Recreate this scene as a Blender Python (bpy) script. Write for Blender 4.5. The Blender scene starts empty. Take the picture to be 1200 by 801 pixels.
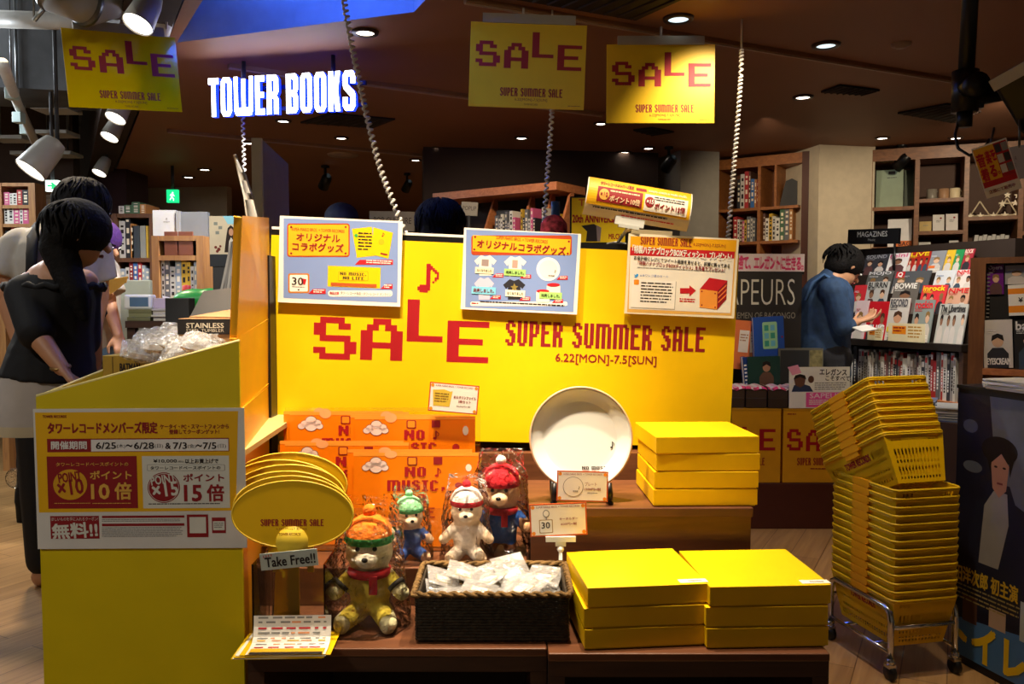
import bpy, bmesh, math, random
from math import sin, cos, pi, radians, sqrt
from mathutils import Vector, Matrix, Euler
from mathutils.geometry import tessellate_polygon
random.seed(7)
SC = bpy.context.scene
COL = SC.collection
V = Vector

# ------------------------------------------------------------------ camera, world, exposure, lights
CAMZ, PITCH, FPX, CX, CY = 1.30, radians(2.9), 980.0, 600.0, 400.5
cd = bpy.data.cameras.new('camera'); cam = bpy.data.objects.new('camera', cd); COL.objects.link(cam)
cam.location = (0, 0, CAMZ); cam.rotation_euler = (pi / 2 - PITCH, 0, 0)
cd.sensor_width = 36.0; cd.lens = FPX / 1200 * 36; cd.clip_end = 100; cd.clip_start = 0.05
SC.camera = cam
vs = SC.view_settings
vs.view_transform = 'Standard'; vs.look = 'None'; vs.gamma = 1; vs.use_curve_mapping = False
vs.exposure = 0.3
w = bpy.data.worlds.new('world'); SC.world = w; w.use_nodes = True
w.node_tree.nodes['Background'].inputs[0].default_value = (1.0, 0.78, 0.58, 1)
w.node_tree.nodes['Background'].inputs[1].default_value = 0.065

def lamp(kind, loc, energy, color=(1, .82, .6), size=.05, to=None, cone=60, blend=.5, name='ceiling_spot_or_fill'):
    d = bpy.data.lights.new(name, kind); o = bpy.data.objects.new(name, d); COL.objects.link(o)
    o.location = loc; d.energy = energy; d.color = color
    if kind == 'SPOT':
        d.spot_size = radians(cone); d.spot_blend = blend; d.shadow_soft_size = size
    elif kind == 'AREA': d.size = size
    else: d.shadow_soft_size = size
    if to is not None: o.rotation_euler = (V(to) - V(loc)).to_track_quat('-Z', 'Y').to_euler()
    return o
WARM = (1, .80, .56); NEUT = (1, .93, .82); COOL = (.85, .93, 1)
# ceiling spots over the sale display
lamp('SPOT', (-.42, 1.43, 2.52), 165, WARM, .03, (-.26, 1.93, 1.12), 48, .6)
lamp('SPOT', (.22, 1.62, 2.55), 150, WARM, .03, (.34, 1.68, .80), 50, .6)
lamp('SPOT', (-.15, 1.45, 2.55), 105, WARM, .03, (-.16, 1.60, .75), 50, .6)
lamp('SPOT', (.85, 1.42, 2.5), 12, WARM, .04, (.50, 1.98, 1.25), 45, .6)
# spots over the shop behind, with unseen fill lamps added among them
lamp('SPOT', (1.75, 3.4, 2.55), 45, WARM, .05, (1.9, 4.8, .6), 80, .8)
lamp('SPOT', (1.55, 2.35, 2.55), 22, WARM, .04, (1.42, 2.9, .8), 45, .8)
lamp('SPOT', (2.2, 4.3, 2.55), 115, NEUT, .05, (2.75, 5.4, 1.0), 75, .8)
lamp('SPOT', (3.2, 5.2, 2.55), 65, WARM, .05, (3.6, 7.0, 1.7), 85, .8)
lamp('SPOT', (1.8, 6.0, 2.55), 42, WARM, .05, (2.4, 7.6, 1.6), 85, .8)
lamp('SPOT', (.1, 4.6, 2.55), 60, WARM, .05, (.0, 6.1, 1.8), 60, .8)
lamp('SPOT', (-2.5, 1.2, 2.9), 60, NEUT, .06, (-1.75, 3.6, 1.2), 46, .7)  # added fill from the front left to brighten the people
lamp('POINT', (-2.9, 3.2, 2.6), 18, COOL, .1)  # added point fill for the bare slab, no fitting here
lamp('SPOT', (-.9, 2.6, 2.55), 60, NEUT, .05, (-1.25, 3.8, 1.25), 50, .8)
lamp('SPOT', (-1.15, 4.0, 2.55), 170, NEUT, .05, (-1.7, 4.9, 1.2), 75, .8)
lamp('SPOT', (-1.7, -.3, 2.5), 50, NEUT, .06, (-.75, 1.45, .95), 34, .7)  # added frontal fill from behind the camera for the bin poster
lamp('SPOT', (.1, 1.9, 2.5), 7, WARM, .05, (.08, 3.75, 2.3), 40, .8)  # added fill on the face of the middle hanging sign
lamp('SPOT', (-.75, 1.75, 2.55), 30, NEUT, .05, (-.72, 1.85, 1.0), 50, .8)
lamp('SPOT', (-2.6, 6.2, 2.9), 190, NEUT, .08, (-2.6, 7.2, 1.0), 110, .8)
lamp('SPOT', (-2.6, 4.3, 3.0), 190, WARM, .08, (-2.0, 3.5, 0), 80, .8)  # added fill to brighten the floor at the left
lamp('SPOT', (-.3, 9.0, 2.55), 80, WARM, .08, (-.5, 10.5, 1.0), 110, .8)
lamp('SPOT', (1.0, 2.6, 2.55), 60, WARM, .05, (1.1, 3.4, 0), 60, .8)
lamp('POINT', (-4.2, 5.4, 2.8), 110, COOL, .1)  # added cool point fill that lifts the bare ceiling

def ray(px, py):
    u, v = (px - CX) / FPX, (CY - py) / FPX
    return V((u, cos(PITCH) + v * sin(PITCH), -sin(PITCH) + v * cos(PITCH)))
EYE = V((0, 0, CAMZ))
def P(px, py, Y):                       # the point of the world seen at a pixel, at distance Y
    d = ray(px, py); return EYE + d * (Y / d.y)
def PZ(px, py, z):                      # the same at height z
    d = ray(px, py); return EYE + d * ((z - CAMZ) / d.z)
def hit(px, py, p, n):
    d = ray(px, py); return EYE + d * ((p - EYE).dot(n) / d.dot(n))

# ------------------------------------------------------------------ materials
def lin(c): return c / 12.92 if c <= .04045 else ((c + .055) / 1.055) ** 2.4
def rgb(h): return tuple(lin(int(h[i:i + 2], 16) / 255) for i in (0, 2, 4))
_M = {}
def mat(h, rough=.6, metal=0, var=.06, scale=14, bump=0, emit=0, trans=0, alpha=1, spec=.4, coat=0):
    key = (h, rough, metal, var, scale, bump, emit, trans, alpha, spec, coat)
    if key in _M: return _M[key]
    m = bpy.data.materials.new('surface_' + h); m.use_nodes = True; nt = m.node_tree; b = nt.nodes['Principled BSDF']
    c = rgb(h)
    b.inputs['Roughness'].default_value = rough; b.inputs['Metallic'].default_value = metal
    b.inputs['Specular IOR Level'].default_value = spec; b.inputs['Coat Weight'].default_value = coat
    b.inputs['Base Color'].default_value = (*c, 1)
    if emit:
        b.inputs['Emission Color'].default_value = (*c, 1); b.inputs['Emission Strength'].default_value = emit
    if trans: b.inputs['Transmission Weight'].default_value = trans
    if alpha < 1: b.inputs['Alpha'].default_value = alpha
    if (var or bump) and not emit:
        tc = nt.nodes.new('ShaderNodeTexCoord'); no = nt.nodes.new('ShaderNodeTexNoise')
        no.inputs['Scale'].default_value = scale; no.inputs['Detail'].default_value = 4
        nt.links.new(tc.outputs['Object'], no.inputs['Vector'])
        if var:
            cr = nt.nodes.new('ShaderNodeValToRGB'); e = cr.color_ramp.elements
            e[0].position, e[1].position = .3, .7
            e[0].color = (*[max(0, x * (1 - var)) for x in c], 1); e[1].color = (*[min(1, x * (1 + var)) for x in c], 1)
            nt.links.new(no.outputs['Fac'], cr.inputs['Fac']); nt.links.new(cr.outputs['Color'], b.inputs['Base Color'])
        if bump:
            bu = nt.nodes.new('ShaderNodeBump'); bu.inputs['Strength'].default_value = bump; bu.inputs['Distance'].default_value = .01
            nt.links.new(no.outputs['Fac'], bu.inputs['Height']); nt.links.new(bu.outputs['Normal'], b.inputs['Normal'])
    _M[key] = m; return m

def wood(name, h1, h2, rough=.45, sc=(2, 30, 30), rz=0, plank=None, coat=0):
    m = bpy.data.materials.new(name); m.use_nodes = True; nt = m.node_tree; b = nt.nodes['Principled BSDF']
    L, N = nt.links.new, nt.nodes.new
    tc = N('ShaderNodeTexCoord'); mp = N('ShaderNodeMapping'); mp.inputs['Scale'].default_value = sc
    m0 = N('ShaderNodeMapping'); m0.inputs['Rotation'].default_value = (0, 0, rz); L(tc.outputs['Object'], m0.inputs['Vector'])
    L(m0.outputs[0], mp.inputs['Vector'])
    no = N('ShaderNodeTexNoise'); no.inputs['Scale'].default_value = 1.6; no.inputs['Detail'].default_value = 6; no.inputs['Distortion'].default_value = .8
    L(mp.outputs[0], no.inputs['Vector'])
    cr = N('ShaderNodeValToRGB'); e = cr.color_ramp.elements; e[0].position, e[1].position = .32, .68
    e[0].color = (*rgb(h1), 1); e[1].color = (*rgb(h2), 1); L(no.outputs['Fac'], cr.inputs['Fac'])
    out = cr.outputs['Color']
    if plank:
        br = N('ShaderNodeTexBrick'); br.inputs['Scale'].default_value = 1
        br.inputs['Brick Width'].default_value = plank[0]; br.inputs['Row Height'].default_value = plank[1]
        br.inputs['Mortar Size'].default_value = .002; br.inputs['Mortar'].default_value = (.35, .3, .25, 1)
        br.inputs['Color1'].default_value = (1, 1, 1, 1); br.inputs['Color2'].default_value = (.80, .77, .74, 1); br.inputs['Bias'].default_value = -.1
        L(m0.outputs[0], br.inputs['Vector'])
        mx = N('ShaderNodeMix'); mx.data_type = 'RGBA'; mx.blend_type = 'MULTIPLY'; mx.inputs['Factor'].default_value = 1
        L(out, mx.inputs[6]); L(br.outputs['Color'], mx.inputs[7]); out = mx.outputs[2]
    L(out, b.inputs['Base Color']); b.inputs['Roughness'].default_value = rough; b.inputs['Coat Weight'].default_value = coat
    return m

def milky_film(name, op=.35, gl=.25):
    """crumpled cloudy plastic: part clear, part white, with a soft shine"""
    m = clear_film(name, (1, 1, 1), .16, 30, .14); nt = m.node_tree; out = nt.nodes['Material Output']; src = out.inputs['Surface'].links[0].from_socket
    d = nt.nodes.new('ShaderNodeBsdfDiffuse'); d.inputs[0].default_value = (.85, .85, .86, 1); mx = nt.nodes.new('ShaderNodeMixShader'); no = nt.nodes.new('ShaderNodeTexNoise'); no.inputs['Scale'].default_value = 45
    mu = nt.nodes.new('ShaderNodeMath'); mu.operation = 'MULTIPLY'; mu.inputs[1].default_value = op * 2; nt.links.new(no.outputs['Fac'], mu.inputs[0])
    nt.links.new(mu.outputs[0], mx.inputs[0]); nt.links.new(src, mx.inputs[1]); nt.links.new(d.outputs[0], mx.inputs[2]); nt.links.new(mx.outputs[0], out.inputs['Surface']); return m

def clear_film(name='clear_plastic', tint=(1, 1, 1), rough=.08, crinkle=0, op=.12, ior=1.5):
    """thin clear plastic: mostly transparent sheet with a glossy skin"""
    m = bpy.data.materials.new(name); m.use_nodes = True; nt = m.node_tree; N, L = nt.nodes.new, nt.links.new
    nt.nodes.remove(nt.nodes['Principled BSDF']); out = nt.nodes['Material Output']
    t = N('ShaderNodeBsdfTransparent'); t.inputs[0].default_value = (*tint, 1)
    g = N('ShaderNodeBsdfGlossy'); g.inputs['Roughness'].default_value = rough
    mx = N('ShaderNodeMixShader'); fr = N('ShaderNodeFresnel'); fr.inputs[0].default_value = ior
    if crinkle:
        tc = N('ShaderNodeTexCoord'); vo = N('ShaderNodeTexNoise'); vo.inputs['Scale'].default_value = crinkle; vo.inputs['Detail'].default_value = 3; vo.inputs['Distortion'].default_value = 1.2
        bu = N('ShaderNodeBump'); bu.inputs['Strength'].default_value = 1; bu.inputs['Distance'].default_value = .02
        L(tc.outputs['Object'], vo.inputs['Vector']); L(vo.outputs['Fac'], bu.inputs['Height'])
        L(bu.outputs[0], g.inputs['Normal']); L(bu.outputs[0], fr.inputs['Normal'])
    ad = N('ShaderNodeMath'); ad.operation = 'ADD'; ad.inputs[1].default_value = op; ad.use_clamp = True
    L(fr.outputs[0], ad.inputs[0]); L(ad.outputs[0], mx.inputs[0]); L(t.outputs[0], mx.inputs[1]); L(g.outputs[0], mx.inputs[2])
    L(mx.outputs[0], out.inputs['Surface']); return m

YEL = mat('f0c600', .45, var=.03); YEL2 = mat('e8b800', .4, var=.04); RED = mat('a20c18', .55, var=.03); REDD = mat('8e1218', .6, var=.03)
WHT = mat('efece4', .6, var=.02); WHTG = mat('e9e6df', .3, var=.02); BLK = mat('121110', .5, var=.1); BLU = mat('7f98d0', .5, var=.02)
ORG = mat('f0901c', .5, var=.03); INK = mat('241a16', .6, var=0); GRY = mat('8d8c88', .6); DGR = mat('3a3a3c', .6)
PINK = mat('ef5aa8', .6, var=.03); GRN = mat('2aa648', .6); CREAM = mat('e8dcc0', .6, var=.03)
CHROME = mat('c8c8c6', .18, 1, var=.02); STEELG = mat('777a7c', .35, .9); BLKP = mat('0d0d0f', .4, var=0)
BROWN = wood('brown_veneer', '54301c', '6d4227', .42, (3, 26, 26)); DBROWN = wood('dark_veneer', '2e1a10', '3f2617', .5, (3, 26, 26))
OAK = wood('oak_veneer', '9a6a3c', 'b8854f', .5, (3, 30, 30)); COPPER = wood('warm_wood', 'a8643a', 'c47c4c', .45, (3, 30, 30))
FILM = clear_film(); ACRYL = clear_film('clear_acrylic', (.97, .98, .97), .03, 0, .03); CRINK = clear_film('crinkled_film', (1, 1, 1), .09, 34, .02, 1.3)

# ------------------------------------------------------------------ mesh builder
FR = {}
def top(o):
    while o.parent is not None: o = o.parent
    return o
def tag(o, label=None, cat=None, group=None, kind=None):
    if label: o['label'] = label
    if cat: o['category'] = cat
    if group: o['group'] = group
    if kind: o['kind'] = kind
    return o
def thing(name, label, cat, loc=(0, 0, 0), group=None, rz=0):
    o = bpy.data.objects.new(name, None); COL.objects.link(o)
    o.location = loc; o.rotation_euler = (0, 0, rz); o.empty_display_size = .1
    FR[o] = Matrix.Translation(V(loc)) @ Matrix.Rotation(rz, 4, 'Z')
    return tag(o, label, cat, group)
def dup(root, M, label=None, group=None):
    r = root.copy(); COL.objects.link(r); r.matrix_world = M; FR[r] = M.copy()
    def rec(a, b):
        for ch in list(a.children):
            c = ch.copy(); COL.objects.link(c); c.parent = b; rec(ch, c)
    rec(root, r)
    if label: r['label'] = label
    if group: r['group'] = group
    return r
def frame(ex, ey, ez, o=(0, 0, 0)):
    return Matrix(((ex[0], ey[0], ez[0], o[0]), (ex[1], ey[1], ez[1], o[1]), (ex[2], ey[2], ez[2], o[2]), (0, 0, 0, 1)))
def rotz(a): return Matrix.Rotation(a, 3, 'Z')

class MB:
    def __init__(s): s.v, s.f, s.mi, s.sm, s.mats = [], [], [], [], []
    def m(s, mt):
        if mt not in s.mats: s.mats.append(mt)
        return s.mats.index(mt)
    def add(s, vs_, fs, mt, smooth=False):
        b = len(s.v); k = s.m(mt); s.v += [V(x) for x in vs_]
        for f in fs: s.f.append([b + i for i in f]); s.mi.append(k); s.sm.append(smooth)
        return s
    def box(s, c, size, mt, R=None):
        c = V(c); x, y, z = [q / 2 for q in size]; R = R or Matrix.Identity(3)
        p = [c + R @ V((a * x, b * y, d * z)) for d in (-1, 1) for a, b in ((-1, -1), (1, -1), (1, 1), (-1, 1))]
        return s.hexa(p[:4], p[4:], mt)
    def bx(s, x0, x1, y0, y1, z0, z1, mt): return s.box(((x0 + x1) / 2, (y0 + y1) / 2, (z0 + z1) / 2), (x1 - x0, y1 - y0, z1 - z0), mt)
    def hexa(s, lo, hi, mt):
        return s.add(list(lo) + list(hi), [(3, 2, 1, 0), (4, 5, 6, 7), (0, 1, 5, 4), (1, 2, 6, 5), (2, 3, 7, 6), (3, 0, 4, 7)], mt)
    def quad(s, a, b, c, d, mt): return s.add([a, b, c, d], [(0, 1, 2, 3)], mt)
    def prism(s, pts, vec, mt):
        n = len(pts); vec = V(vec); pts = [V(p) for p in pts]
        tris = [tuple(t) for t in tessellate_polygon([pts])]
        fs = tris + [tuple(n + i for i in reversed(t)) for t in tris]
        fs += [(i, (i + 1) % n, n + (i + 1) % n, n + i) for i in range(n)]
        return s.add(pts + [p + vec for p in pts], fs, mt)
    def tube(s, pts, r, mt, n=8, cap=True, flat=1.0):
        pts = [V(p) for p in pts]; k = len(pts); rs = r if isinstance(r, (list, tuple)) else [r] * k
        vs_, fs = [], []; prev = None
        for i, p in enumerate(pts):
            t = (pts[min(i + 1, k - 1)] - pts[max(i - 1, 0)]).normalized()
            if prev is None:
                a = t.cross(V((0, 0, 1)));
                if a.length < .05: a = t.cross(V((1, 0, 0)))
            else: a = prev - t * prev.dot(t)
            a.normalize(); prev = a; b = t.cross(a)
            for j in range(n):
                q = 2 * pi * j / n; vs_.append(p + a * cos(q) * rs[i] + b * sin(q) * rs[i] * flat)
        for i in range(k - 1):
            for j in range(n):
                fs.append((i * n + j, i * n + (j + 1) % n, (i + 1) * n + (j + 1) % n, (i + 1) * n + j))
        if cap: fs += [tuple(range(n - 1, -1, -1)), tuple((k - 1) * n + j for j in range(n))]
        return s.add(vs_, fs, mt, True)
    def lathe(s, prof, c, mt, n=24, R=None, smooth=True, cap=False):
        c = V(c); R = R or Matrix.Identity(3); k = len(prof); vs_, fs = [], []
        for r, z in prof:
            for j in range(n): vs_.append(c + R @ V((r * cos(2 * pi * j / n), r * sin(2 * pi * j / n), z)))
        for i in range(k - 1):
            for j in range(n): fs.append((i * n + j, i * n + (j + 1) % n, (i + 1) * n + (j + 1) % n, (i + 1) * n + j))
        if cap and prof[0][0] > 1e-6: fs.append(tuple(range(n - 1, -1, -1)))
        if cap and prof[-1][0] > 1e-6: fs.append(tuple((k - 1) * n + j for j in range(n)))
        return s.add(vs_, fs, mt, smooth)
    def ell(s, c, r, mt, R=None, n=16, k=10):
        if not isinstance(r, (tuple, list)): r = (r, r, r)
        c = V(c); R = R or Matrix.Identity(3); vs_ = [c + R @ V((0, 0, r[2]))]; fs = []
        for i in range(1, k):
            a = pi * i / k
            for j in range(n):
                q = 2 * pi * j / n; vs_.append(c + R @ V((r[0] * sin(a) * cos(q), r[1] * sin(a) * sin(q), r[2] * cos(a))))
        vs_.append(c - R @ V((0, 0, r[2]))); e = len(vs_) - 1
        for j in range(n):
            fs.append((0, 1 + j, 1 + (j + 1) % n)); b = 1 + (k - 2) * n; fs.append((e, b + (j + 1) % n, b + j))
            for i in range(k - 2):
                a = 1 + i * n; fs.append((a + j, a + n + j, a + n + (j + 1) % n, a + (j + 1) % n))
        return s.add(vs_, fs, mt, True)
    def cap(s, a, b, ra, rb, mt, n=12):      # tapered limb with round ends
        a, b = V(a), V(b); s.ell(a, ra, mt, n=n, k=8); s.ell(b, rb, mt, n=n, k=8)
        if (b - a).length > 1e-5: s.tube([a, b], [ra, rb], mt, n=n)
        return s
    def mesh(s, vs_, fs, mt, smooth=True): return s.add(vs_, fs, mt, smooth)
    def out(s, name, parent=None, origin=None, bevel=0, label=None, cat=None, group=None, kind=None, rz=0):
        me = bpy.data.meshes.new(name)
        if parent is not None: M = FR[top(parent)]
        else:
            if origin is None:
                lo = [min(v[i] for v in s.v) for i in range(3)]; hi = [max(v[i] for v in s.v) for i in range(3)]
                origin = ((lo[0] + hi[0]) / 2, (lo[1] + hi[1]) / 2, lo[2])
            M = Matrix.Translation(V(origin)) @ Matrix.Rotation(rz, 4, 'Z')
        Mi = M.inverted()
        me.from_pydata([Mi @ v for v in s.v], [], s.f)
        for q in s.mats: me.materials.append(q)
        me.polygons.foreach_set('material_index', s.mi); me.polygons.foreach_set('use_smooth', s.sm)
        me.update()
        o = bpy.data.objects.new(name, me); COL.objects.link(o)
        if parent is not None: o.parent = parent
        else: o.matrix_world = M; FR[o] = M
        if bevel:
            b = o.modifiers.new('soft_edges', 'BEVEL'); b.width = bevel; b.segments = 2; b.limit_method = 'ANGLE'; b.angle_limit = radians(40)
        return tag(o, label, cat, group, kind)

def fused(fn, voxel=.008, smooth=4, mt=None, pick=None):
    """one continuous surface round the overlapping volumes that fn puts into a builder"""
    mb = MB(); fn(mb); me = bpy.data.meshes.new('tmp')
    me.from_pydata(mb.v, [], mb.f); o = bpy.data.objects.new('tmp', me); COL.objects.link(o)
    r = o.modifiers.new('r', 'REMESH'); r.mode = 'VOXEL'; r.voxel_size = voxel
    if smooth:
        q = o.modifiers.new('s', 'SMOOTH'); q.iterations = smooth; q.factor = .5
    bpy.context.view_layer.update()
    dg = bpy.context.evaluated_depsgraph_get(); e = bpy.data.meshes.new_from_object(o.evaluated_get(dg))
    vs_ = [v.co.copy() for v in e.vertices]; fs = [tuple(p.vertices) for p in e.polygons]
    bpy.data.objects.remove(o); bpy.data.meshes.remove(e); bpy.data.meshes.remove(me)
    res = MB()
    if pick is None: res.add(vs_, fs, mt, True)
    else:
        res.v = vs_
        for f in fs:
            c = sum((vs_[i] for i in f), V((0, 0, 0))) / len(f)
            res.f.append(list(f)); res.mi.append(res.m(pick(c))); res.sm.append(True)
    return res

# ------------------------------------------------------------------ lettering and flat prints
_T = {}
def glyphs(body, bold=0, res=2):
    key = (body, bold, res)
    if key not in _T:
        c = bpy.data.curves.new('t', 'FONT'); c.body = body; c.resolution_u = res; c.offset = bold
        o = bpy.data.objects.new('t', c); COL.objects.link(o); bpy.context.view_layer.update()
        me = bpy.data.meshes.new_from_object(o.evaluated_get(bpy.context.evaluated_depsgraph_get()))
        vs_ = [(v.co.x, v.co.y) for v in me.vertices]; fs = [tuple(p.vertices) for p in me.polygons]
        bpy.data.objects.remove(o); bpy.data.curves.remove(c); bpy.data.meshes.remove(me)
        xs = [v[0] for v in vs_]; ys = [v[1] for v in vs_]
        x0, x1, y0, y1 = min(xs), max(xs), min(ys), max(ys)
        _T[key] = ([((x - x0) / max(x1 - x0, 1e-6), (y1 - y) / max(y1 - y0, 1e-6)) for x, y in vs_], fs)
    return _T[key]

BIG = {'S': '.XXXX.. XX..XX. XX..... .XXXXX. .....XX XX...XX .XXXXX.', 'A': '..XXX.. .XX.XX. XX...XX XX...XX XXXXXXX XX...XX XX...XX',
       'L': 'XX.... XX.... XX.... XX.... XX.... XX.... XXXXXX', 'E': 'XXXXXXX XX..... XX..... XXXXXX. XX..... XX..... XXXXXXX'}
NOTE = '....XX.... ....XXX... ....XXXX.. ....XX.XX. ....XX..XX ....XX...X ....XX...X ....XX..XX ....XX..X. ....XX.X.. ....XX.... .XXXXX.... XXXXXX.... XXXXXX.... .XXXX.....'
PXF = {'S': '.XXX. XX.XX XX... .XXX. ..XXX ...XX XX.XX .XXX.', 'U': 'XX.XX XX.XX XX.XX XX.XX XX.XX XX.XX XX.XX .XXX.',
       'P': 'XXXX. XX.XX XX.XX XX.XX XXXX. XX... XX... XX...', 'E': 'XXXXX XX... XX... XXXX. XX... XX... XX... XXXXX',
       'R': 'XXXX. XX.XX XX.XX XXXX. XXXX. XX.XX XX.XX XX.XX', 'M': 'XXXXXXX. XX.XX.XX XX.XX.XX XX.XX.XX XX.XX.XX XX.XX.XX XX.XX.XX XX.XX.XX',
       'A': '.XXX. XX.XX XX.XX XX.XX XXXXX XX.XX XX.XX XX.XX', 'L': 'XX... XX... XX... XX... XX... XX... XX... XXXXX',
       'N': 'XX..XX XXX.XX XXX.XX XXXXXX XX.XXX XX.XXX XX..XX XX..XX', 'O': '.XXX. XX.XX XX.XX XX.XX XX.XX XX.XX XX.XX .XXX.',
       'I': 'XXXX .XX. .XX. .XX. .XX. .XX. .XX. XXXX', 'C': '.XXX. XX.XX XX... XX... XX... XX... XX.XX .XXX.', 'F': 'XXXXX XX... XX... XXXX. XX... XX... XX... XX...',
       ' ': '... ... ... ... ... ... ... ...', ',': '... ... ... ... ... .XX .XX .X.'}
def pxword(s):
    rows = [''] * 8
    for ch in s:
        g = PXF[ch].split()
        for i in range(8): rows[i] += g[i] + '.'
    return ' '.join(r[:-1] for r in rows)

class Sheet:
    """a flat printed board: tl, tr, bl are its corners in the world"""
    def __init__(s, tl, tr, bl, eps=.0002):
        s.o = V(tl); s.ex = (V(tr) - s.o); s.W = s.ex.length; s.ex.normalize()
        ey = V(bl) - s.o; ey -= s.ex * ey.dot(s.ex); s.H = ey.length; s.ey = ey.normalized(); s.n = s.ey.cross(s.ex); s.eps = eps if eps < .0007 else eps * .4
        s.k = lambda x, y: (x, y)
    def view(s, x0, y0, x1, y1, w_, h_):
        s.k = lambda x, y: (x0 + x * (x1 - x0) / w_, y0 + y * (y1 - y0) / h_); return s
    def own(s): s.k = None; return s            # coordinates as shares of the sheet's own width and height
    def uv(s, x, y):
        if s.k is None: return x * s.W, y * s.H
        p = hit(*s.k(x, y), s.o, s.n) - s.o; return p.dot(s.ex), p.dot(s.ey)
    def pt(s, u, v, l=0): return s.o + s.ex * u + s.ey * v + s.n * (l * s.eps)
    def bounds(s, x0, y0, x1, y1):
        q = [s.uv(x0, (y0 + y1) / 2), s.uv(x1, (y0 + y1) / 2), s.uv((x0 + x1) / 2, y0), s.uv((x0 + x1) / 2, y1)]
        return q[0][0], q[2][1], q[1][0], q[3][1]
    def slab(s, mb, t, mt):
        a = [s.pt(0, 0), s.pt(s.W, 0), s.pt(s.W, s.H), s.pt(0, s.H)]
        return mb.hexa([p - s.n * t for p in a], a, mt)
    def rect(s, mb, x0, y0, x1, y1, mt, l=1):
        a, b, c, d = s.bounds(x0, y0, x1, y1)
        return mb.quad(s.pt(a, d, l), s.pt(c, d, l), s.pt(c, b, l), s.pt(a, b, l), mt)
    def poly(s, mb, pts, mt, l=1):
        q = [s.pt(*s.uv(*p), l) for p in pts]; return mb.add(q, [tuple(t) for t in tessellate_polygon([q])], mt)
    def disc(s, mb, x, y, r, mt, l=1, n=28, ry=None):
        return s.poly(mb, [(x + r * cos(2 * pi * i / n), y + (ry or r) * sin(2 * pi * i / n)) for i in range(n)], mt, l)
    def rr(s, mb, x0, y0, x1, y1, r, mt, l=1):
        pts = []
        for cx, cy, a0 in ((x1 - r, y1 - r, 0), (x0 + r, y1 - r, 90), (x0 + r, y0 + r, 180), (x1 - r, y0 + r, 270)):
            for i in range(5): a = radians(a0 + i * 22.5); pts.append((cx + r * cos(a), cy + r * sin(a)))
        return s.poly(mb, pts, mt, l)
    def text(s, mb, body, x0, y0, x1, y1, mt, l=2, bold=.02, res=2, rot=0):
        g, fs = glyphs(body, min(bold, 0), res); a, b, c, d = s.bounds(x0, y0, x1, y1); k = max(bold, 0) * (d - b) * .8
        a += k; c -= k; mx, my = (a + c) / 2, (b + d) / 2          # a bold face: the glyph laid down at the corners of a tiny square
        for du, dv in (((-k, -k), (k, -k), (k, k), (-k, k)) if bold >= .015 else ((0, 0),)):
            vs_ = []; l += .35
            for x, y in g:
                u, v = a + x * (c - a) - mx + du, b + y * (d - b) - my + dv
                vs_.append(s.pt(mx + u * cos(rot) - v * sin(rot), my + u * sin(rot) + v * cos(rot), l))
            mb.add(vs_, fs, mt)
        return mb
    def bits(s, mb, rows, x0, y0, x1, y1, mt, l=2):
        rows = rows.split() if isinstance(rows, str) else rows; a, b, c, d = s.bounds(x0, y0, x1, y1)
        nx, ny = max(len(r) for r in rows), len(rows)
        for j, r in enumerate(rows):
            i = 0
            while i < len(r):
                if r[i] == 'X':
                    e = i
                    while e < len(r) and r[e] == 'X': e += 1
                    u0, u1, v0, v1 = a + (c - a) * i / nx, a + (c - a) * e / nx, b + (d - b) * j / ny, b + (d - b) * (j + 1) / ny
                    mb.quad(s.pt(u0, v1, l), s.pt(u1, v1, l), s.pt(u1, v0, l), s.pt(u0, v0, l), mt); i = e
                else: i += 1
        return mb
    def dashes(s, mb, x0, y0, x1, y1, n, mt, l=2, fill=.45, seed=1):
        """small print too fine to read"""
        R = random.Random(seed); a, b, c, d = s.bounds(x0, y0, x1, y1); h = (d - b) / n
        for j in range(n):
            u = a; e = c - (c - a) * (R.random() * .35 if j == n - 1 and n > 1 else R.random() * .06)
            while u < e:
                w_ = h * R.uniform(.5, 2.2); u1 = min(e, u + w_); v = b + j * h
                mb.quad(s.pt(u, v + h * fill, l), s.pt(u1, v + h * fill, l), s.pt(u1, v, l), s.pt(u, v, l), mt); u = u1 + h * R.uniform(.15, .35)
        return mb
    def sale(s, mb, bx, mt, l=2):
        for ch, (x0, y0, x1, y1) in zip('SALE', bx): s.bits(mb, BIG[ch], x0, y0, x1, y1, mt, l)
        return mb
def lerp(a, b, t): return a + (b - a) * t
ORD = 'first second third fourth fifth sixth seventh eighth ninth tenth eleventh twelfth thirteenth fourteenth fifteenth sixteenth seventeenth eighteenth nineteenth twentieth'.split()
TENS = {2: 'twenty', 3: 'thirty', 4: 'forty', 5: 'fifty', 6: 'sixty', 7: 'seventy', 8: 'eighty'}
def nth(i):
    if i < 20: return ORD[i]
    t, u = divmod(i + 1, 10)
    return (TENS[t][:-1] + 'ieth') if u == 0 else TENS[t] + '-' + ORD[u - 1]
CN = {'8a2a2a': 'red', 'b03030': 'red', 'c8c4ba': 'white', 'e0dcd0': 'white', '6a6a6c': 'grey', '2c2c30': 'black', '3d4a6a': 'navy', '4a6a4a': 'green',
      'c8a030': 'yellow', 'b07840': 'tan', '9aa6b0': 'pale grey', '5a3a2a': 'brown', 'd0608a': 'pink', '3a6aa8': 'blue'}
HUES = list(CN)

# ================================================================== the setting
ZC = 2.60
def struct(mb, name, **k): return mb.out(name, kind='structure', **k)
FLOORM = wood('floor_planks', 'a9814f', 'c49a64', .38, (1.5, 22, 22), radians(-62), (1.25, .145), .15)
CEILM = mat('93654a', .6, var=.05, scale=1.2); CEILT = mat('96704e', .5)
struct(MB().bx(-9, 8, -1.5, 16, -.06, 0, FLOORM), 'floor', origin=(0, 0, 0))
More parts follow.
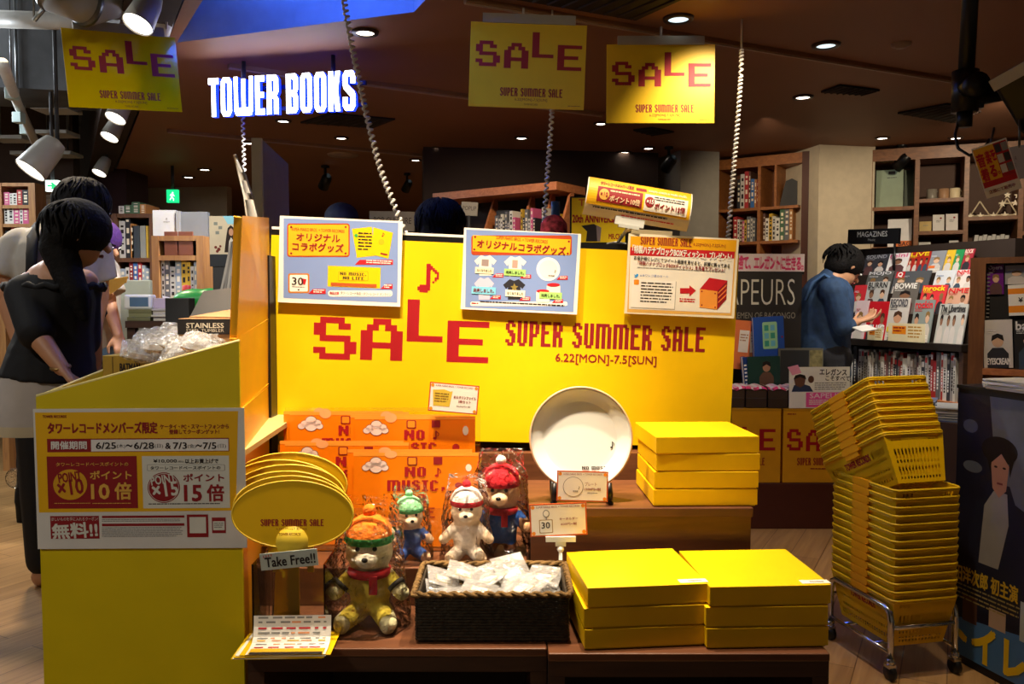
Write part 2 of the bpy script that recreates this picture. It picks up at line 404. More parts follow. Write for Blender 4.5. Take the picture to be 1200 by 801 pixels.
# brown ceiling with a raised white coffer in it
mb = MB(); outer = [V((1.2, -1.2, ZC)), V((8, -1.2, ZC)), V((8, 16, ZC)), V((-8, 16, ZC))]
h0, h1 = PZ(207, 50, ZC), PZ(485, 14, ZC); dn = V((.54, -.97, 0))
hole = [h0, h1, h1 + V((.45, -1.0, 0)), h0 + dn * 1.0 + V((.03, 0, 0))]
h2, h3 = hole[2], hole[3]
allp = outer + hole
mb.add(allp, [tuple(t) for t in tessellate_polygon([outer, hole])], CEILM)
struct(mb, 'ceiling', origin=(0, 0, ZC))
WC = mat('8f9298', .7)
mb = MB(); up = V((0, 0, .35))
for a, b in ((h0, h1), (h1, h2), (h2, h3), (h3, h0)): mb.quad(a, b, b + up, a + up, WC)
mb.quad(h0 + up, h1 + up, h2 + up, h3 + up, WC)
struct(mb, 'ceiling_coffer')
o = lamp('AREA', tuple((h0 + h1 + h2 + h3) / 4 + V((-.05, -.15, .1))), 60, (.05, .16, 1), .5, name='blue_cove_light'); o.rotation_euler = (pi, 0, 0)
# bulkhead along the edge of the brown ceiling and the bare slab beyond it
e0, e1 = V((1.2, -1.2, 0)), V((-8, 15.9, 0)); dr = (e1 - e0).normalized(); nl = V((-dr.y, dr.x, 0))
mb = MB(); z0, z1 = ZC - .02, 3.5
mb.hexa([e0 + V((0, 0, z0)), e1 + V((0, 0, z0)), e1 + nl * .22 + V((0, 0, z0)), e0 + nl * .22 + V((0, 0, z0))],
        [e0 + V((0, 0, z1)), e1 + V((0, 0, z1)), e1 + nl * .22 + V((0, 0, z1)), e0 + nl * .22 + V((0, 0, z1))], mat('3a2a22', .7))
struct(mb, 'trim_1')
CONC = mat('8c8a85', .9, var=.25, scale=3, bump=.4)
mb = MB(); mb.bx(-9, 1.2, -1.2, 16, 3.5, 3.6, CONC); struct(mb, 'ceiling_slab')
mb = MB(); a, b = P(-60, 70, 5.2), P(110, 86, 5.6)
mb.hexa([V((-6.5, 5.0, 2.72)), V((-2.45, 5.9, 2.72)), V((-2.6, 6.5, 2.72)), V((-6.6, 5.6, 2.72))],
        [V((-6.5, 5.0, 3.5)), V((-2.45, 5.9, 3.5)), V((-2.6, 6.5, 3.5)), V((-6.6, 5.6, 3.5))], mat('57585a', .9, var=.3, scale=4, bump=.5))
struct(mb, 'ceiling_beam')
BEI = mat('b9a88c', .8, var=.04)
def wallseg(name, px0, px1, Y0, Y1, m_, z0=0, z1=ZC, t=.12):
    a, b = P(px0, 351, Y0), P(px1, 351, Y1); d = (b - a).normalized(); n = V((-d.y, d.x, 0)) * t; mb = MB()
    lo = [V((p.x, p.y, z0)) for p in (a, b, b + n, a + n)]; mb.hexa(lo, [p + V((0, 0, z1 - z0)) for p in lo], m_); return struct(mb, name)
wallseg('wall_back_left', 128, 268, 9.9, 9.7, BEI)
wallseg('wall_far', -150, 860, 14, 14, mat('3c3028', .8))
wallseg('wall_maroon', 116, 151, 8.4, 8.4, mat('3a1a1c', .7), t=.5)
wallseg('wall_left', -420, 90, 7.9, 7.9, mat('4a3a30', .8), z1=3.5)
wallseg('wall_centre', 497, 770, 7.2, 7.5, mat('38261c', .7), t=.3)
wallseg('wall_right', 850, 1500, 8.0, 6.9, mat('5a3c26', .7))
wallseg('wall_column_pale', 796, 841, 7.35, 7.45, mat('8f8a7e', .8), t=.5)
wallseg('wall_column_cream', 957, 1022, 7.1, 7.2, mat('c9bca2', .8), t=.6)
wallseg('wall_side', 1560, 1561, 2.0, 7.0, mat('5a3c26', .7))

# ------------------------------------------------------------------ on the ceiling
def track(name, p0, p1, label, w_=.035, h=.022, m_=None, drops=()):
    a, b = PZ(*p0, ZC - .01), PZ(*p1, ZC - .01); d = (b - a).normalized(); R = frame(d, V((-d.y, d.x, 0)), V((0, 0, 1))).to_3x3()
    mb = MB(); mb.box((a + b) / 2 + V((0, 0, .01 - h / 2)), ((b - a).length, w_, h), m_ or CEILT, R)
    mb.box((a + b) / 2 + V((0, 0, .01 - h - .003)), ((b - a).length, w_ * .4, .006), mat('b59a80', .5), R)
    return mb.out(name, label=label, cat='ceiling rail')
track('ceiling_rail', (545, 0), (1130, 96), 'long pale ceiling rail carrying the yellow hanging sale signs')
track('ceiling_rail', (196, 153), (560, 188), 'thin ceiling rail below and behind the blue lit sign')
track('ceiling_rail', (405, 94), (705, 134), 'ceiling rail passing behind the middle hanging sale sign', .06)
track('ceiling_rail', (268, 77), (335, 87), 'short ceiling rail just above the blue lit sign', .05)
def vent(pts, label, rows=7):
    q = [PZ(x, y, ZC - .004) for x, y in pts]; t = thing('air_vent', label, 'air vent', sum(q, V((0, 0, 0))) / 4 - V((0, 0, .01)))
    MB().prism([p + V((0, 0, .003)) for p in q], (0, 0, -.012), mat('241a16', .7)).out('grille', t)
    s = MB()
    for i in range(rows):
        k = (i + .5) / rows; a, b = q[0].lerp(q[3], k), q[1].lerp(q[2], k); a, b = a.lerp(b, .04), b.lerp(a, .04)
        s.tube([a - V((0, 0, .011)), b - V((0, 0, .011))], .006, mat('3a2a22', .6), 4)
    s.out('louvre', t)
vent([(352, 143), (388, 132), (463, 139), (437, 149)], 'dark square air vent under the blue lit sign')
vent([(962, 107), (985, 99), (1031, 105), (1012, 110)], 'small dark air vent beside a glowing downlight')
vent([(1052, 132), (1110, 121), (1150, 130), (1118, 143)], 'dark air vent right behind the black ceiling pole')
vent([(540, -14), (600, -40), (800, -3), (745, 22)], 'large dark air vent at the top of the brown ceiling', 12)
vent([(742, 152), (765, 149), (790, 154), (765, 158)], 'narrow dark air vent under the brightest hanging sale sign', 4)
GLOW = mat('fff1dc', emit=9); GLOWD = mat('cfe0e4', emit=1.2); TRIMM = mat('4a3a30', .4)
def downlight(x, y, r=.055, glow=None, label=''):
    p = PZ(x, y, ZC); t = thing('downlight', label, 'ceiling light', p - V((0, 0, .012)), 'round downlights in the brown ceiling')
    tr_ = MB().lathe([(r * .8, -.012), (r * 1.15, -.012), (r * 1.2, 0), (r * .8, .0)], p, TRIMM, 20).out('trim_ring', t)
    MB().lathe([(0, -.006), (r * .8, -.006), (r * .8, -.003)], p, glow or GLOW, 20).out('lens', tr_)
for x, y, r, g, l in ((795, 21, .06, GLOWD, 'large round downlight nearest the top right hanging sign'), (968, 52, .06, GLOWD, 'round downlight between the pale rail and the ceiling vent'),
    (941, 113, .055, GLOW, 'glowing downlight left of the small dark vent'), (1009, 175, .06, GLOW, 'glowing downlight over the cream column'), (428, 37, .055, GLOW, 'downlight just right of the blue ceiling coffer'),
    (704, 144, .045, GLOW, 'glowing downlight at the lower left corner of the brightest hanging sign'), (731, 178, .06, GLOW, 'downlight right below the brightest hanging sign'), (760, 173, .05, GLOW, 'small downlight to the right below the brightest hanging sign'),
    (568, 178, .05, GLOW, 'downlight below the middle hanging sign'), (511, 173, .05, GLOW, 'small downlight left below the middle hanging sign'), (332, 141, .05, GLOW, 'downlight below the blue lit sign'),
    (400, 161, .05, GLOW, 'small downlight in front of the oval ceiling plate'), (1120, 161, .05, GLOW, 'downlight under the vent behind the black pole'), (520, 188, .05, GLOW, 'faint downlight beyond the thin ceiling rail'),
    (1034, 161, .05, GLOW, 'small downlight above the cream column corner'), (292, 167, .05, GLOW, 'downlight beside the tall grey panel'), (240, 198, .06, GLOW, 'far downlight above the green exit sign'),
    (487, 187, .05, GLOW, 'far downlight left of the dark wall'), (221, 207, .06, GLOW, 'far small downlight near the green exit sign'), (611, 161, .05, GLOW, 'downlight below the corner of the middle hanging sign')):
    downlight(x, y, r, g, l)
for x, y, l in ((1056, 51, 'small round smoke detector on the brown ceiling'), (402, 181, 'oval speaker plate on the brown ceiling')):
    p = PZ(x, y, ZC); r = .05 if y < 100 else .14
    MB().lathe([(r, 0), (r * .95, -.012), (r * .55, -.016), (r * .5, -.022), (0, -.024)], p, mat('a58a74', .5), 24).out('ceiling_plate', label=l, cat='ceiling plate')
# small black track spots
def trackspot(x, y, label, s=1.0, Y=None):
    p = PZ(x, y, ZC); t = thing('track_spot', label, 'spotlight', p - V((0, 0, .2 * s)), 'black spotlights on the brown ceiling')
    MB().lathe([(.035 * s, 0), (.035 * s, -.02), (.012 * s, -.025), (.012 * s, -.10 * s)], p, BLKP, 12).out('stem', t)
    R = Euler((radians(50), 0, radians(35))).to_matrix(); c = p - V((0, 0, .13 * s))
    MB().lathe([(.028 * s, .07 * s), (.04 * s, .05 * s), (.045 * s, -.06 * s), (.038 * s, -.06 * s), (.035 * s, -.04 * s)], c, BLKP, 14, R).out('lamp_head', t)
    MB().lathe([(0, -.045 * s), (.034 * s, -.045 * s)], c, GLOWD, 14, R).out('lens', t)
trackspot(1057, 170, 'black ceiling spotlight over the right wall shelves', 1.1)
trackspot(784, 172, 'black ceiling spotlight left of the pale column', 1.1)
trackspot(381, 194, 'black ceiling spotlight above the first blue sign', 1.2)
trackspot(477, 203, 'black ceiling spotlight above the black haired head', 1.0)
p = PZ(1021, 188, ZC - .02); MB().lathe([(.07, .02), (.07, -.04), (.05, -.07), (0, -.085)], p, mat('8f8a80', .4), 20).out('dome_camera', label='white dome camera at the top of the cream column', cat='security camera')

# ------------------------------------------------------------------ hanging sale signs
def hangsign(c, Y, label, rods, glossy=False):
    ym = mat('f2cd00', .12, var=.03, coat=.6) if glossy else YEL
    tl, tr, bl = P(*c[0], Y[0]), P(*c[1], Y[1]), P(*c[2], Y[0]); s = Sheet(tl, tr, bl, .001)
    t = thing('hanging_sign', label, 'sign', (tl + tr) / 2 + (bl - tl), 'yellow hanging sale signs')
    b = MB(); s.slab(b, .006, ym); b.out('board', t); s.own()
    L = MB()
    s.sale(L, [(.05, .22, .26, .52), (.295, .235, .505, .535), (.535, .10, .72, .40), (.755, .24, .965, .54)], RED)
    L.out('headline', t); L = MB(); s.bits(L, pxword('SUPER SUMMER SALE'), .27, .765, .81, .865, REDD); L.out('slogan', t); L = MB()
    s.text(L, '6.22[MON]-7.5[SUN]', .40, .885, .68, .925, REDD, bold=.01); s.text(L, 'TOWER RECORDS', .48, .945, .60, .968, REDD, bold=.01); s.dashes(L, .86, .955, .97, .97, 1, REDD)
    L.out('small_print', t)
    h = MB(); a, b2 = s.pt(s.W * .1, -.018, 0), s.pt(s.W * .9, -.018, 0); R = frame(s.ex, s.n, s.ey).to_3x3()
    h.box((a + b2) / 2, ((b2 - a).length, .014, .04), mat('a8a294', .4), R); h.out('hanger_bar', t)
    r = MB()
    for u in rods: q = s.pt(s.W * u, -.035, 0); r.tube([q, V((q.x, q.y, rods[u]))], .006, mat('c8c2b8', .4), 6)
    r.out('hanger_rod', t)
hangsign([(71, 32), (205, 44), (78, 125)], (3.7, 3.95), 'shiny yellow sale sign hanging at the left under the bare ceiling', {.80: 3.5, .93: 3.5}, True)
hangsign([(552, 25), (688, 30), (548, 124)], (3.75, 3.75), 'dim yellow sale sign hanging in the middle of the ceiling rail', {.45: ZC - .02})
hangsign([(711, 52), (838, 52), (710.5, 144)], (4.0, 4.0), 'brightly lit yellow sale sign hanging from the ceiling rail', {.5: ZC - .02})
lamp('SPOT', (1.05, 3.5, 2.55), 60, WARM, .03, (.90, 4.0, 2.15), 62, .9)
lamp('SPOT', (-1.45, 3.0, 2.95), 5, NEUT, .03, (-1.83, 3.75, 2.2), 26, .6)  # added lamp, placed to put glare on the left hanging sign

# ------------------------------------------------------------------ blue lit shop sign
a, b, c = P(243, 92, 4.62), P(423, 81.5, 4.42), P(247, 137, 4.62)
s = Sheet(a, b, c, .002).own(); t = thing('lit_shop_sign', 'glowing white letters with blue edges hanging from the ceiling', 'illuminated sign', (a + b) / 2 + (c - a))
LW = mat('f4f7ff', emit=6); LB = mat('1a3cff', emit=1.7)
def rc(a, b, c, d): return [(a, b), (c, b), (c, d), (a, d)]
OB = [[(0, .12), (.2, 0), (.5, 0), (.5, .1), (.38, .16), (.38, .84), (.5, .9), (.5, 1), (.2, 1), (0, .88)], [(1, .12), (.8, 0), (.5, 0), (.5, .1), (.62, .16), (.62, .84), (.5, .9), (.5, 1), (.8, 1), (1, .88)]]
BLOCK = {'T': [rc(0, 0, 1, .16), rc(.3, .16, .7, 1)], 'O': OB, 'W': [[(0, 0), (.2, 0), (.21, .80), (.40, .80), (.40, .06), (.6, .06), (.6, .80), (.79, .80), (.8, 0), (1, 0), (.98, .88), (.9, 1), (.1, 1), (.02, .88)]],
         'E': [rc(0, 0, .46, 1), rc(.46, 0, 1, .15), rc(.46, .42, .9, .57), rc(.46, .85, 1, 1)], 'R': [rc(0, 0, .40, 1), [(.4, 0), (.8, 0), (1, .1), (1, .44), (.86, .53), (1, .62), (1, 1), (.62, 1), (.62, .62), (.4, .58), (.4, .46), (.62, .42), (.62, .16), (.4, .13)]],
         'B': [rc(0, 0, .40, 1), [(.4, 0), (.8, 0), (1, .1), (1, .4), (.88, .49), (1, .58), (1, .9), (.8, 1), (.4, 1), (.4, .88), (.62, .84), (.62, .6), (.4, .55), (.4, .44), (.62, .4), (.62, .16), (.4, .12)]],
         'K': [rc(0, 0, .40, 1), [(.4, .42), (.6, 0), (1, 0), (.8, .48), (1, 1), (.6, 1), (.4, .58)]], 'S': [[(.62, .32), (.62, .15), (.38, .15), (.38, .34), (.9, .52), (1, .62), (1, .88), (.8, 1), (.2, 1), (0, .88), (0, .66), (.38, .66), (.38, .85), (.62, .85), (.62, .66), (.1, .46), (0, .36), (0, .12), (.2, 0), (.8, 0), (1, .12), (1, .32)]]}
x = .0
for i, (ch, wd) in enumerate(zip('TOWER BOOKS', (.084, .088, .142, .077, .09, .036, .092, .09, .09, .09, .095))):
    if ch != ' ':
        u0, u1 = x + .005, x + wd - .010; m_ = MB()
        for pl in BLOCK[ch]:
            q = [s.pt((u0 + px_ * (u1 - u0)) * s.W, py_ * s.H, 0) for px_, py_ in pl]; k_ = len(q); m_.add(q, [tuple(i_) for i_ in tessellate_polygon([q])], LW)
            bk = [p - s.n * .03 for p in q]; m_.add(q + bk, [(i_, (i_ + 1) % k_, k_ + (i_ + 1) % k_, k_ + i_) for i_ in range(k_)] + [tuple(range(k_, 2 * k_))], LB)
        m_.out('letter', t)
    x += wd
bar = MB(); R = frame(s.ex, s.n, s.ey).to_3x3()
for v in (.25, .8): bar.box(s.pt(s.W / 2, s.H * v) - s.n * .07, (s.W, .02, .02), mat('2a3050', .5), R)
bar.out('frame', t)
bar = MB()
for u in (.2, .79):
    q = s.pt(s.W * u, s.H * .2) - s.n * .07; bar.tube([q, V((q.x, q.y, ZC))], .012, mat('3a3c48', .4), 8)
bar.out('hanger_rod', t)
lamp('POINT', tuple(s.pt(s.W * .5, -.22) - s.n * .1), 4, (.55, .5, .9), .25, name='sign_glow')
lamp('POINT', tuple(s.pt(s.W * .2, -.2) - s.n * .1), 3, (.55, .5, .9), .25, name='sign_glow')

# ------------------------------------------------------------------ spiral cords hanging from the ceiling
def cord(pts, Y, label, r=.016, th=.0045, turns=60, Y1=None):
    k = len(pts); q = [P(x, y, lerp(Y, Y1 or Y, i / (k - 1))) for i, (x, y) in enumerate(pts)]
    L = [0]
    for i in range(1, k): L.append(L[-1] + (q[i] - q[i - 1]).length)
    def at(d):
        for i in range(1, k):
            if d <= L[i] + 1e-9:
                f = (d - L[i - 1]) / (L[i] - L[i - 1])
                p0, p1, p2, p3 = q[max(0, i - 2)], q[i - 1], q[i], q[min(k - 1, i + 1)]
                return .5 * (2 * p1 + (p2 - p0) * f + (2 * p0 - 5 * p1 + 4 * p2 - p3) * f * f + (3 * p1 - p0 - 3 * p2 + p3) * f ** 3)
        return q[-1]
    N = turns * 8; c = [at(L[-1] * i / N) for i in range(N + 1)]; H = []
    for i in range(N + 1):
        tg = (c[min(i + 1, N)] - c[max(i - 1, 0)]).normalized(); a_ = tg.cross(V((0, 1, 0))).normalized(); b_ = tg.cross(a_); an = 2 * pi * i / 8
        H.append(c[i] + a_ * cos(an) * r + b_ * sin(an) * r)
    mb = MB(); mb.tube([V((c[0].x, c[0].y, ZC - .001)), c[0]], th, WHT, 6); mb.tube(H, th, mat('dcd8d0', .35), 5)
    return mb.out('spiral_cord', label=label, cat='cable', group='white spiral cords hanging from the ceiling')
cord([(400, -25), (403, 0), (411, 45), (421, 95), (431, 140), (445, 195), (460, 235), (481, 290)], 2.25, 'long curving white spiral cord across the lit sign end', .0055, .0036, 46, 2.14)
cord([(647, 128), (645, 160), (641, 210), (638, 262)], 3.83, 'white spiral cord below the middle hanging sign', .008, .005, 22)
cord([(869, 58), (868, 90), (863, 160), (857, 230), (853, 285)], 3.95, 'white spiral cord at the right hanging beside the bookshelf', .008, .0052, 44)
cord([(284, 110), (285, 150), (286, 190), (286, 215)], 4.75, 'short white spiral cord behind the blue lit sign', .008, .005, 18)

# ================================================================== the sale display
TZ = .705
def ptz(px, Y, z): p = P(px, 400, Y); return V((p.x, Y, z))
def display_table(px0, px1, yf, label):
    x0, x1 = ptz(px0, yf, 0).x, ptz(px1, yf, 0).x; t = thing('display_table', label, 'display table', ((x0 + x1) / 2, 1.65, 0), 'dark veneer display tables')
    MB().bx(x0, x1, yf, 1.97, TZ - .014, TZ, BROWN).out('table_top', t, bevel=.002)
    MB().bx(x0, x1, yf + .004, yf + .03, TZ - .042, TZ - .0142, DBROWN).out('front_rail', t)
    for a in (x0, x1 - .028): MB().bx(a, a + .028, yf + .004, 1.97, .05, TZ - .0425, DBROWN).out('side_panel', t)
    MB().bx(x0 + .0285, x1 - .0285, 1.94, 1.965, .05, TZ - .043, mat('1a100a', .7)).out('back_panel', t)
    MB().bx(x0 + .0285, x1 - .0285, yf + .03, 1.935, .05, .075, DBROWN).out('shelf', t)
    MB().bx(x0 + .01, x1 - .01, yf + .04, 1.95, 0, .0495, BLKP).out('plinth', t)
display_table(283, 641.5, 1.40, 'dark wood display table under the plush toys and wicker basket')
display_table(643.5, 980, 1.38, 'dark wood display table under the two lower stacks of yellow boxes')
SZ = .882
xs0, xs1 = ptz(620, 1.66, 0).x, ptz(886, 1.66, 0).x
t = thing('display_riser', 'brown wooden riser holding the white plate and upper yellow boxes', 'display riser', ((xs0 + xs1) / 2, 1.78, TZ))
MB().bx(xs0, xs1, 1.66, 1.925, SZ - .018, SZ, BROWN).out('riser_top', t, bevel=.0015)
MB().bx(xs0 + .004, xs1 - .004, 1.664, 1.925, TZ, SZ - .0185, BROWN).out('riser_body', t)
xl0 = ptz(300, 1.62, 0).x
MB().bx(xl0, xs0 - .004, 1.60, 1.925, TZ, .78, BROWN).out('display_riser', bevel=.002, label='low brown riser under the orange file rack and small plush toys', cat='display riser')
bx0, bx1 = ptz(319, 1.93, 0).x, ptz(866, 2.03, 0).x
t = thing('display_counter', 'dark brown counter block that the yellow sale board leans against', 'display counter', ((bx0 + bx1) / 2, 2.2, 0))
MB().bx(bx0, bx1 - .03, 1.98, 2.05, .0, .934, BROWN).out('ledge', t)
MB().bx(bx0, bx1, 2.085, 2.5, .0, 1.425, mat('2c1c12', .6)).out('counter_body', t, bevel=.003)
MB().bx(bx0 - .005, bx1 + .005, 2.07, 2.5, 1.4255, 1.437, mat('2a211b', .5)).out('counter_top', t, bevel=.002)

# ---- big yellow sale board
tl, tr, bl = P(318, 275, 1.955), P(866, 299, 2.045), P(322, 511, 1.955)
S = Sheet(tl, tr, bl); t = thing('sale_board', 'big yellow sale board with red pixel letters behind the goods', 'sale board', (tl + tr) / 2 + (bl - tl))
m_ = MB(); S.slab(m_, .012, YEL); m_.out('panel', t)
m_ = MB(); R = frame(S.ex, S.n, S.ey).to_3x3()
m_.box(S.pt(S.W * .5, -.007) - S.n * .008, (S.W, .01, .013), BLKP, R); m_.box(S.pt(S.W * .205, -.0165) - S.n * .008, (S.W * .41, .012, .006), WHT, R); m_.out('top_edge', t)
m_ = MB(); S.view(355, 300, 585, 460, 1151, 801)
S.sale(m_, [(62, 357, 315, 605), (338, 367, 585, 610), (611, 256, 822, 502), (845, 381, 1090, 623)], RED)
m_.out('headline', t)
m_ = MB(); S.bits(m_, NOTE, 673, 45, 797, 213, RED); m_.out('music_note', t)
m_ = MB(); S.view(580, 365, 840, 440, 1200, 346)
S.bits(m_, pxword('SUPER SUMMER SALE'), 57, 66, 1138, 200, REDD); m_.out('slogan', t); m_ = MB(); S.text(m_, '6.22[MON]-7.5[SUN]', 326, 234, 874, 290, REDD, bold=.015); m_.out('date_lettering', t)

def signboard(name, c, Y, label, cat, thick=.005, m_=WHT, group=None, pad=0):
    tl, tr, bl = P(*c[0], Y[0]), P(*c[1], Y[1]), P(*c[2], Y[0]); s = Sheet(tl, tr, bl)
    t = thing(name, label, cat, (tl + tr) / 2 + (bl - tl), group); b = MB(); s.slab(b, thick, m_); b.out('board', t)
    if pad:
        R = frame(s.ex, s.n, s.ey).to_3x3(); q = MB()
        for u in (.2, .8): q.box(s.pt(s.W * u, s.H * .55) - s.n * (thick + pad / 2), (.03, pad, .03), WHT, R)
        q.out('mounting_pad', t)
    return s, t
# ---- blue goods signs
TAGR = mat('c01824', .55)
def plaque(s, m_, x0, y0, x1, y1, rim=10):
    s.rr(m_, x0 - rim, y0 - rim, x1 + rim, y1 + rim, 22, mat('b5441c', .5), 2); s.rr(m_, x0, y0, x1, y1, 16, mat('f5b418', .5), 3)
    for x in (x0 + 22, x1 - 22):
        for y in (y0 + 18, y1 - 18): s.disc(m_, x, y, 9, REDD, 4, 8)
def redtag(s, m_, x0, y0, x1, y1, seed):
    s.poly(m_, [(x0 + (y1 - y0), y0), (x1, y0), (x1, y1), (x0, y1)], TAGR, 3); s.dashes(m_, lerp(x0, x1, .3), y0 + 5, x1 - 6, y1 - 2, 2, WHT, 4, .5, seed)
s, t = signboard('goods_sign', [(328, 252.5), (472, 259), (328, 354)], (1.945, 1.967), 'blue goods sign showing yellow files and a towel, at the board left', 'sign', pad=.006)
s.view(320, 250, 480, 370, 1068, 801); m_ = MB(); s.poly(m_, [(82, 36), (980, 72), (972, 698), (82, 660)], BLU, 1); m_.out('blue_print', t)
m_ = MB(); plaque(s, m_, 120, 88, 590, 330); s.text(m_, 'SUPER MARIO BROS. × TOWER RECORDS', 145, 118, 560, 142, REDD, 5, .01); s.text(m_, 'オリジナル', 182, 160, 525, 218, REDD, 5, .03); s.text(m_, 'コラボグッズ', 150, 232, 552, 296, REDD, 5, .03); m_.out('title_plaque', t)
m_ = MB()
s.poly(m_, [(617, 120), (772, 104), (800, 330), (655, 346)], YEL, 2); s.poly(m_, [(785, 108), (938, 150), (902, 352), (775, 322)], YEL, 3)
s.dashes(m_, 665, 150, 775, 300, 6, INK, 4, .4, 3); s.bits(m_, NOTE, 850, 150, 872, 182, REDD, 4); s.disc(m_, 848, 222, 22, mat('e0b000'), 4); s.poly(m_, [(842, 305), (895, 318), (893, 330), (838, 318)], REDD, 4); s.disc(m_, 650, 172, 14, GRN, 4, 10)
redtag(s, m_, 640, 362, 938, 400, 4); redtag(s, m_, 840, 552, 935, 590, 5); redtag(s, m_, 275, 590, 412, 628, 6)
s.rect(m_, 428, 416, 840, 578, YEL, 2); s.rect(m_, 452, 546, 810, 572, mat('b5541c'), 4); s.rr(m_, 510, 452, 745, 528, 10, mat('c89a00'), 3); s.rr(m_, 514, 456, 741, 524, 9, YEL, 4)
s.bits(m_, pxword('NO MUSIC,'), 524, 462, 730, 486, INK, 5); s.bits(m_, pxword('NO LIFE'), 545, 494, 712, 518, INK, 5)
s.rr(m_, 118, 468, 284, 622, 16, mat('c87820'), 2); s.rr(m_, 130, 480, 272, 610, 10, WHT, 3); s.text(m_, '30', 148, 500, 238, 560, INK, 4, .02); s.dashes(m_, 148, 572, 250, 584, 1, INK, 4); s.disc(m_, 200, 597, 7, INK, 4, 8); s.poly(m_, [(218, 505), (262, 515), (250, 560), (225, 545)], TAGR, 5)
s.rr(m_, 430, 602, 935, 650, 22, WHT, 2); s.text(m_, 'タワーレコード各店・タワーレコード オンライン', 528, 615, 922, 640, INK, 4, .01); s.text(m_, '取扱店舗', 444, 612, 515, 632, TAGR, 4, .02)
m_.out('goods_pictures', t)
s, t = signboard('goods_sign', [(544, 266.5), (681, 274), (541.5, 362)], (1.98, 2.0), 'blue goods sign showing shirts, plate and mugs, in the board middle', 'sign', pad=.006)
s.view(540, 255, 690, 375, 1001, 801); m_ = MB(); s.poly(m_, [(42, 92), (918, 130), (880, 738), (34, 700)], BLU, 1); m_.out('blue_print', t)
m_ = MB(); s.rr(m_, 82, 138, 868, 292, 20, mat('b5441c', .5), 2); s.poly(m_, [(95, 136), (860, 170), (850, 292), (92, 262)], mat('f5b418', .5), 3)
s.text(m_, 'SUPER MARIO BROS. × TOWER RECORDS', 275, 158, 680, 184, REDD, 5, .01, rot=.035); s.text(m_, 'オリジナルコラボグッズ', 125, 198, 822, 262, REDD, 5, .03, rot=.035)
for x, y in ((112, 150), (845, 186), (105, 248), (836, 280)): s.disc(m_, x, y, 9, REDD, 4, 8)
m_.out('title_plaque', t)
m_ = MB()
def shirt(x, y, w_, h, c, sk=0): s.poly(m_, [(x + w_ * a, y + h * b) for a, b in ((.3, 0), (.5, .08), (.7, 0), (1, .28), (.86, .48), (.78, .38), (.78, 1), (.22, 1), (.22, .38), (.14, .48), (0, .28))], c, 2)
shirt(105, 292, 175, 160, WHT); s.rect(m_, 163, 325, 218, 378, mat('9a8a8a'), 3); shirt(338, 300, 175, 160, WHT); s.rect(m_, 402, 330, 445, 392, mat('d89a90'), 3)
shirt(105, 465, 155, 175, mat('c9c4de')); shirt(330, 480, 175, 160, mat('25252e')); s.poly(m_, [(418, 510), (428, 532), (450, 536), (432, 550), (438, 572), (418, 560), (398, 572), (404, 550), (388, 536), (410, 532)], mat('8a7a3a'), 3)
s.disc(m_, 684, 402, 92, mat('f4f2ee'), 2, 32); s.disc(m_, 684, 402, 70, mat('e9e6e0'), 3, 32); s.bits(m_, NOTE, 730, 408, 745, 430, INK, 4); s.text(m_, 'NO MUSIC', 684, 448, 732, 458, INK, 4, .02)
for x, y, k in ((672, 522, 1), (590, 572, 1)): s.rr(m_, x, y, x + 105, y + 88, 14, mat('efe6de'), 3 + (x < 600)); s.disc(m_, x + 52, y + 2, 50, TAGR, 5, 20, 14)
for x0, y0, x1, y1, c, tx in ((112, 388, 256, 436, mat('f4eecb'), 'なくなりました'), (338, 402, 508, 454, mat('a8dc78'), '完売しました。'), (84, 540, 274, 598, mat('7fd0f0'), '完売しました。'), (348, 566, 502, 616, mat('f4f0d8'), 'なくなりました'), (614, 582, 790, 634, mat('a8dc78'), '完売しました。')):
    s.rect(m_, x0, y0, x1, y1, c, 6); s.text(m_, tx, x0 + 14, y0 + 14, x1 - 14, y1 - 14, REDD if c == mat('7fd0f0') else INK, 8, .015)
for i, (x, y) in enumerate(((245, 436), (462, 444), (748, 454), (225, 606), (455, 618), (712, 636))): redtag(s, m_, x, y, x + 88, y + 30, 9 + i)
s.rr(m_, 74, 656, 834, 690, 16, WHT, 2); s.dashes(m_, 84, 664, 136, 682, 1, TAGR, 4); s.dashes(m_, 150, 666, 820, 684, 1, INK, 4, .5, 8)
m_.out('goods_pictures', t)
# ---- white tissue box sign
s, t = signboard('offer_sign', [(737, 273), (866, 280), (732, 367)], (2.01, 2.03), 'cream offer sign with a red arrow, at the board right', 'sign', m_=mat('efe6cc', .5), pad=.006)
s.view(720, 255, 880, 380, 1025, 801); m_ = MB()
s.poly(m_, [(122, 138), (918, 168), (880, 735), (95, 708)], mat('e5b35a', .5), 1); s.poly(m_, [(118, 280), (898, 306), (870, 716), (108, 684)], mat('efebe0', .5), 2); s.poly(m_, [(122, 138), (918, 168), (912, 255), (120, 220)], mat('e8a90e', .5), 2); s.poly(m_, [(120, 220), (904, 254), (898, 306), (116, 282)], TAGR, 3)
m_.out('printed_ground', t); m_ = MB()
s.bits(m_, pxword('SUPER SUMMER SALE'), 196, 152, 580, 210, REDD, 4); s.text(m_, '6.22[MON]-7.5[SUN]', 592, 196, 835, 222, REDD, 4, .01)
s.text(m_, '「特製ハテナブロックBOXティッシュ」プレゼント!', 132, 236, 882, 296, WHT, 5, .03, rot=.035)
s.text(m_, 'お会計時にレジにてツイート画面を見せると、店頭に飾ってある', 145, 316, 868, 346, INK, 5, .02, rot=.035); s.text(m_, '「特製ハテナブロックBOXティッシュ」を先着でプレゼント!', 175, 350, 830, 382, REDD, 5, .02, rot=.035)
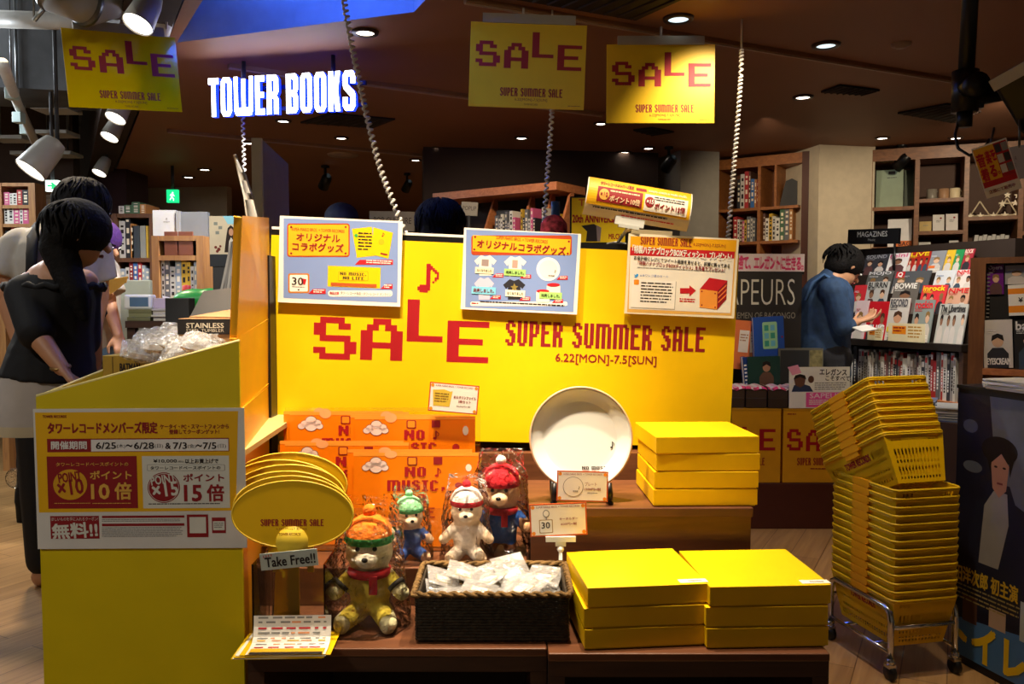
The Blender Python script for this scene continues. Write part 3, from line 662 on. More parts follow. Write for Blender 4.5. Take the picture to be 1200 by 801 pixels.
s.dashes(m_, 172, 386, 830, 398, 1, GRY, 4, .5); s.text(m_, '#タワレコ夏のセール', 192, 428, 405, 446, mat('2a62b8'), 4, .01)
s.poly(m_, [(146, 424), (160, 430), (166, 420), (180, 424), (176, 440), (160, 450), (148, 444), (156, 440)], mat('3aa0e8'), 4)
s.rect(m_, 128, 470, 460, 684, mat('b0aca2'), 3); s.rect(m_, 128, 468, 455, 678, mat('f2f0ea'), 4); s.rr(m_, 146, 464, 184, 502, 6, mat('e8921c'), 5); s.dashes(m_, 196, 488, 440, 650, 7, INK, 5, .4, 5)
s.poly(m_, [(492, 528), (562, 528), (562, 506), (612, 547), (562, 590), (562, 568), (492, 568)], TAGR, 4); s.dashes(m_, 488, 606, 610, 640, 2, TAGR, 4, .55, 7)
s.poly(m_, [(640, 535), (712, 450), (848, 472), (772, 552)], TAGR, 4); s.poly(m_, [(640, 535), (772, 552), (770, 690), (638, 672)], mat('ee9a3c'), 4); s.poly(m_, [(772, 552), (848, 472), (840, 612), (770, 690)], mat('8e1218'), 4)
for y in (560, 595, 630): s.poly(m_, [(778, y), (842, y - 62), (842, y - 50), (778, y + 12)], mat('e87a3c'), 5)
for x, y in ((655, 552), (755, 568), (655, 655), (755, 672)): s.disc(m_, x, y, 6, REDD, 5, 8)
m_.out('offer_print', t)

# ---- curled points poster on a clip stand
class Curl(Sheet):
    bow = .022
    def pt(s, u, v, l=0): return Sheet.pt(s, u, v, l) - s.n * (s.bow * ((v / s.H - .55) * 1.9) ** 2)
    def rect(s, mb, x0, y0, x1, y1, mt, l=1):
        a, b, c, d = s.bounds(x0, y0, x1, y1); k = 10
        for i in range(k):
            p, q = b + (d - b) * i / k, b + (d - b) * (i + 1) / k; mb.quad(s.pt(a, q, l), s.pt(c, q, l), s.pt(c, p, l), s.pt(a, p, l), mt)
s = Curl(P(691, 205, 2.0), P(814, 226, 2.0), P(684, 250, 2.0), .00065).own()
t = thing('points_poster', 'curled white and yellow points poster held up by a clear clip', 'poster', s.pt(s.W / 2, s.H))
m_ = MB(); s.rect(m_, 0, 0, 1, 1, WHT, 0); s.rect(m_, .01, .0, .99, .72, mat('eeb71a', .4), 1); s.rect(m_, 0, 0, 1, 1, WHT, -1.5); m_.out('paper', t)
m_ = MB(); s.text(m_, 'タワーレコードメンバーズ限定', .12, .07, .44, .17, REDD, 3, .03); s.rect(m_, .46, .09, .56, .17, REDD, 2); s.text(m_, '6/25(木)~6/28(日) & 7/3(金)~7/5(日)', .58, .09, .94, .16, WHT, 3, .02)
s.rect(m_, .10, .22, .53, .62, REDD, 2); s.disc(m_, .165, .42, .048, mat('e8a848'), 3, 20, .15); s.text(m_, '×10', .13, .36, .20, .47, REDD, 4, .02); s.text(m_, 'ポイント10倍', .22, .42, .51, .58, mat('e8c8a0'), 3, .03); s.dashes(m_, .22, .28, .50, .34, 1, mat('e8c8a0'), 3, .6)
s.rect(m_, .55, .22, .96, .66, mat('e6dfd0'), 2); s.disc(m_, .60, .42, .045, REDD, 3, 20, .14); s.text(m_, '×15', .57, .36, .635, .47, WHT, 4, .02); s.text(m_, 'ポイント15倍', .65, .42, .94, .58, REDD, 3, .03); s.dashes(m_, .64, .26, .93, .38, 2, INK, 3, .5)
s.dashes(m_, .08, .76, .80, .82, 1, INK, 3, .55, 4); s.dashes(m_, .36, .86, .88, .91, 1, TAGR, 3, .55, 5); m_.out('printing', t)
c = s.pt(s.W * .45, s.H * 1.0, 3); t = thing('clip_stand', 'clear plastic clip stand holding the curled points poster', 'sign clip', (c.x, 2.02, 1.437))
m_ = MB(); R = frame(s.ex, s.n, s.ey).to_3x3(); m_.box(c, (.07, .012, .02), mat('d8dcd8', .2), R); m_.box(c + s.ey * .012, (.05, .016, .008), mat('c8ccc8', .2), R); m_.out('clip', t)
m_ = MB(); b = V((c.x - .02, 2.1, 1.437)); m_.tube([c + s.ey * .014, c + V((-.012, .03, -.03)), b], .004, mat('d8dcd8', .2), 8); m_.lathe([(.025, 0), (.025, .004), (.006, .008)], b, mat('d8dcd8', .2), 16); m_.ell(c + s.ey * .016, .008, WHT); m_.out('stem', t)

# ---- anniversary poster, pouch and marker behind the board
s, t = signboard('anniversary_poster', [(668, 230), (735, 230), (668, 285.5)], (2.12, 2.12), 'yellow anniversary poster in a black frame behind the sale board', 'poster', m_=BLKP); s.own()
m_ = MB(); s.rect(m_, .03, .03, .97, .97, mat('f2cf10', .5), 1); m_.out('yellow_print', t)
m_ = MB(); s.text(m_, 'TOWER', .15, .06, .8, .2, mat('d0541c'), 2, .04); s.text(m_, '20th ANNIVERSARY', .04, .39, .96, .55, RED, 2, .04); s.text(m_, 'MR.CHI', .68, .79, .92, .9, RED, 2, .03)
s.poly(m_, [(.2, .62), (.42, .58), (.52, .66), (.5, .95), (.28, .95), (.3, .74)], mat('241c20'), 2); s.poly(m_, [(.46, .6), (.55, .66), (.53, .95), (.48, .95)], mat('8a7a80'), 3); m_.out('lettering', t)
p = P(649, 272, 2.2); m_ = MB(); m_.lathe([(0, .085), (.02, .08), (.034, .062), (.036, .04), (.028, .012), (.02, 0)], (p.x, 2.2, 1.437), mat('a8384c', .8, var=.9, scale=60), 20); m_.out('fabric_pouch', label='red patterned fabric pouch peeking above the middle blue sign', cat='pouch')
q = P(651, 262, 2.3); m_ = MB(); m_.lathe([(.013, 0), (.013, .09), (.012, .1), (.012, .13), (0, .132)], (q.x, 2.3, 1.437), mat('3a6ab8', .4), 14); m_.out('glue_stick', label='blue capped tube standing behind the red patterned pouch', cat='tube')
m_ = MB(); a, b, c_ = P(740, 268, 2.1), P(788, 271, 2.1), P(740, 285, 2.1); s = Sheet(a, b, c_); s.slab(m_, .004, mat('ecd9a8')); m_.out('card', label='cream card edge sticking up behind the cream offer sign', cat='card')

# ---- yellow product boxes
def product_box(loc, rz, size, label, group, name='product_box'):
    t = thing(name, label, 'box', loc, group); W_, D_, H_ = size; b = MB(); g = .012
    b.bx(-W_ / 2 + .003, W_ / 2 - .003, -D_ / 2 + .003, D_ / 2 - .003, 0, H_ - .004, YEL2); FR[t] = Matrix.Identity(4); b.out('tray', t, bevel=.001)
    l = MB(); k = .0015; zt = H_ - .0001
    l.bx(-W_ / 2, W_ / 2, -D_ / 2, D_ / 2, H_ - .0015, zt, YEL)
    for a in ((-W_ / 2, W_ / 2, -D_ / 2, -D_ / 2 + k), (-W_ / 2, W_ / 2, D_ / 2 - k, D_ / 2), (-W_ / 2, -W_ / 2 + k, -D_ / 2 + k, D_ / 2 - k), (W_ / 2 - k, W_ / 2, -D_ / 2 + k, D_ / 2 - k)): l.bx(*a, .003, H_ - .0015, YEL)
    l.out('lid', t, bevel=.0006)
    FR[t] = Matrix.Translation(V(loc)) @ Matrix.Rotation(rz, 4, 'Z'); t.matrix_world = FR[t]; return t
HB = .0356
proto = product_box((.389, 1.775, SZ), .02, (.211, .206, HB), 'yellow product box at the bottom of the upper stack beside the plate', 'yellow boxes in the upper stack')
for i, (dx, dy, r, wd) in enumerate(((.002, 0, .015, 'second lowest'), (.004, .001, .03, 'third from bottom'), (.0, .0, .055, 'topmost'))):
    M = Matrix.Translation((.389 + dx, 1.775 + dy, SZ + HB * (i + 1))) @ Matrix.Rotation(r, 4, 'Z')
    dup(proto, M, f'yellow product box, {wd} in the upper stack beside the plate'.replace(',  in', ', in').replace(',, ', ', '))
for st, (x, y, r0) in (('left', (.222, 1.505, .10)), ('right', (.4365, 1.505, .045))):
    for i, wd in enumerate(('lowest', 'middle', 'topmost')):
        dx, r = ((0, .03, .0)[i], (0, -.01, .012)[i])
        M = Matrix.Translation((x - (.004 if i < 2 else 0), y + .002 * i, TZ + HB * i)) @ Matrix.Rotation(r0 + r, 4, 'Z')
        t = dup(proto, M, f'yellow product box, {wd} of the {"lower stack next to the wicker basket" if st == "left" else "stack at the right end of the table"}', 'yellow boxes in the two lower stacks')
        if i == 2:
            k = MB(); R = M.to_3x3()
            c = M @ V((.083, -.088, HB + .0004)); k.box(c, (.05, .018, .0008), WHT, R)
            for j in range(9): k.box(c + R @ V((-.008 + j * .0028, -.001, .0006)), (.0014, .005, .0004), INK, R)
            k.out('price_sticker', [o_ for o_ in t.children if o_.name.startswith('lid')][0])

# ---- white plate on a stand
c = P(680, 513, 1.735); tilt = radians(10); R = Matrix.Rotation(pi / 2 - tilt, 3, 'X')
r = 60.5 / 980 * 1.735
t = thing('plate', 'round white plate with a small black music motif, standing upright', 'plate', (c.x, c.y, c.z - r))
PORC = mat('e6e7e2', .12, var=0, spec=.6)
m_ = MB(); m_.lathe([(0, .0), (r * .6, .0), (r * .8, .0015), (r * .9, .007), (r * .985, .02), (r, .018), (r * .985, .0155), (r * .8, .006), (r * .6, -.006), (0, -.007)], c, PORC, 64, R)
m_.lathe([(r * .972, .0203), (r * .99, .0202), (r * 1.002, .018)], c, mat('c8a07a', .3), 64, R); m_.out('dish', t)
n = R @ V((0, 0, 1)); s = Sheet(c + V((-r, 0, 0)) + R @ V((0, r, 0)) + n * .001, c + V((r, 0, 0)) + R @ V((0, r, 0)) + n * .001, c + V((-r, 0, 0)) - R @ V((0, r, 0)) + n * .001)
m_ = MB(); s.view(600, 400, 900, 600, 1200, 800); s.bits(m_, NOTE, 460, 468, 480, 500, INK, 3); s.bits(m_, pxword('NO MUSIC,'), 328, 584, 466, 600, INK, 4); s.bits(m_, pxword('NO LIFE'), 340, 606, 444, 618, INK, 8); m_.out('printed_motif', t)
t = thing('plate_stand', 'small black plastic stand holding the white plate', 'plate stand', (c.x, 1.735, SZ)); m_ = MB()
for sx in (-1, 1):
    x = c.x + sx * .056; z = SZ
    m_.tube([(x, 1.688, z + .045), (x, 1.683, z + .022), (x, 1.695, z + .006), (x, 1.74, z + .006), (x, 1.775, z + .012), (x, 1.80, z + .10)], [.005, .007, .007, .006, .006, .004], BLKP, 8)
    m_.tube([(x, 1.695, z + .006), (x + sx * .004, 1.69, z + .0)], .006, BLKP, 8)
m_.tube([(c.x - .056, 1.76, SZ + .006), (c.x + .056, 1.76, SZ + .006)], .005, BLKP, 8); m_.out('arm', t)

# ---- little price cards
def price_card(cn, Y, label, pic, lean=0):
    s, t = signboard('price_card', cn, (Y, Y), label, 'price card', .002, mat('c8541c', .5), 'price cards with orange corners'); s.own(); m_ = MB()
    s.rect(m_, .025, .04, .975, .96, mat('f3ece0', .4), 1)
    for x in (.06, .94):
        for y in (.1, .9): s.disc(m_, x, y, .035, ORG, 2, 8, .06)
    s.text(m_, 'SUPER MARIO BROS. × TOWER RECORDS', .12, .07, .88, .13, REDD, 2, .01); pic(s, m_); m_.out('printing', t); return t
def pic1(s, m_): s.poly(m_, [(.07, .26), (.3, .22), (.42, .28), (.47, .26), (.43, .8), (.1, .8)], mat('d8b83a'), 2); s.dashes(m_, .12, .35, .4, .7, 4, mat('8a6a20'), 3); s.text(m_, 'ホルマリンファイル', .5, .4, .95, .5, REDD, 2, .02); s.text(m_, '2枚セット', .6, .54, .85, .63, REDD, 2, .02); s.text(m_, '¥600円+税', .57, .72, .85, .79, INK, 2, .01)
def pic2(s, m_):
    s.disc(m_, .32, .52, .2, mat('8a7a68'), 2, 30, .33); s.disc(m_, .32, .52, .19, mat('f0e8da'), 3, 30, .315); s.text(m_, 'NO MUSIC', .32, .64, .42, .69, INK, 4, .02); s.bits(m_, NOTE, .42, .5, .45, .6, INK, 4)
    s.text(m_, 'プレート', .55, .36, .78, .48, REDD, 2, .01); s.text(m_, '1500円+税', .54, .54, .86, .63, REDD, 2, .02); s.dashes(m_, .6, .7, .8, .75, 1, GRY, 2)
def pic3(s, m_):
    s.rr(m_, .16, .48, .4, .9, .02, mat('a88a5a'), 2); s.rr(m_, .175, .505, .385, .875, .02, WHT, 3); s.text(m_, '30', .2, .56, .35, .75, INK, 4, .02); s.disc(m_, .29, .3, .06, GRY, 2, 16, .12); s.disc(m_, .29, .3, .045, mat('f3ece0', .4), 3, 16, .09); s.rect(m_, .28, .4, .3, .5, GRY, 3)
    s.text(m_, 'キーホルダー', .52, .44, .84, .52, REDD, 2, .02); s.text(m_, '600円+税', .54, .6, .82, .68, REDD, 2, .02)
price_card([(504, 447), (562, 452), (501.5, 481)], 1.79, 'price card for the orange files, standing on the acrylic rack', pic1)
t = price_card([(653, 551), (713, 552.5), (652, 586.5)], 1.672, 'beige price card leaning in front of the white plate', pic2)
t = price_card([(620, 591), (687, 588), (621, 629)], 1.60, 'white key holder price card on a clear clip above the basket', pic3)
q = P(657, 631, 1.60); t = thing('clip_stand', 'clear plastic clip stand under the key holder price card', 'sign clip', (q.x, 1.61, TZ)); CL = mat('d8dcd4', .2)
m_ = MB(); m_.box(q, (.058, .01, .01), CL); m_.box(q - V((0, 0, .008)), (.02, .008, .012), CL); m_.out('clip', t)
m_ = MB(); m_.ell(q - V((0, 0, .02)), .007, WHT); m_.tube([q - V((0, 0, .02)), V((q.x, 1.60, TZ))], .004, CL, 8); m_.lathe([(.025, 0), (.025, .004), (.004, .006)], (q.x, 1.60, TZ), CL, 16); m_.out('stem', t)

# ---- orange clear files in an acrylic rack
xa, xb = ptz(328, 1.80, 0).x, ptz(562, 1.80, 0).x
t = thing('file_rack', 'clear acrylic rack holding the orange files in front of the board', 'file rack', ((xa + xb) / 2, 1.75, .78))
for y, zt, nm in ((1.835, 1.062, 'back_panel'), (1.775, .99, 'divider'), (1.705, .87, 'front_panel')): MB().bx(xa, xb, y, y + .003, .783, zt, ACRYL).out(nm, t)
MB().bx(xa, xb, 1.705, 1.838, .78, .7828, ACRYL).out('base', t)
for x in (xa - .003, xb): MB().bx(x, x + .003, 1.708, 1.834, .783, .95, ACRYL).out('side_panel', t)
FILEM = mat('f5820a', .28, var=.04, coat=.3); FT = mat('f8a238', .3)
def clear_file(x0, y, z0, z1, label):
    t = thing('clear_file', label, 'clear file', (x0 + .13, y, .7835), 'orange clear files in the acrylic rack'); W_ = .262; Hh = .285
    p = lambda u, v: V((x0 + u * W_, y + (v * .008), .7835 + v * (z1 - .7835)))
    s = Sheet(p(0, 1), p(1, 1), p(0, 0)); m_ = MB(); s.slab(m_, .0012, FILEM); m_.out('sleeve', t); s.own(); H = s.H; m_ = MB(); f = Hh / H
    q = lambda n_: n_ * .00174 / H
    s.rect(m_, 0, 0, 1, q(4), FT, 1)
    for cx, cy, r_ in ((.13, 15, .035), (.18, 11, .045), (.23, 14, .035), (.10, 18, .03), (.25, 18, .03), (.18, 18, .05)): s.disc(m_, cx, q(cy), r_ * 1.12, mat('6a4a3a'), 2, 16, r_ * 1.12 * s.W / H * .8); s.disc(m_, cx, q(cy), r_, mat('f0d8d0'), 3, 16, r_ * s.W / H * .8)
    s.disc(m_, .30, q(2), .05, mat('f8b070'), 2, 16, .04)
    for a_, b_ in (('NO', (.41, 17, .58, 29)), ('MUSIC,', (.27, 33, .73, 46)), ('NO', (.41, 50, .58, 62)), ('LIFE', (.36, 66, .65, 78))):
        if q(b_[3]) < .98: s.bits(m_, pxword(a_), b_[0], q(b_[1]), b_[2], q(b_[3]), RED, 4)
    s.bits(m_, NOTE, .65, q(18), .70, q(29), RED, 3); s.rect(m_, .64, q(5), .71, q(14), REDD, 3); s.rr(m_, .43, q(5), .51, q(15), .01, REDD, 3); s.rr(m_, .44, q(6), .50, q(14), .008, ORG, 4)
    s.disc(m_, .84, q(39), .03, RED, 3, 12, .03); s.disc(m_, .92, q(18), .025, mat('e8e0d0'), 3, 10, .04); m_.out('printing', t)
f0 = ptz(330, 1.80, 0).x
for i, (px, Y, y, lb) in enumerate(((330, 1.822, 482, 'rear left orange clear file, behind all the others'), (337, 1.816, 483, 'second rear orange clear file, its top edge just showing'), (409, 1.808, 486, 'rear right orange clear file under the price card'), (414, 1.80, 488, 'rear right orange clear file just in front of another'),
        (325, 1.752, 517, 'front left orange clear file behind the yellow fans'), (331, 1.744, 519, 'front left orange clear file, slightly offset'), (405, 1.736, 527, 'front right orange clear file, second from the front'), (412, 1.728, 531, 'frontmost orange clear file behind the plush toys'))):
    clear_file(ptz(px, Y, 0).x, Y, .7835, P(px, y, Y).z, lb)

# ---- wicker basket with clear packets
b0, b1 = ptz(483, 1.43, 0).x, ptz(670, 1.43, 0).x; BY0, BY1 = 1.425, 1.595; WK = mat('352b1c', .85, var=.5, scale=90, bump=.7); WKL = mat('6b5028', .85, var=.4, scale=80, bump=.7)
t = thing('wicker_basket', 'low dark woven basket full of clear key holder packets', 'basket', ((b0 + b1) / 2, 1.51, TZ)); m_ = MB(); zt = .79
def wallpan(a, b, h, m1, rows=15, wave=.0009):
    a, b = V(a), V(b); d = b - a; n = V((d.y, -d.x, 0)).normalized(); k = 44
    for r_ in range(rows):
        z = TZ + .004 + (h - .006) * (r_ + .5) / rows
        m_.tube([a + d * (i / k) + n * (wave * (1 if (i + r_) % 2 else -1)) + V((0, 0, z - TZ)) for i in range(k + 1)], (h / rows) * .62, m1, 5, True, .8)
wallpan((b0 + .008, BY0, TZ), (b1 - .008, BY0, TZ), zt - TZ, WK); wallpan((b1 - .006, BY0, TZ), (b1 - .006, BY1, TZ), zt - TZ, WK); wallpan((b0 + .006, BY1, TZ), (b0 + .006, BY0, TZ), zt - TZ, WK); m_.out('front_weave', t)
m_ = MB(); wallpan((b1 - .008, BY1, TZ), (b0 + .008, BY1, TZ), zt + .004 - TZ, WKL); m_.out('back_weave', t)
m_ = MB(); m_.bx(b0 + .008, b1 - .008, BY0 + .003, BY1 - .003, TZ, TZ + .004, WK); m_.out('bottom', t)
m_ = MB(); q = [(b0, BY0), (b1, BY0), (b1, BY1), (b0, BY1), (b0, BY0)]
for i in range(4):
    a, b = V((*q[i], zt)), V((*q[i + 1], zt))
    for ph in (0, pi): m_.tube([a.lerp(b, k / 30) + V((.003 * cos(k * 1.4 + ph), .003 * cos(k * 1.4 + ph), .003 * sin(k * 1.4 + ph))) for k in range(31)], .004, WKL, 5)
m_.out('rim', t)
Rn = random.Random(5)
PACK = milky_film('packet_film', .17)
def packet(c, R, w_, h, label):
    """a pillow of clear film with a hook loop and the square key tag inside"""
    t = thing('key_holder_packet', label, 'packet', c, 'clear key holder packets in the basket'); m_ = MB(); N = 10; vs_, fs = [], []
    for side in (1, -1):
        for j in range(N + 1):
            for i in range(N + 1):
                u, v = i / N * 2 - 1, j / N * 2 - 1; e = (1 - u ** 4) * (1 - v ** 4)
                vs_.append(V(c) + R @ V((u * w_ / 2, v * h / 2, side * (.006 * e + .0006) + Rn.uniform(-.002, .002) * e)))
        o_ = 0 if side == 1 else (N + 1) ** 2
        for j in range(N):
            for i in range(N): fs.append(tuple(o_ + k for k in (j * (N + 1) + i, j * (N + 1) + i + 1, (j + 1) * (N + 1) + i + 1, (j + 1) * (N + 1) + i)))
    m_.add(vs_, fs, PACK); m_.out('film', t); m_ = MB(); cc = V(c)
    m_.box(cc + R @ V((0, -h * .12, 0)), (w_ * .5, w_ * .5, .003), mat('c9b27a', .5), R); m_.box(cc + R @ V((0, -h * .12, 0)), (w_ * .44, w_ * .44, .0036), WHT, R)
    m_.tube([cc + R @ V((.011 * cos(a * .7), h * .22 + .011 * sin(a * .7), 0)) for a in range(10)], .0012, CHROME, 5); m_.out('key_tag', t)
for i in range(14):
    x = lerp(b0 + .045, b1 - .045, (i % 7) / 6) + Rn.uniform(-.008, .008); y = (BY0 + .05, BY1 - .055)[i // 7] + Rn.uniform(-.008, .008)
    R = Euler((Rn.uniform(-.1, .5), Rn.uniform(-.35, .35), Rn.uniform(-.6, .6))).to_matrix()
    packet((x, y, .764 + (i % 3) * .011 + (i // 7) * .008), R, .062, .088, f'clear key holder packet, {ORD[i % 7]} from the left in the {"front" if i < 7 else "rear"} layer of the basket')

# ---- plush bears in clear bags
def plush(loc, h, cols, label, hat, rz=0, scarf=None, cuffs=None, sit=True, bag=True, feet=None):
    t = thing('plush_bear', label, 'plush toy', loc, 'bagged plush toys', rz); q = lambda *a: V((a[0] * h, a[1] * h, a[2] * h)); O = FR[t]
    w = lambda *a: O @ q(*a); Rz = O.to_3x3(); fur, fur2, body = [mat(c, .95, var=.1, scale=60, bump=.5) for c in cols]
    def vol(m_):
        m_.ell(w(0, 0, .30), (h * .19, h * .16, h * .23), body, Rz); m_.ell(w(0, -.02, .66), (h * .215, h * .19, h * .2), fur, Rz); m_.ell(w(0, -.19, .62), (h * .1, h * .08, h * .075), fur, Rz)
        for s_ in (-1, 1):
            m_.ell(w(s_ * .17, 0, .81), (h * .065, h * .04, h * .065), fur, Rz); m_.cap(w(s_ * .15, -.02, .44), w(s_ * .3, -.1, .30), h * .075, h * .07, fur)
            if sit: m_.cap(w(s_ * .11, -.04, .11), w(s_ * .2, -.26, .09), h * .1, h * .085, fur)
            else: m_.cap(w(s_ * .09, 0, .2), w(s_ * .1, -.03, .08), h * .09, h * .075, fur)
            m_.ell(w(s_ * (.2 if sit else .11), -.3 if sit else -.07, .085 if sit else .05), (h * .075, h * .05 if sit else h * .1, h * .085 if sit else h * .05), fur, Rz)
    inv = O.inverted(); bt = mat(feet, .9) if feet else fur
    def pick(p):
        l = (inv @ p) / h
        if l.z > .475: return fur2 if (l.y < -.2 and abs(l.x) < .11) else fur
        if (sit and l.y < -.3) or (not sit and l.z < .1): return bt
        if abs(l.x) > .22 and l.z < .40: return fur
        return body
    fused(vol, h * .022, 3, pick=pick).out('bear_body', t)
    e = MB()
    for s_ in (-1, 1): e.ell(w(s_ * .075, -.185, .72), h * .022, BLKP, n=10, k=6)
    e.ell(w(0, -.268, .645), (h * .03, h * .02, h * .022), BLKP, Rz, n=10, k=6); e.out('eye', t)
    m_ = MB(); hm, hb, hp = [mat(c, .95, var=.15, scale=80, bump=.6) for c in hat]
    k = h * .2; m_.lathe([(k * 1.05, 0), (k * 1.12, k * .12), (k * 1.08, k * .35)], w(0, 0, .74), hb, 22, Rz); m_.lathe([(k * 1.06, k * .33), (k, k * .62), (k * .78, k * .95), (k * .4, k * 1.18), (0, k * 1.24)], w(0, 0, .74), hm, 22, Rz)
    kh = m_.out('knitted_hat', t); MB().ell(w(0, 0, .74) + V((0, 0, k * 1.38)), k * .3, hp, n=12, k=8).out('pompom', kh)
    if scarf: m_ = MB(); m_.tube([w(.16 * cos(a * pi / 10), -.02 + .155 * sin(a * pi / 10), .475) for a in range(21)], h * .042, mat(scarf, .9), 8, False); m_.box(w(.06, -.2, .40), (h * .07, h * .03, h * .16), mat(scarf, .9), Rz); m_.out('scarf', t)
    if cuffs:
        m_ = MB()
        for s_ in (-1, 1): m_.tube([w(s_ * .235, -.06, .375), w(s_ * .262, -.075, .348)], h * .084, mat(cuffs, .7), 12)
        m_.out('cuff', t)
    if bag:
        rr_ = random.Random(int(h * 1000) + len(label))
        m_ = MB(); n_, k_ = 30, 20; vs_, fs = [], []
        for j in range(k_ + 1):
            v = j / k_; z = .0 + v * 1.16; a_ = .36 * (1 - .25 * v) if v < .78 else .27 * (1 - (v - .78) * .6); b_ = (.4 if sit else .24) * (1 - v * .45) if v < .8 else .05 + .22 * (1 - v)
            for i in range(n_):
                an = 2 * pi * i / n_; f_ = 1 + rr_.uniform(-.05, .05) + .04 * sin(an * 5 + v * 9)
                vs_.append(w(a_ * cos(an) * f_, -.04 + b_ * sin(an) * f_, z + rr_.uniform(-.012, .012) * (j > 0)))
        for j in range(k_):
            for i in range(n_): fs.append((j * n_ + i, j * n_ + (i + 1) % n_, (j + 1) * n_ + (i + 1) % n_, (j + 1) * n_ + i))
        m_.add(vs_, fs, CRINK); m_.out('clear_bag', t)
x = ptz(429, 1.50, 0).x
plush((x, 1.52, TZ), .205, ('d9d2a4', 'f0ead2', 'c8b23c'), 'large seated plush bear in an orange hat and red scarf, bagged', ('ef7d1a', '3fa653', 'ef7d1a'), 0, 'b01820', '2a2420')
plush((ptz(587, 1.70, 0).x, 1.715, .78), .185, ('d8a878', 'e8c49c', '2f62b8'), 'plush bear in a red hat and blue trousers beside the files', ('c81c28', 'b01822', 'e8e0d8'), -.1, 'c0202a', None, False, True, '7a4a2a')
plush((ptz(546, 1.645, 0).x, 1.655, .78), .15, ('ecd2b0', 'f4e2c8', 'ecdcc8'), 'small cream plush bear in a white hat behind the basket', ('efe9e2', 'c8202c', 'c8202c'), 0, None, None, True, True)
plush((ptz(476, 1.63, 0).x, 1.66, .78), .13, ('e6c09a', 'f0d8b8', '3a58a0'), 'small plush bear in a pale green hat behind the largest bear', ('8fd6a0', '58b06c', '8fd6a0'), .3)

# ---- oval fans in an acrylic holder, take-free card and flyers
t = thing('fan_holder', 'clear acrylic holder with yellow fans and a take free card', 'holder', (ptz(334, 1.45, 0).x, 1.46, TZ)); fx0, fx1 = ptz(293, 1.42, 0).x, ptz(376, 1.42, 0).x
for a in ((fx0, fx1, 1.418, 1.421), (fx0, fx1, 1.53, 1.533)): MB().bx(*a, TZ + .003, .845, ACRYL).out('acrylic_wall', t)
for x in (fx0 - .003, fx1): MB().bx(x, x + .003, 1.418, 1.533, TZ + .003, .845, ACRYL).out('acrylic_wall', t)
MB().bx(fx0 - .003, fx1 + .003, 1.418, 1.533, TZ, TZ + .0028, ACRYL).out('acrylic_base', t)
FAN = mat('e9b90a', .35, var=.03, coat=.3); FANE = mat('f2d040', .35)
fp = None
for i in range(6):
    Y = 1.508 - i * .0165; cx = ptz((337, 330, 333, 336, 341, 340)[i], Y, 0).x; cz = P(338, (568, 577, 583, 591, 597, 603)[i], Y).z; c = V((cx, Y, cz)); a, b = .1045, .0585
    if fp is None:
        t = thing('hand_fan', '', 'hand fan', c, 'yellow oval hand fans'); R = Euler((pi / 2 - .06, 0, 0)).to_matrix(); m_ = MB()
        pts = [c + R @ V((a * cos(2 * pi * k / 56), b * sin(2 * pi * k / 56) * (1.0 if sin(2 * pi * k / 56) > 0 else .97), 0)) for k in range(56)]; nn = R @ V((0, 0, 1))
        m_.prism([p - nn * .0008 for p in pts], nn * .0016, FAN); ff_ = m_.out('fan_face', t)
        m_ = MB(); m_.tube(pts + [pts[0]], .0016, FANE, 6, False); m_.out('fan_rim', t)
        m_ = MB(); zb = TZ + .0115 - cz
        m_.box(c + V((0, .002, (-b + zb) / 2 + .008)), (.02, .003, -b - zb + .01), FAN); m_.lathe([(.0, .0018), (.028, .0018), (.028, .001)], c + R @ V((0, -b * .8, 0)), FANE, 24, R)
        for sx in (-1, 1): m_.box(c + V((sx * .03, .002, -b - .012)), (.011, .003, .06), FAN)
        m_.out('fan_handle', t)
        s = Sheet(c + R @ V((-a, b, .002)), c + R @ V((a, b, .002)), c + R @ V((-a, -b, .002))).own(); m_ = MB(); s.bits(m_, pxword('SUPER SUMMER SALE'), .24, .56, .76, .66, REDD, 1); m_.out('slogan', ff_); m_ = MB(); s.text(m_, '6.22[MON]-7.5[SUN]', .37, .69, .62, .72, REDD, 1, .01); s.text(m_, 'TOWER RECORDS', .39, .76, .57, .80, REDD, 1, .02); m_.out('small_print', ff_)
        fp = t
    else: t = dup(fp, Matrix.Translation(c) @ Matrix.Rotation((0, .05, -.04, .03, .05, 0)[i], 4, 'Y'))
    t['label'] = f'yellow oval hand fan, {("rearmost", "second from the back", "third from the back", "third from the front", "second from the front", "frontmost with readable red lettering")[i]} in the acrylic holder'
s, t = signboard('take_free_card', [(304, 649), (371, 642.5), (305, 668.5)], (1.413, 1.413), 'handwritten pale card stuck on the clear fan holder', 'card', .0025, mat('b9c0b4', .6)); s.own(); m_ = MB()
s.text(m_, 'Take Free!!', .08, .25, .96, .82, INK, 2, .03)
for i in range(4): s.rect(m_, .06 + i * .045, .12 - i * .02, .075 + i * .045, .26 - i * .02, mat('c83a30'), 2)
m_.out('handwriting', t)
Rn = random.Random(3)
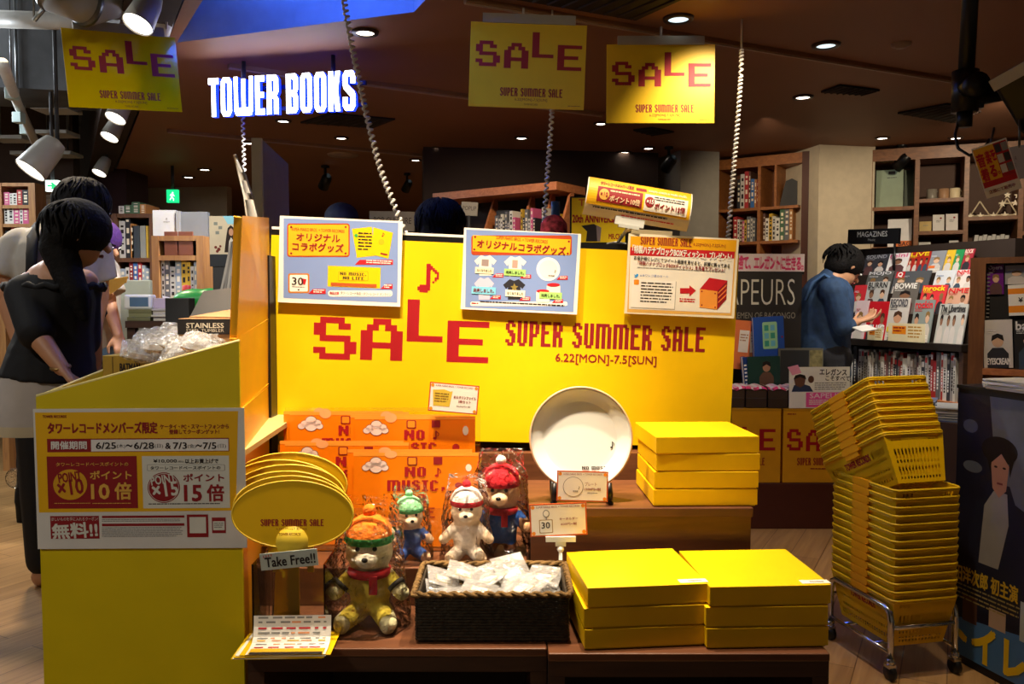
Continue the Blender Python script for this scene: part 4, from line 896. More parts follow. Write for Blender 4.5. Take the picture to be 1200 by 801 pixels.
for i in range(7):
    z = TZ + .0012 * i; c = V((ptz(337, 1.41, 0).x + Rn.uniform(-.003, .003) - .002 * (6 - i), 1.408, z + .0006)); R = rotz(Rn.uniform(-.05, .05) + .03)
    t = thing('flyer', f'yellow flyer, {ORD[i]} from the bottom of the fanned pile on the table edge' if i < 6 else 'topmost flyer with white print in front of the fan holder', 'flyer', c, 'flyers under the fans')
    m_ = MB()
    if i < 6: m_.box(c + V((0, -.0, 0)), (.15, .10, .001), (YEL, WHT, YEL)[i % 3], R)
    else:
        # the top flyer curls up against the holder
        N = 10; pr = [(-.052, .0), (-.03, .0005), (-.012, .003), (-.004, .010), (.0015, .026), (.003, .045)]; vs_ = []
        for y, zz in pr: vs_ += [c + R @ V((-.066, y, zz + .001)), c + R @ V((.066, y, zz + .001))]
        m_.add(vs_, [(k, k + 1, k + 3, k + 2) for k in range(0, 2 * len(pr) - 2, 2)], WHT)
        for (a, b, u0, u1, mt, dz) in ((0, 1, -.062, .062, YEL2, .0006), (0, .35, -.06, .06, INK, .0011)):
            y0, z0_ = pr[0]; y1, z1_ = pr[1]
            m_.quad(*[c + R @ V((u, lerp(y0, y1, k), lerp(z0_, z1_, k) + .001 + dz)) for u, k in ((u0, a), (u1, a), (u1, b), (u0, b))], mt)
        rows = [(1.15, 'c'), (1.7, 't'), (2.3, 'y'), (2.7, 't'), (3.3, 't'), (3.75, 'c'), (4.3, 't'), (4.7, 't')]
        def at(f_):
            k = min(int(f_), len(pr) - 2); q = f_ - k; return lerp(pr[k][0], pr[k + 1][0], q), lerp(pr[k][1], pr[k + 1][1], q)
        for f_, kd in rows:
            x_ = -.058
            while x_ < .056:
                w_ = Rn.uniform(.006, .02); e = min(.058, x_ + w_); (y0, z0_), (y1, z1_) = at(f_), at(f_ + .16)
                m_.quad(*[c + R @ V((u, y - .0006, zz + .0016)) for u, y, zz in ((x_, y0, z0_), (e, y0, z0_), (e, y1, z1_), (x_, y1, z1_))], {'c': TAGR, 't': GRY, 'y': YEL2}[kd] if Rn.random() < .75 else mat('e8a070')); x_ = e + Rn.uniform(.002, .012)
    m_.out('paper', t)

# ================================================================== right: basket stack
def basket_parts():
    """a tapered shopping basket, long side along local y, its rim at z = .17"""
    L0, W0, L1, W1, H = .30, .195, .365, .25, .17; BM = mat('f0bf00', .38, var=.03); RM = mat('f4c818', .35, var=.02); HM = mat('f2a808', .38, var=.02)
    def corner(k, z): f = z / H; l, w_ = lerp(L0, L1, f) / 2, lerp(W0, W1, f) / 2; return [V((-w_, -l, z)), V((w_, -l, z)), V((w_, l, z)), V((-w_, l, z))][k]
    def wall(mb, k, nu):
        a0, b0, a1, b1 = corner(k, 0), corner((k + 1) % 4, 0), corner(k, H), corner((k + 1) % 4, H)
        vs_ = [0, .10, .24, .30, .36, .50, .56, .62, .76, .82, 1.0]; solid_v = {0, 2, 4, 6, 8, 9}
        if k in (0, 2): vs_ = [0, .08, .13, .17, .34, .40, .46, .50, .68, .84, .94, 1]; solid_v = {0, 2, 4, 6, 8, 10}
        p = lambda u, v: a0.lerp(b0, u).lerp(a1.lerp(b1, u), v)
        nn = (b0 - a0).cross(a1 - a0).normalized()
        for i in range(nu):
            u0, u1 = i / nu, (i + 1) / nu; mid = (u0 + u1) / 2
            for j in range(len(vs_) - 1):
                v0, v1 = vs_[j], vs_[j + 1]
                lab = k in (1, 3) and .28 < mid < .72 and v0 > .52
                top_ = k in (0, 2) and v0 > .66 and .3 < mid < .7
                sol = j in solid_v or i % 2 == 0 or lab or top_ or mid < .07 or mid > .93
                if sol: mb.quad(p(u0, v0), p(u1, v0), p(u1, v1), p(u0, v1), BM)
        return p, nn
    m_ = MB()
    for k, nu in ((0, 31), (1, 47), (2, 31), (3, 47)): wall(m_, k, nu)
    g = 8
    for i in range(g):
        for j in range(12):
            x0, x1, y0, y1 = lerp(-W0 / 2, W0 / 2, i / g), lerp(-W0 / 2, W0 / 2, (i + .62) / g), lerp(-L0 / 2, L0 / 2, j / 12), lerp(-L0 / 2, L0 / 2, (j + .62) / 12)
            m_.quad((x0, y0, 0), (x1, y0, 0), (x1, y1, 0), (x0, y1, 0), BM)
            m_.quad((x1, y0, 0), (lerp(-W0 / 2, W0 / 2, (i + 1) / g), y0, 0), (lerp(-W0 / 2, W0 / 2, (i + 1) / g), y1, 0), (x1, y1, 0), BM) if j % 2 else m_.quad((x0, y1, 0), (x1, y1, 0), (x1, lerp(-L0 / 2, L0 / 2, (j + 1) / 12), 0), (x0, lerp(-L0 / 2, L0 / 2, (j + 1) / 12), 0), BM)
    r = MB(); ring = []
    for cx, cy, a0 in ((W1 / 2 - .02, L1 / 2 - .02, 0), (-W1 / 2 + .02, L1 / 2 - .02, 90), (-W1 / 2 + .02, -L1 / 2 + .02, 180), (W1 / 2 - .02, -L1 / 2 + .02, 270)):
        for i in range(5): a = radians(a0 + i * 22.5); ring.append(V((cx + .024 * cos(a), cy + .024 * sin(a), H)))
    ring.append(ring[0]); r.tube(ring, .0046, RM, 6, False); r.tube([p - V((0, 0, .007)) for p in ring], .0032, RM, 5, False)
    hs = []
    for s_ in (-1, 1):
        h = MB(); hs.append(h); x = s_ * (W1 / 2 + .003); h.box((x, 0, H - .006), (.012, .095, .022), HM); h.box((x + s_ * .002, 0, H - .024), (.005, .075, .024), HM)
    ls = []
    for k in (1, 3):
        lb = MB(); ls.append(lb)
        a0, b0, a1, b1 = corner(k, 0), corner((k + 1) % 4, 0), corner(k, H), corner((k + 1) % 4, H); q = lambda u, v: a0.lerp(b0, u).lerp(a1.lerp(b1, u), v)
        s = Sheet(q(0, 1), q(1, 1), q(0, 0), .0008).own(); s.n = (b0 - a0).cross(a1 - a0).normalized()
        s.text(lb, 'TOWER RECORDS', .3, .24, .7, .38, RED, 1, .05)
    return m_, r, hs, ls
cc = V((1.382, 3.0, 0)); yaw = math.atan2(.21, .97)
t0 = thing('shopping_basket', 'yellow shopping basket, lowest of the stack, down in the chrome trolley', 'basket', (0, 0, 0), 'yellow shopping baskets nested on the trolley')
bp_ = basket_parts(); bb_ = bp_[0].out('basket_body', t0); bp_[1].out('rim', t0); [h_.out('handle', t0) for h_ in bp_[2]]; [l_.out('red_lettering', bb_) for l_ in bp_[3]]
Z0 = .105; M0 = Matrix.Translation(cc + V((0, 0, Z0))) @ Matrix.Rotation(yaw, 4, 'Z'); t0.matrix_world = M0; FR[t0] = M0
for i in range(1, 14):
    j = Matrix.Rotation(random.uniform(-.008, .008), 4, 'Z')
    dup(t0, Matrix.Translation(cc + V((0, 0, Z0 + .0292 * i))) @ Matrix.Rotation(yaw, 4, 'Z') @ j, f'yellow shopping basket, {nth(i)} from the bottom of the upright nested stack')
tl_ = radians(27); base = cc + V((0, 0, .668)) - Matrix.Rotation(yaw, 3, 'Z') @ V((0, .14, 0))
MT = Matrix.Translation(base) @ Matrix.Rotation(yaw + .06, 4, 'Z') @ Matrix.Rotation(-tl_, 4, 'X') @ Matrix.Translation((0, .14, 0))
for i in range(8):
    dup(t0, MT @ Matrix.Translation((.001 * i, .0, .0292 * i)), 'yellow shopping basket with red lettering, lowest of the tilted stack' if i == 0 else f'yellow shopping basket, {nth(i)} from the bottom of the tilted stack on top')
# chrome trolley
t = thing('basket_trolley', 'low chrome wheeled trolley carrying the yellow basket stack', 'trolley', cc); Ry = Matrix.Rotation(yaw, 4, 'Z'); Lw = lambda x, y, z: cc + (Ry @ V((x, y, z)))
hw, hl = .128, .175
for s_ in (-1, 1):
    m_ = MB(); m_.tube([Lw(s_ * hw, -hl, .06), Lw(s_ * hw, -hl, .20), Lw(s_ * hw, -hl + .008, .232), Lw(s_ * hw, -hl + .03, .245), Lw(s_ * hw, hl - .03, .245), Lw(s_ * hw, hl - .008, .232), Lw(s_ * hw, hl, .20), Lw(s_ * hw, hl, .06)], .011, CHROME, 10); m_.out('side_frame', t)
m_ = MB()
for y, z in ((-hl, .18), (hl, .18), (-.09, .093), (.09, .093)): m_.tube([Lw(-hw, y, z), Lw(hw, y, z)], .008, CHROME, 8)
for s_ in (-1, 1): m_.tube([Lw(s_ * hw, -hl, .093), Lw(s_ * hw, hl, .093)], .007, CHROME, 8)
m_.out('cross_bar', t)
for sx in (-1, 1):
    for sy in (-1, 1):
        m_ = MB(); m_.tube([Lw(sx * hw - .009, sy * hl, .026), Lw(sx * hw + .009, sy * hl, .026)], .026, BLKP, 16); wm_ = m_
        m_ = MB(); m_.box(Lw(sx * hw, sy * hl, .05), (.028, .03, .012), CHROME, Ry.to_3x3()); m_.tube([Lw(sx * hw, sy * hl, .05), Lw(sx * hw, sy * hl, .075)], .014, CHROME, 10); wm_.out('wheel', m_.out('wheel_fork', t))

# ------------------------------------------------------------------ poster stand at the right edge
pa, pb = V((1.60, 2.98, 0)), V((1.79, 2.25, 0)); d = (pb - pa).normalized(); nn = V((d.y, -d.x, 0)); nn = nn if nn.x < 0 else -nn
t = thing('poster_stand', 'dark cabinet with a night coloured film poster on its side', 'display stand', (pa + pb) / 2); m_ = MB()
lo = [pa, pb, pb - nn * .5, pa - nn * .5]; m_.hexa(lo, [p + V((0, 0, .985)) for p in lo], mat('15141a', .5)); m_.out('cabinet_body', t)
lo = [p + V((0, 0, .9855)) for p in (pa + nn * .01, pb + nn * .01, pb - nn * .5, pa - nn * .5)]; m_ = MB(); m_.hexa(lo, [p + V((0, 0, .012)) for p in lo], BLKP); m_.out('cabinet_top', t)
pv = pa.lerp(pb, .62); s = Sheet(pa + nn * .003 + V((0, 0, .97)), pv + nn * .003 + V((0, 0, .97)), pa + nn * .003 + V((0, 0, .03)), .0008).own()
m_ = MB(); s.rect(m_, 0, 0, 1, 1, mat('1a1c2e', .35, var=.4, scale=5), 0); s.poly(m_, [(.30, 0), (1, 0), (1, .8), (.62, .8), (.5, .55), (.38, .3)], mat('6a727c', .4, var=.1), 1); m_.out('poster_sheet', t)
m_ = MB(); s.disc(m_, .13, .12, .07, mat('4a5068'), 2, 20, .025); s.disc(m_, .16, .27, .09, mat('59606c'), 2, 20, .022)
s.poly(m_, [(.14, .75), (.14, .5), (.2, .4), (.3, .36), (.34, .31), (.5, .31), (.55, .37), (.7, .4), (.82, .52), (.82, .8), (.14, .8)], mat('1e2236', .5), 2)
s.poly(m_, [(.28, .4), (.36, .34), (.48, .34), (.5, .45), (.42, .62), (.24, .62)], mat('9a9a98', .5), 3)
s.poly(m_, [(.33, .24), (.35, .33), (.41, .36), (.47, .33), (.49, .24), (.42, .2)], mat('b98a6c', .5), 4); s.disc(m_, .40, .19, .16, mat('1a1412', .6), 3, 24, .05); s.poly(m_, [(.28, .2), (.33, .28), (.34, .2), (.48, .2), (.5, .28), (.54, .2)], mat('1a1412', .6), 5)
s.disc(m_, .375, .25, .016, INK, 6, 8, .004); s.disc(m_, .45, .25, .016, INK, 6, 8, .004); s.rect(m_, .39, .305, .44, .312, mat('7a3a34'), 6)
s.poly(m_, [(0, .86), (1, .80), (1, 1), (0, 1)], mat('4a7ab0', .4), 2); s.rect(m_, .62, .70, .98, .84, mat('b8c4b8', .5), 3); s.rect(m_, .1, .76, .24, .86, mat('5a3f30'), 3); s.rect(m_, .35, .77, .5, .84, mat('c0a890'), 3); m_.out('poster_picture', t)
m_ = MB(); s.text(m_, '田洋次郎 初主演', .02, .655, .60, .715, mat('d8b430', .5), 5, .03, rot=.0); m_.out('name_lettering', t); m_ = MB(); s.dashes(m_, .03, .725, .62, .79, 4, mat('a89a60'), 5, .35); m_.out('small_print', t); m_ = MB(); s.text(m_, 'トイレの', -.0, .855, .95, .985, mat('f0cc20', .5), 6, .05); m_.out('title_lettering', t)
for i, (px, y, wd, dp, k) in enumerate(((1152, 2.75, .16, .22, 8), (1200, 2.68, .2, .26, 6))):
    c = V((1.71 + .13 * i, y - .05 * i, .998)); t = thing('flyer_pile', ('pile of white flyers on the near left corner of the dark cabinet', 'pile of white flyers at the picture edge on the dark cabinet')[i], 'flyers', c)
    for j in range(k): MB().box(c + V((random.uniform(-.006, .006), random.uniform(-.006, .006), .0022 + j * .0044)), (wd, dp, .004), mat('d6d4cc', .5), rotz(.25 + random.uniform(-.08, .08))).out('sheet', t)

# ------------------------------------------------------------------ sale cartons, books and cards on the plinth
pl0, pl1 = ptz(800, 4.69, 0).x, ptz(990, 4.69, 0).x
MB().bx(pl0, pl1, 4.69, 5.30, 0, .262, mat('4a1f14', .5)).out('low_plinth', bevel=.004, label='dark red brown plinth under the yellow sale cartons', cat='plinth')
def carton(px0, px1, letters, label):
    x0, x1 = ptz(px0, 4.70, 0).x, ptz(px1, 4.70, 0).x; z1 = P(960, 479, 4.70).z; t = thing('sale_carton', label, 'carton', ((x0 + x1) / 2, 4.9, .262), 'yellow sale cartons on the plinth')
    m_ = MB(); m_.bx(x0, x1, 4.70, 5.12, .262, z1, mat('d79a12', .5, var=.05)); m_.out('carton_body', t, bevel=.003)
    m_ = MB(); m_.bx(x0, x1, 4.699, 4.705, z1 - .012, z1 + .002, mat('c08810', .5)); m_.bx((x0 + x1) / 2 - .02, (x0 + x1) / 2 + .02, 4.7, 5.12, z1, z1 + .001, mat('b98c4a', .4)); m_.out('top_flap', t)
    s = Sheet((x0, 4.6995, z1), (x1, 4.6995, z1), (x0, 4.6995, .262), .001).own(); m_ = MB()
    s.sale(m_, [(.05, .27, .25, .56), (.29, .28, .47, .57), (.51, .24, .68, .56), (.73, .27, .93, .56)], RED, 2); m_.out('headline', t); m_ = MB(); s.bits(m_, pxword('SUPER SUMMER SALE'), .18, .66, .80, .76, REDD, 2); m_.out('slogan', t); m_ = MB(); s.dashes(m_, .35, .8, .62, .83, 1, REDD); s.dashes(m_, .05, .06, .16, .09, 1, REDD); m_.out('small_print', t); return x0, x1, z1
carton(823, 917, 'SALE', 'yellow sale carton half hidden behind the big sale board'); CX0, CX1, CZ = carton(919.5, 1013, 'SALE', 'yellow sale carton fully seen on the plinth beside the baskets')
CZ += .003
# thick dark books with pink bands, in three piles
for i, (p0, p1, Y) in enumerate(((846, 874, 4.74), (875, 900, 4.73), (901, 925, 4.72), (926, 949, 4.73))):
    x0, x1 = ptz(p0, Y, 0).x, ptz(p1, Y, 0).x
    for j, (h, c) in enumerate(((.055, '3a2c24'), (.052, '43342a'))):
        z = CZ + (.056 if j else 0)
        t = thing('thick_book', f'thick dark book, {"upper" if j else "lower"} of the {ORD[i]} pile from the board on the cartons', 'book', ((x0 + x1) / 2, Y + .09, z), 'dark books with pink bands on the cartons')
        MB().bx(x0 + .002, x1 - .002, Y, Y + .17, z, z + h, mat(c, .5)).out('cover', t, bevel=.002)
        if j:
            m_ = MB(); N = 8; vs_ = []
            for k in range(N + 1):
                u = k / N; zz = z + h + .002 + .012 * abs(sin(u * 5 + i)); vs_ += [V((lerp(x0, x1, u), Y - .006, zz - .012)), V((lerp(x0, x1, u), Y + .02, zz)), V((lerp(x0, x1, u), Y + .15, zz + .003))]
            for k in range(N):
                a = 3 * k; m_.add([vs_[q] for q in (a, a + 3, a + 4, a + 1)], [(0, 1, 2, 3)], mat('e8447e', .35, var=.05) if (k + i) % 3 else mat('f2dfe2', .35)); m_.add([vs_[q] for q in (a + 1, a + 4, a + 5, a + 2)], [(0, 1, 2, 3)], mat('f0b8c8', .3) if k % 2 else mat('f4ecea', .3))
            m_.out('pink_band', t)
# standing books behind
def cover(c, Y, name, label, col, deco=None, th=.02, cat='book', group=None, spine=None, eps=.0012):
    tl, tr, bl = P(*c[0], Y), P(*c[1], Y), P(*c[2], Y + 0); s = Sheet(tl, tr, bl, eps); t = thing(name, label, cat, bl * .5 + (tr + bl - tl) * .5, group)
    m_ = MB(); s.slab(m_, .0012, mat(col, .4, var=.04)); 
    a = [s.pt(0, 0), s.pt(s.W, 0), s.pt(s.W, s.H), s.pt(0, s.H)]; k = [p - s.n * th for p in a]; m_.hexa([p - s.n * .0012 for p in k], k, mat(col, .4, var=.04))
    if spine: m_.quad(a[0], a[3], k[3], k[0], mat(spine, .4))
    m_.out('cover', t)
    i_ = .004; q = [s.pt(i_, i_), s.pt(s.W - i_, i_), s.pt(s.W - i_, s.H - i_), s.pt(i_, s.H - i_)]; m_ = MB(); m_.hexa([p - s.n * (th - .0002) for p in q], [p - s.n * .0014 for p in q], CREAM); m_.out('page_block', t)
    if deco: s.own(); m_ = MB(); deco(s, m_); m_.out('cover_print', t)
    return s, t
def d_blue(s, m): s.rr(m, .3, .1, .78, .62, .04, mat('9ad0a0'), 1); [s.rect(m, .36 + .2 * i, .16 + .15 * j, .5 + .2 * i, .27 + .15 * j, mat(('3a9a88', '6ab8d0')[(i + j) % 2]), 2) for i in range(2) for j in range(3)]; s.dashes(m, .3, .88, .75, .93, 1, WHT); s.disc(m, .93, .4, .03, RED, 1, 8, .02)
def d_or(s, m): s.rect(m, .45, .2, .95, .65, mat('e8e2d8'), 1); s.dashes(m, .5, .28, .9, .45, 3, mat('b08a70'))
def fig(s, m, cx, top_, w_, skin='c89878', cl='7a5a44', hair='1a1210', l=2):
    s.poly(m, [(cx - w_, 1), (cx - w_, top_ + .42), (cx - w_ * .5, top_ + .3), (cx + w_ * .5, top_ + .3), (cx + w_, top_ + .42), (cx + w_, 1)], mat(cl), l); s.disc(m, cx, top_ + .16, w_ * .55, mat(skin), l + 1, 16, .13); s.poly(m, [(cx - w_ * .6, top_ + .16), (cx - w_ * .5, top_ + .04), (cx, top_), (cx + w_ * .5, top_ + .04), (cx + w_ * .6, top_ + .16), (cx, top_ + .09)], mat(hair), l + 2)
def d_grn(s, m): fig(s, m, .58, .12, .22, 'b08468', '6a4c3a')
def d_gry(s, m): s.rect(m, .05, .04, .68, .96, mat('2e3034'), 1); s.rect(m, .70, .04, .98, .96, mat('8a8258', var=.5, scale=30), 1)
cover([(858, 374), (881, 376), (862, 432)], 5.03, 'art_book', 'orange art book leaning left of the blue book', 'e07a48', d_or, .03)
cover([(868, 377), (893, 377), (877, 432)], 5.06, 'art_book', 'tan art book with a white cover label between the orange and blue books', 'c07850', d_or, .02)
cover([(882, 372), (918, 370), (893, 432)], 5.0, 'art_book', 'tall blue art book with a pale green cover picture', '2a52a8', d_blue, .03)
cover([(876, 418), (914, 417), (876, 462)], 4.93, 'art_book', 'dark green book with a seated figure on its cover, on the cartons', '1f4038', d_grn, .02)
cover([(870, 418.5), (875, 418), (870, 462)], 4.94, 'art_book', 'slim navy book standing at the left edge of the dark green book', '1c3a78', lambda s, m: s.dashes(m, .2, .2, .8, .8, 6, WHT), .05)
cover([(912, 408), (965, 408), (912, 462)], 4.99, 'art_book', 'grey and black boxed book behind the handwritten card', '6a6a62', d_gry, .04)
s, t = signboard('handwritten_card', [(925, 430), (996, 429.5), (928, 478)], (4.705, 4.705), 'white handwritten card with a portrait and pink panel on the carton', 'card', .004, mat('efeee4', .5)); s.own(); m_ = MB()
s.rect(m_, .28, .62, 1.0, .98, PINK, 1); s.text(m_, 'SAPEURS', .34, .64, .95, .76, mat('f8d0e4'), 2, .03); s.dashes(m_, .33, .8, .95, .94, 3, WHT); s.text(m_, 'エレガンス', .5, .05, .95, .2, INK, 2, .03, rot=.03); s.text(m_, 'こそすべて', .6, .22, 1.0, .34, INK, 2, .02, rot=.03); s.dashes(m_, .42, .38, .95, .58, 4, GRY)
s.poly(m_, [(-.03, 0), (.14, -.06), (.2, .14), (.05, .2)], mat('f0a0c0'), 1); s.poly(m_, [(.04, .6), (.08, .44), (.2, .4), (.34, .46), (.4, .6)], mat('2e3a5a'), 3); s.poly(m_, [(.08, .3), (.1, .44), (.18, .5), (.25, .44), (.27, .28), (.17, .22)], mat('6a4634'), 4); s.poly(m_, [(.07, .3), (.1, .2), (.18, .17), (.26, .2), (.28, .3), (.18, .24)], mat('1a1412'), 5); s.disc(m_, .36, .3, .05, mat('5a3a2a'), 4, 12, .09); m_.out('handwriting', t)
# elegance poster board
s, t = signboard('poster_board', [(838, 318), (940, 318), (838, 462)], (5.14, 5.14), 'tall black poster board with thin white lettering beside the reading man', 'poster board', .012, mat('27221f', .5)); s.own(); m_ = MB()
s.text(m_, 'SAPEURS', .03, .06, .92, .27, mat('d8d4c4'), 2, -.012, 3); s.text(m_, 'GENTLEMEN OF BACONGO', .04, .33, .93, .38, mat('8a8478'), 2, 0); s.text(m_, 'ダニエーレ・タマーニ', .30, .47, .78, .53, mat('8a8478'), 2, 0); s.dashes(m_, .3, .58, .7, .63, 1, mat('8a8478')); m_.out('lettering', t)
m_ = MB(); R = frame(s.ex, s.n, s.ey).to_3x3(); m_.bx(s.pt(0, 0).x, s.pt(s.W, 0).x, 5.155, 5.2, 0, s.pt(0, s.H).z, BLKP); m_.out('support', t)
s, t = signboard('header_card', [(864, 297), (943, 297.5), (864, 317.6)], (5.135, 5.135), 'white header card with pink brush lettering above the black poster board', 'card', .006, mat('e8d6d2', .5)); s.own(); m_ = MB(); s.text(m_, '捨て、エレガントに生きる。', .01, .12, .99, .9, mat('d83a6a', .5), 2, .05, rot=.01); m_.out('lettering', t)
m_ = MB(); m_.bx(s.pt(0, 0).x, s.pt(s.W, 0).x, 5.142, 5.16, s.pt(0, s.H).z - .02, s.pt(0, s.H).z, BLKP); m_.out('clip_strip', t)

# ------------------------------------------------------------------ magazine rack
RL, RR_ = P(955, 351, 5.88), P(1131, 351, 4.78); RL.z = RR_.z = 0; ru = (RR_ - RL).normalized(); rn = V((ru.y, -ru.x, 0)); rn = rn if rn.y < 0 else -rn; RW = (RR_ - RL).length
Rf = frame(ru, -rn, V((0, 0, 1)), RL); RP = lambda u, dd, z: Rf @ V((u, dd, z))
zled = hit(1128, 404, RL, rn).z; zsh = hit(1117, 471, RL, rn).z
t = thing('magazine_rack', 'dark wooden magazine rack with stepped rows above a spine shelf', 'magazine rack', RL.lerp(RR_, .5)); RB = wood('rack_wood', '3a2416', '4c301e', .5, (3, 24, 24))
def rbox(m_, u0, u1, d0, d1, z0, z1, mt): lo = [RP(u0, d0, z0), RP(u1, d0, z0), RP(u1, d1, z0), RP(u0, d1, z0)]; return m_.hexa(lo, [p + V((0, 0, z1 - z0)) for p in lo], mt)
rbox(MB(), 0, RW, 0, .6, 0, zsh - .02, RB).out('base', t); rbox(MB(), 0, RW, -.01, .6, zsh - .0195, zsh, COPPER).out('shelf', t); rbox(MB(), .02, RW - .03, .3, .6, zsh, zled - .04, mat('1a100a', .7)).out('back_panel', t)
for u in (0, RW - .03): rbox(MB(), u, u + .028, 0, .6, zsh, zled - .04, RB).out('side_panel', t)
rbox(MB(), 0, RW, -.02, .6, zled - .0395, zled, mat('20160f', .5)).out('ledge', t)
TIER = [(.03, 0), (.12, .17), (.21, .30), (.30, .43)]
for k, (dd, dz) in enumerate(TIER):
    if k: rbox(MB(), 0, RW, dd - .012, dd + .078 if k < 3 else .6, zled, zled + dz, mat('2c2018', .6)).out('step', t)
rbox(MB(), 0, RW, .40, .6, zled + .43, zled + .62, mat('2c2018', .6)).out('step', t)
# cover art: generic figures and bold mastheads
def art(bg, title, tcol, figs=1, acc=None, tb=(.06, .03, .94, .2)):
    def f(s, m):
        R_ = random.Random(hash(title) % 1000 if title else 3)
        for i in range(figs): fig(s, m, (i + .5) / figs + R_.uniform(-.03, .03), .24 + R_.uniform(0, .08), .46 / figs * .8, R_.choice(('c89878', 'd8b090', '8a6248')), R_.choice(('2a2a30', '5a3a3a', '3a4a5a', 'c8c0b8')), R_.choice(('1a1210', '4a3020', '8a6a3a')))
        if acc: s.rect(m, .06, .68, .5, .8, mat(acc), 6); s.dashes(m, .08, .84, .9, .94, 2, WHT, 6)
        if title: s.text(m, title, *tb, mat(tcol, .5), 7, .04)
        s.dashes(m, .08, .22, .45, .3, 2, mat(tcol), 6, .35)
    return bg, f
MAGS = [  # tier, x0, y0, x1, y1, art, words
    (3, 1009, 299, 1036, 330, art('3a3a40', 'SOUND', '9a9aa0', 2), 'dark grey magazine at the upper left of the rack'), (3, 1037, 298, 1060, 332, art('e4e0da', 'mini', 'd05a8a', 1), 'white magazine with a portrait in the top row'),
    (3, 1061, 300, 1085, 332, art('a82a20', 'LIVE', 'f0d020', 4), 'red magazine with a row of people in the top row'), (3, 1086, 295, 1103, 330, art('8a8c92', '', 'f0f0f0', 1, 'e07030'), 'grey magazine with an orange patch in the top row'),
    (3, 1104, 295, 1114, 330, art('d8b030', '', 'f0f0f0', 1), 'yellow magazine in the top row beside a green one'), (3, 1114.5, 295, 1124, 330, art('2c8a50', '', 'f0f0f0', 1), 'green magazine in the top row beside a yellow one'), (3, 1125, 295, 1136, 332, art('9a2c38', 'ROCK', 'f0d0c0', 1), 'dark red magazine near the right of the top row'),
    (2, 1012, 318, 1041, 350, art('5a5a58', 'MOJO', 'd8d8d8', 2), 'grey magazine in the second row from the top, leftmost'), (2, 1043, 318, 1085, 350, art('55585c', '', 'd0d0d0', 2), 'wide grey magazine with a red square letter badge'), (2, 1091, 318, 1114, 350, art('d0d4d8', '', '3a5a8a', 2), 'white blue magazine in the second row from the top'),
    (2, 1115, 319, 1136, 352, art('d8cfc8', 'NME', 'd02028', 2), 'white magazine with a red masthead near the rack end'), (1, 996, 334, 1010, 365, art('c83038', '', 'f0f0f0', 1), 'narrow red magazine left of the black and white one'), (1, 1011, 330, 1036, 366, art('b8b8b4', 'BURRN', '3a3a3a', 2), 'black and white magazine in the third row, left'),
    (1, 1042, 331, 1071, 366, art('6c6660', 'BOWIE', 'f4f0e8', 1), 'dark magazine with large white five letter masthead'), (1, 1075, 334, 1104, 366, art('d83a40', 'inrock', 'f4e020', 3), 'red magazine with three people in the third row'), (1, 1105, 337, 1131, 368, art('c89a80', 'NME', 'd02028', 2), 'tan magazine with red masthead in the third row'),
    (0, 998, 352, 1012, 394, art('d8c0c4', '', 'c03040', 1), 'narrow pink magazine at the front left of the rack'), (0, 1013, 353, 1036, 396, art('c01c28', 'CHIC', 'f4f4f4', 2, None, (.1, .62, .95, .8)), 'red magazine with two people in the front row'),
    (0, 1037, 349, 1060, 397, art('cfcac4', 'RECORD', '5a5a60', 1, 'd8c020'), 'pale magazine with a yellow patch in the front row'), (0, 1066, 351, 1089, 398, art('8a9490', 'rockin', 'd83038', 2, 'e0d020'), 'grey magazine with red masthead in the front row'), (0, 1095, 356, 1128, 402, art('b4b4ae', 'The Libertines', '3a3a3a', 4), 'large grey magazine with four standing people in the front row')]
for k, x0, y0, x1, y1, (bg, fn), lb in MAGS:
    dd, dz = TIER[k]; zb = zled + dz + .001; pp = RP(0, dd + .006, 0); a, b = hit(x0, y0, pp, rn), hit(x1, y0, pp, rn); a.z = max(a.z, b.z, zb + .14); b.z = a.z; lean = -rn * .05
    c = V((a.x, a.y, zb)); tl, tr = a + lean, b + lean
    s = Sheet(tl, tr, c, .001); t = thing('magazine', lb + (' on the magazine rack' if 'rack' not in lb else ''), 'magazine', (c + V((b.x, b.y, zb))) / 2, 'magazines faced out on the rack')
    m_ = MB(); s.slab(m_, .008, mat(bg, .3, var=.03)); m_.out('issue', t); s.own(); m_ = MB(); fn(s, m_)
    if 'badge' in lb: s.rect(m_, .05, .02, .3, .3, mat('c81820'), 6); s.text(m_, 'Q', .1, .05, .25, .27, WHT, 8, .06)
    m_.out('cover_print', t)
for x0, y0, x1, y1, lb in ((1017, 383, 1034, 392, 'small cream shelf card at the front of the magazine rack'), (1041, 378, 1084, 397, 'large cream and orange shelf card on the rack ledge')):
    pp = RP(0, -.012, 0); s = Sheet(hit(x0, y0, pp, rn), hit(x1, y0 + 1.5, pp, rn), V((*hit(x0, y1, pp, rn).xy, zled + .001))); t = thing('shelf_card', lb, 'card', s.pt(s.W / 2, s.H)); m_ = MB(); s.slab(m_, .003, mat('efe2b8', .5)); s.own(); s.rect(m_, .12, .15, .5, .6, ORG, 1); s.dashes(m_, .15, .22, .46, .55, 2, REDD, 2); s.dashes(m_, .55, .15, .92, .85, 4, mat('c0903a'), 2); m_.out('card', t)
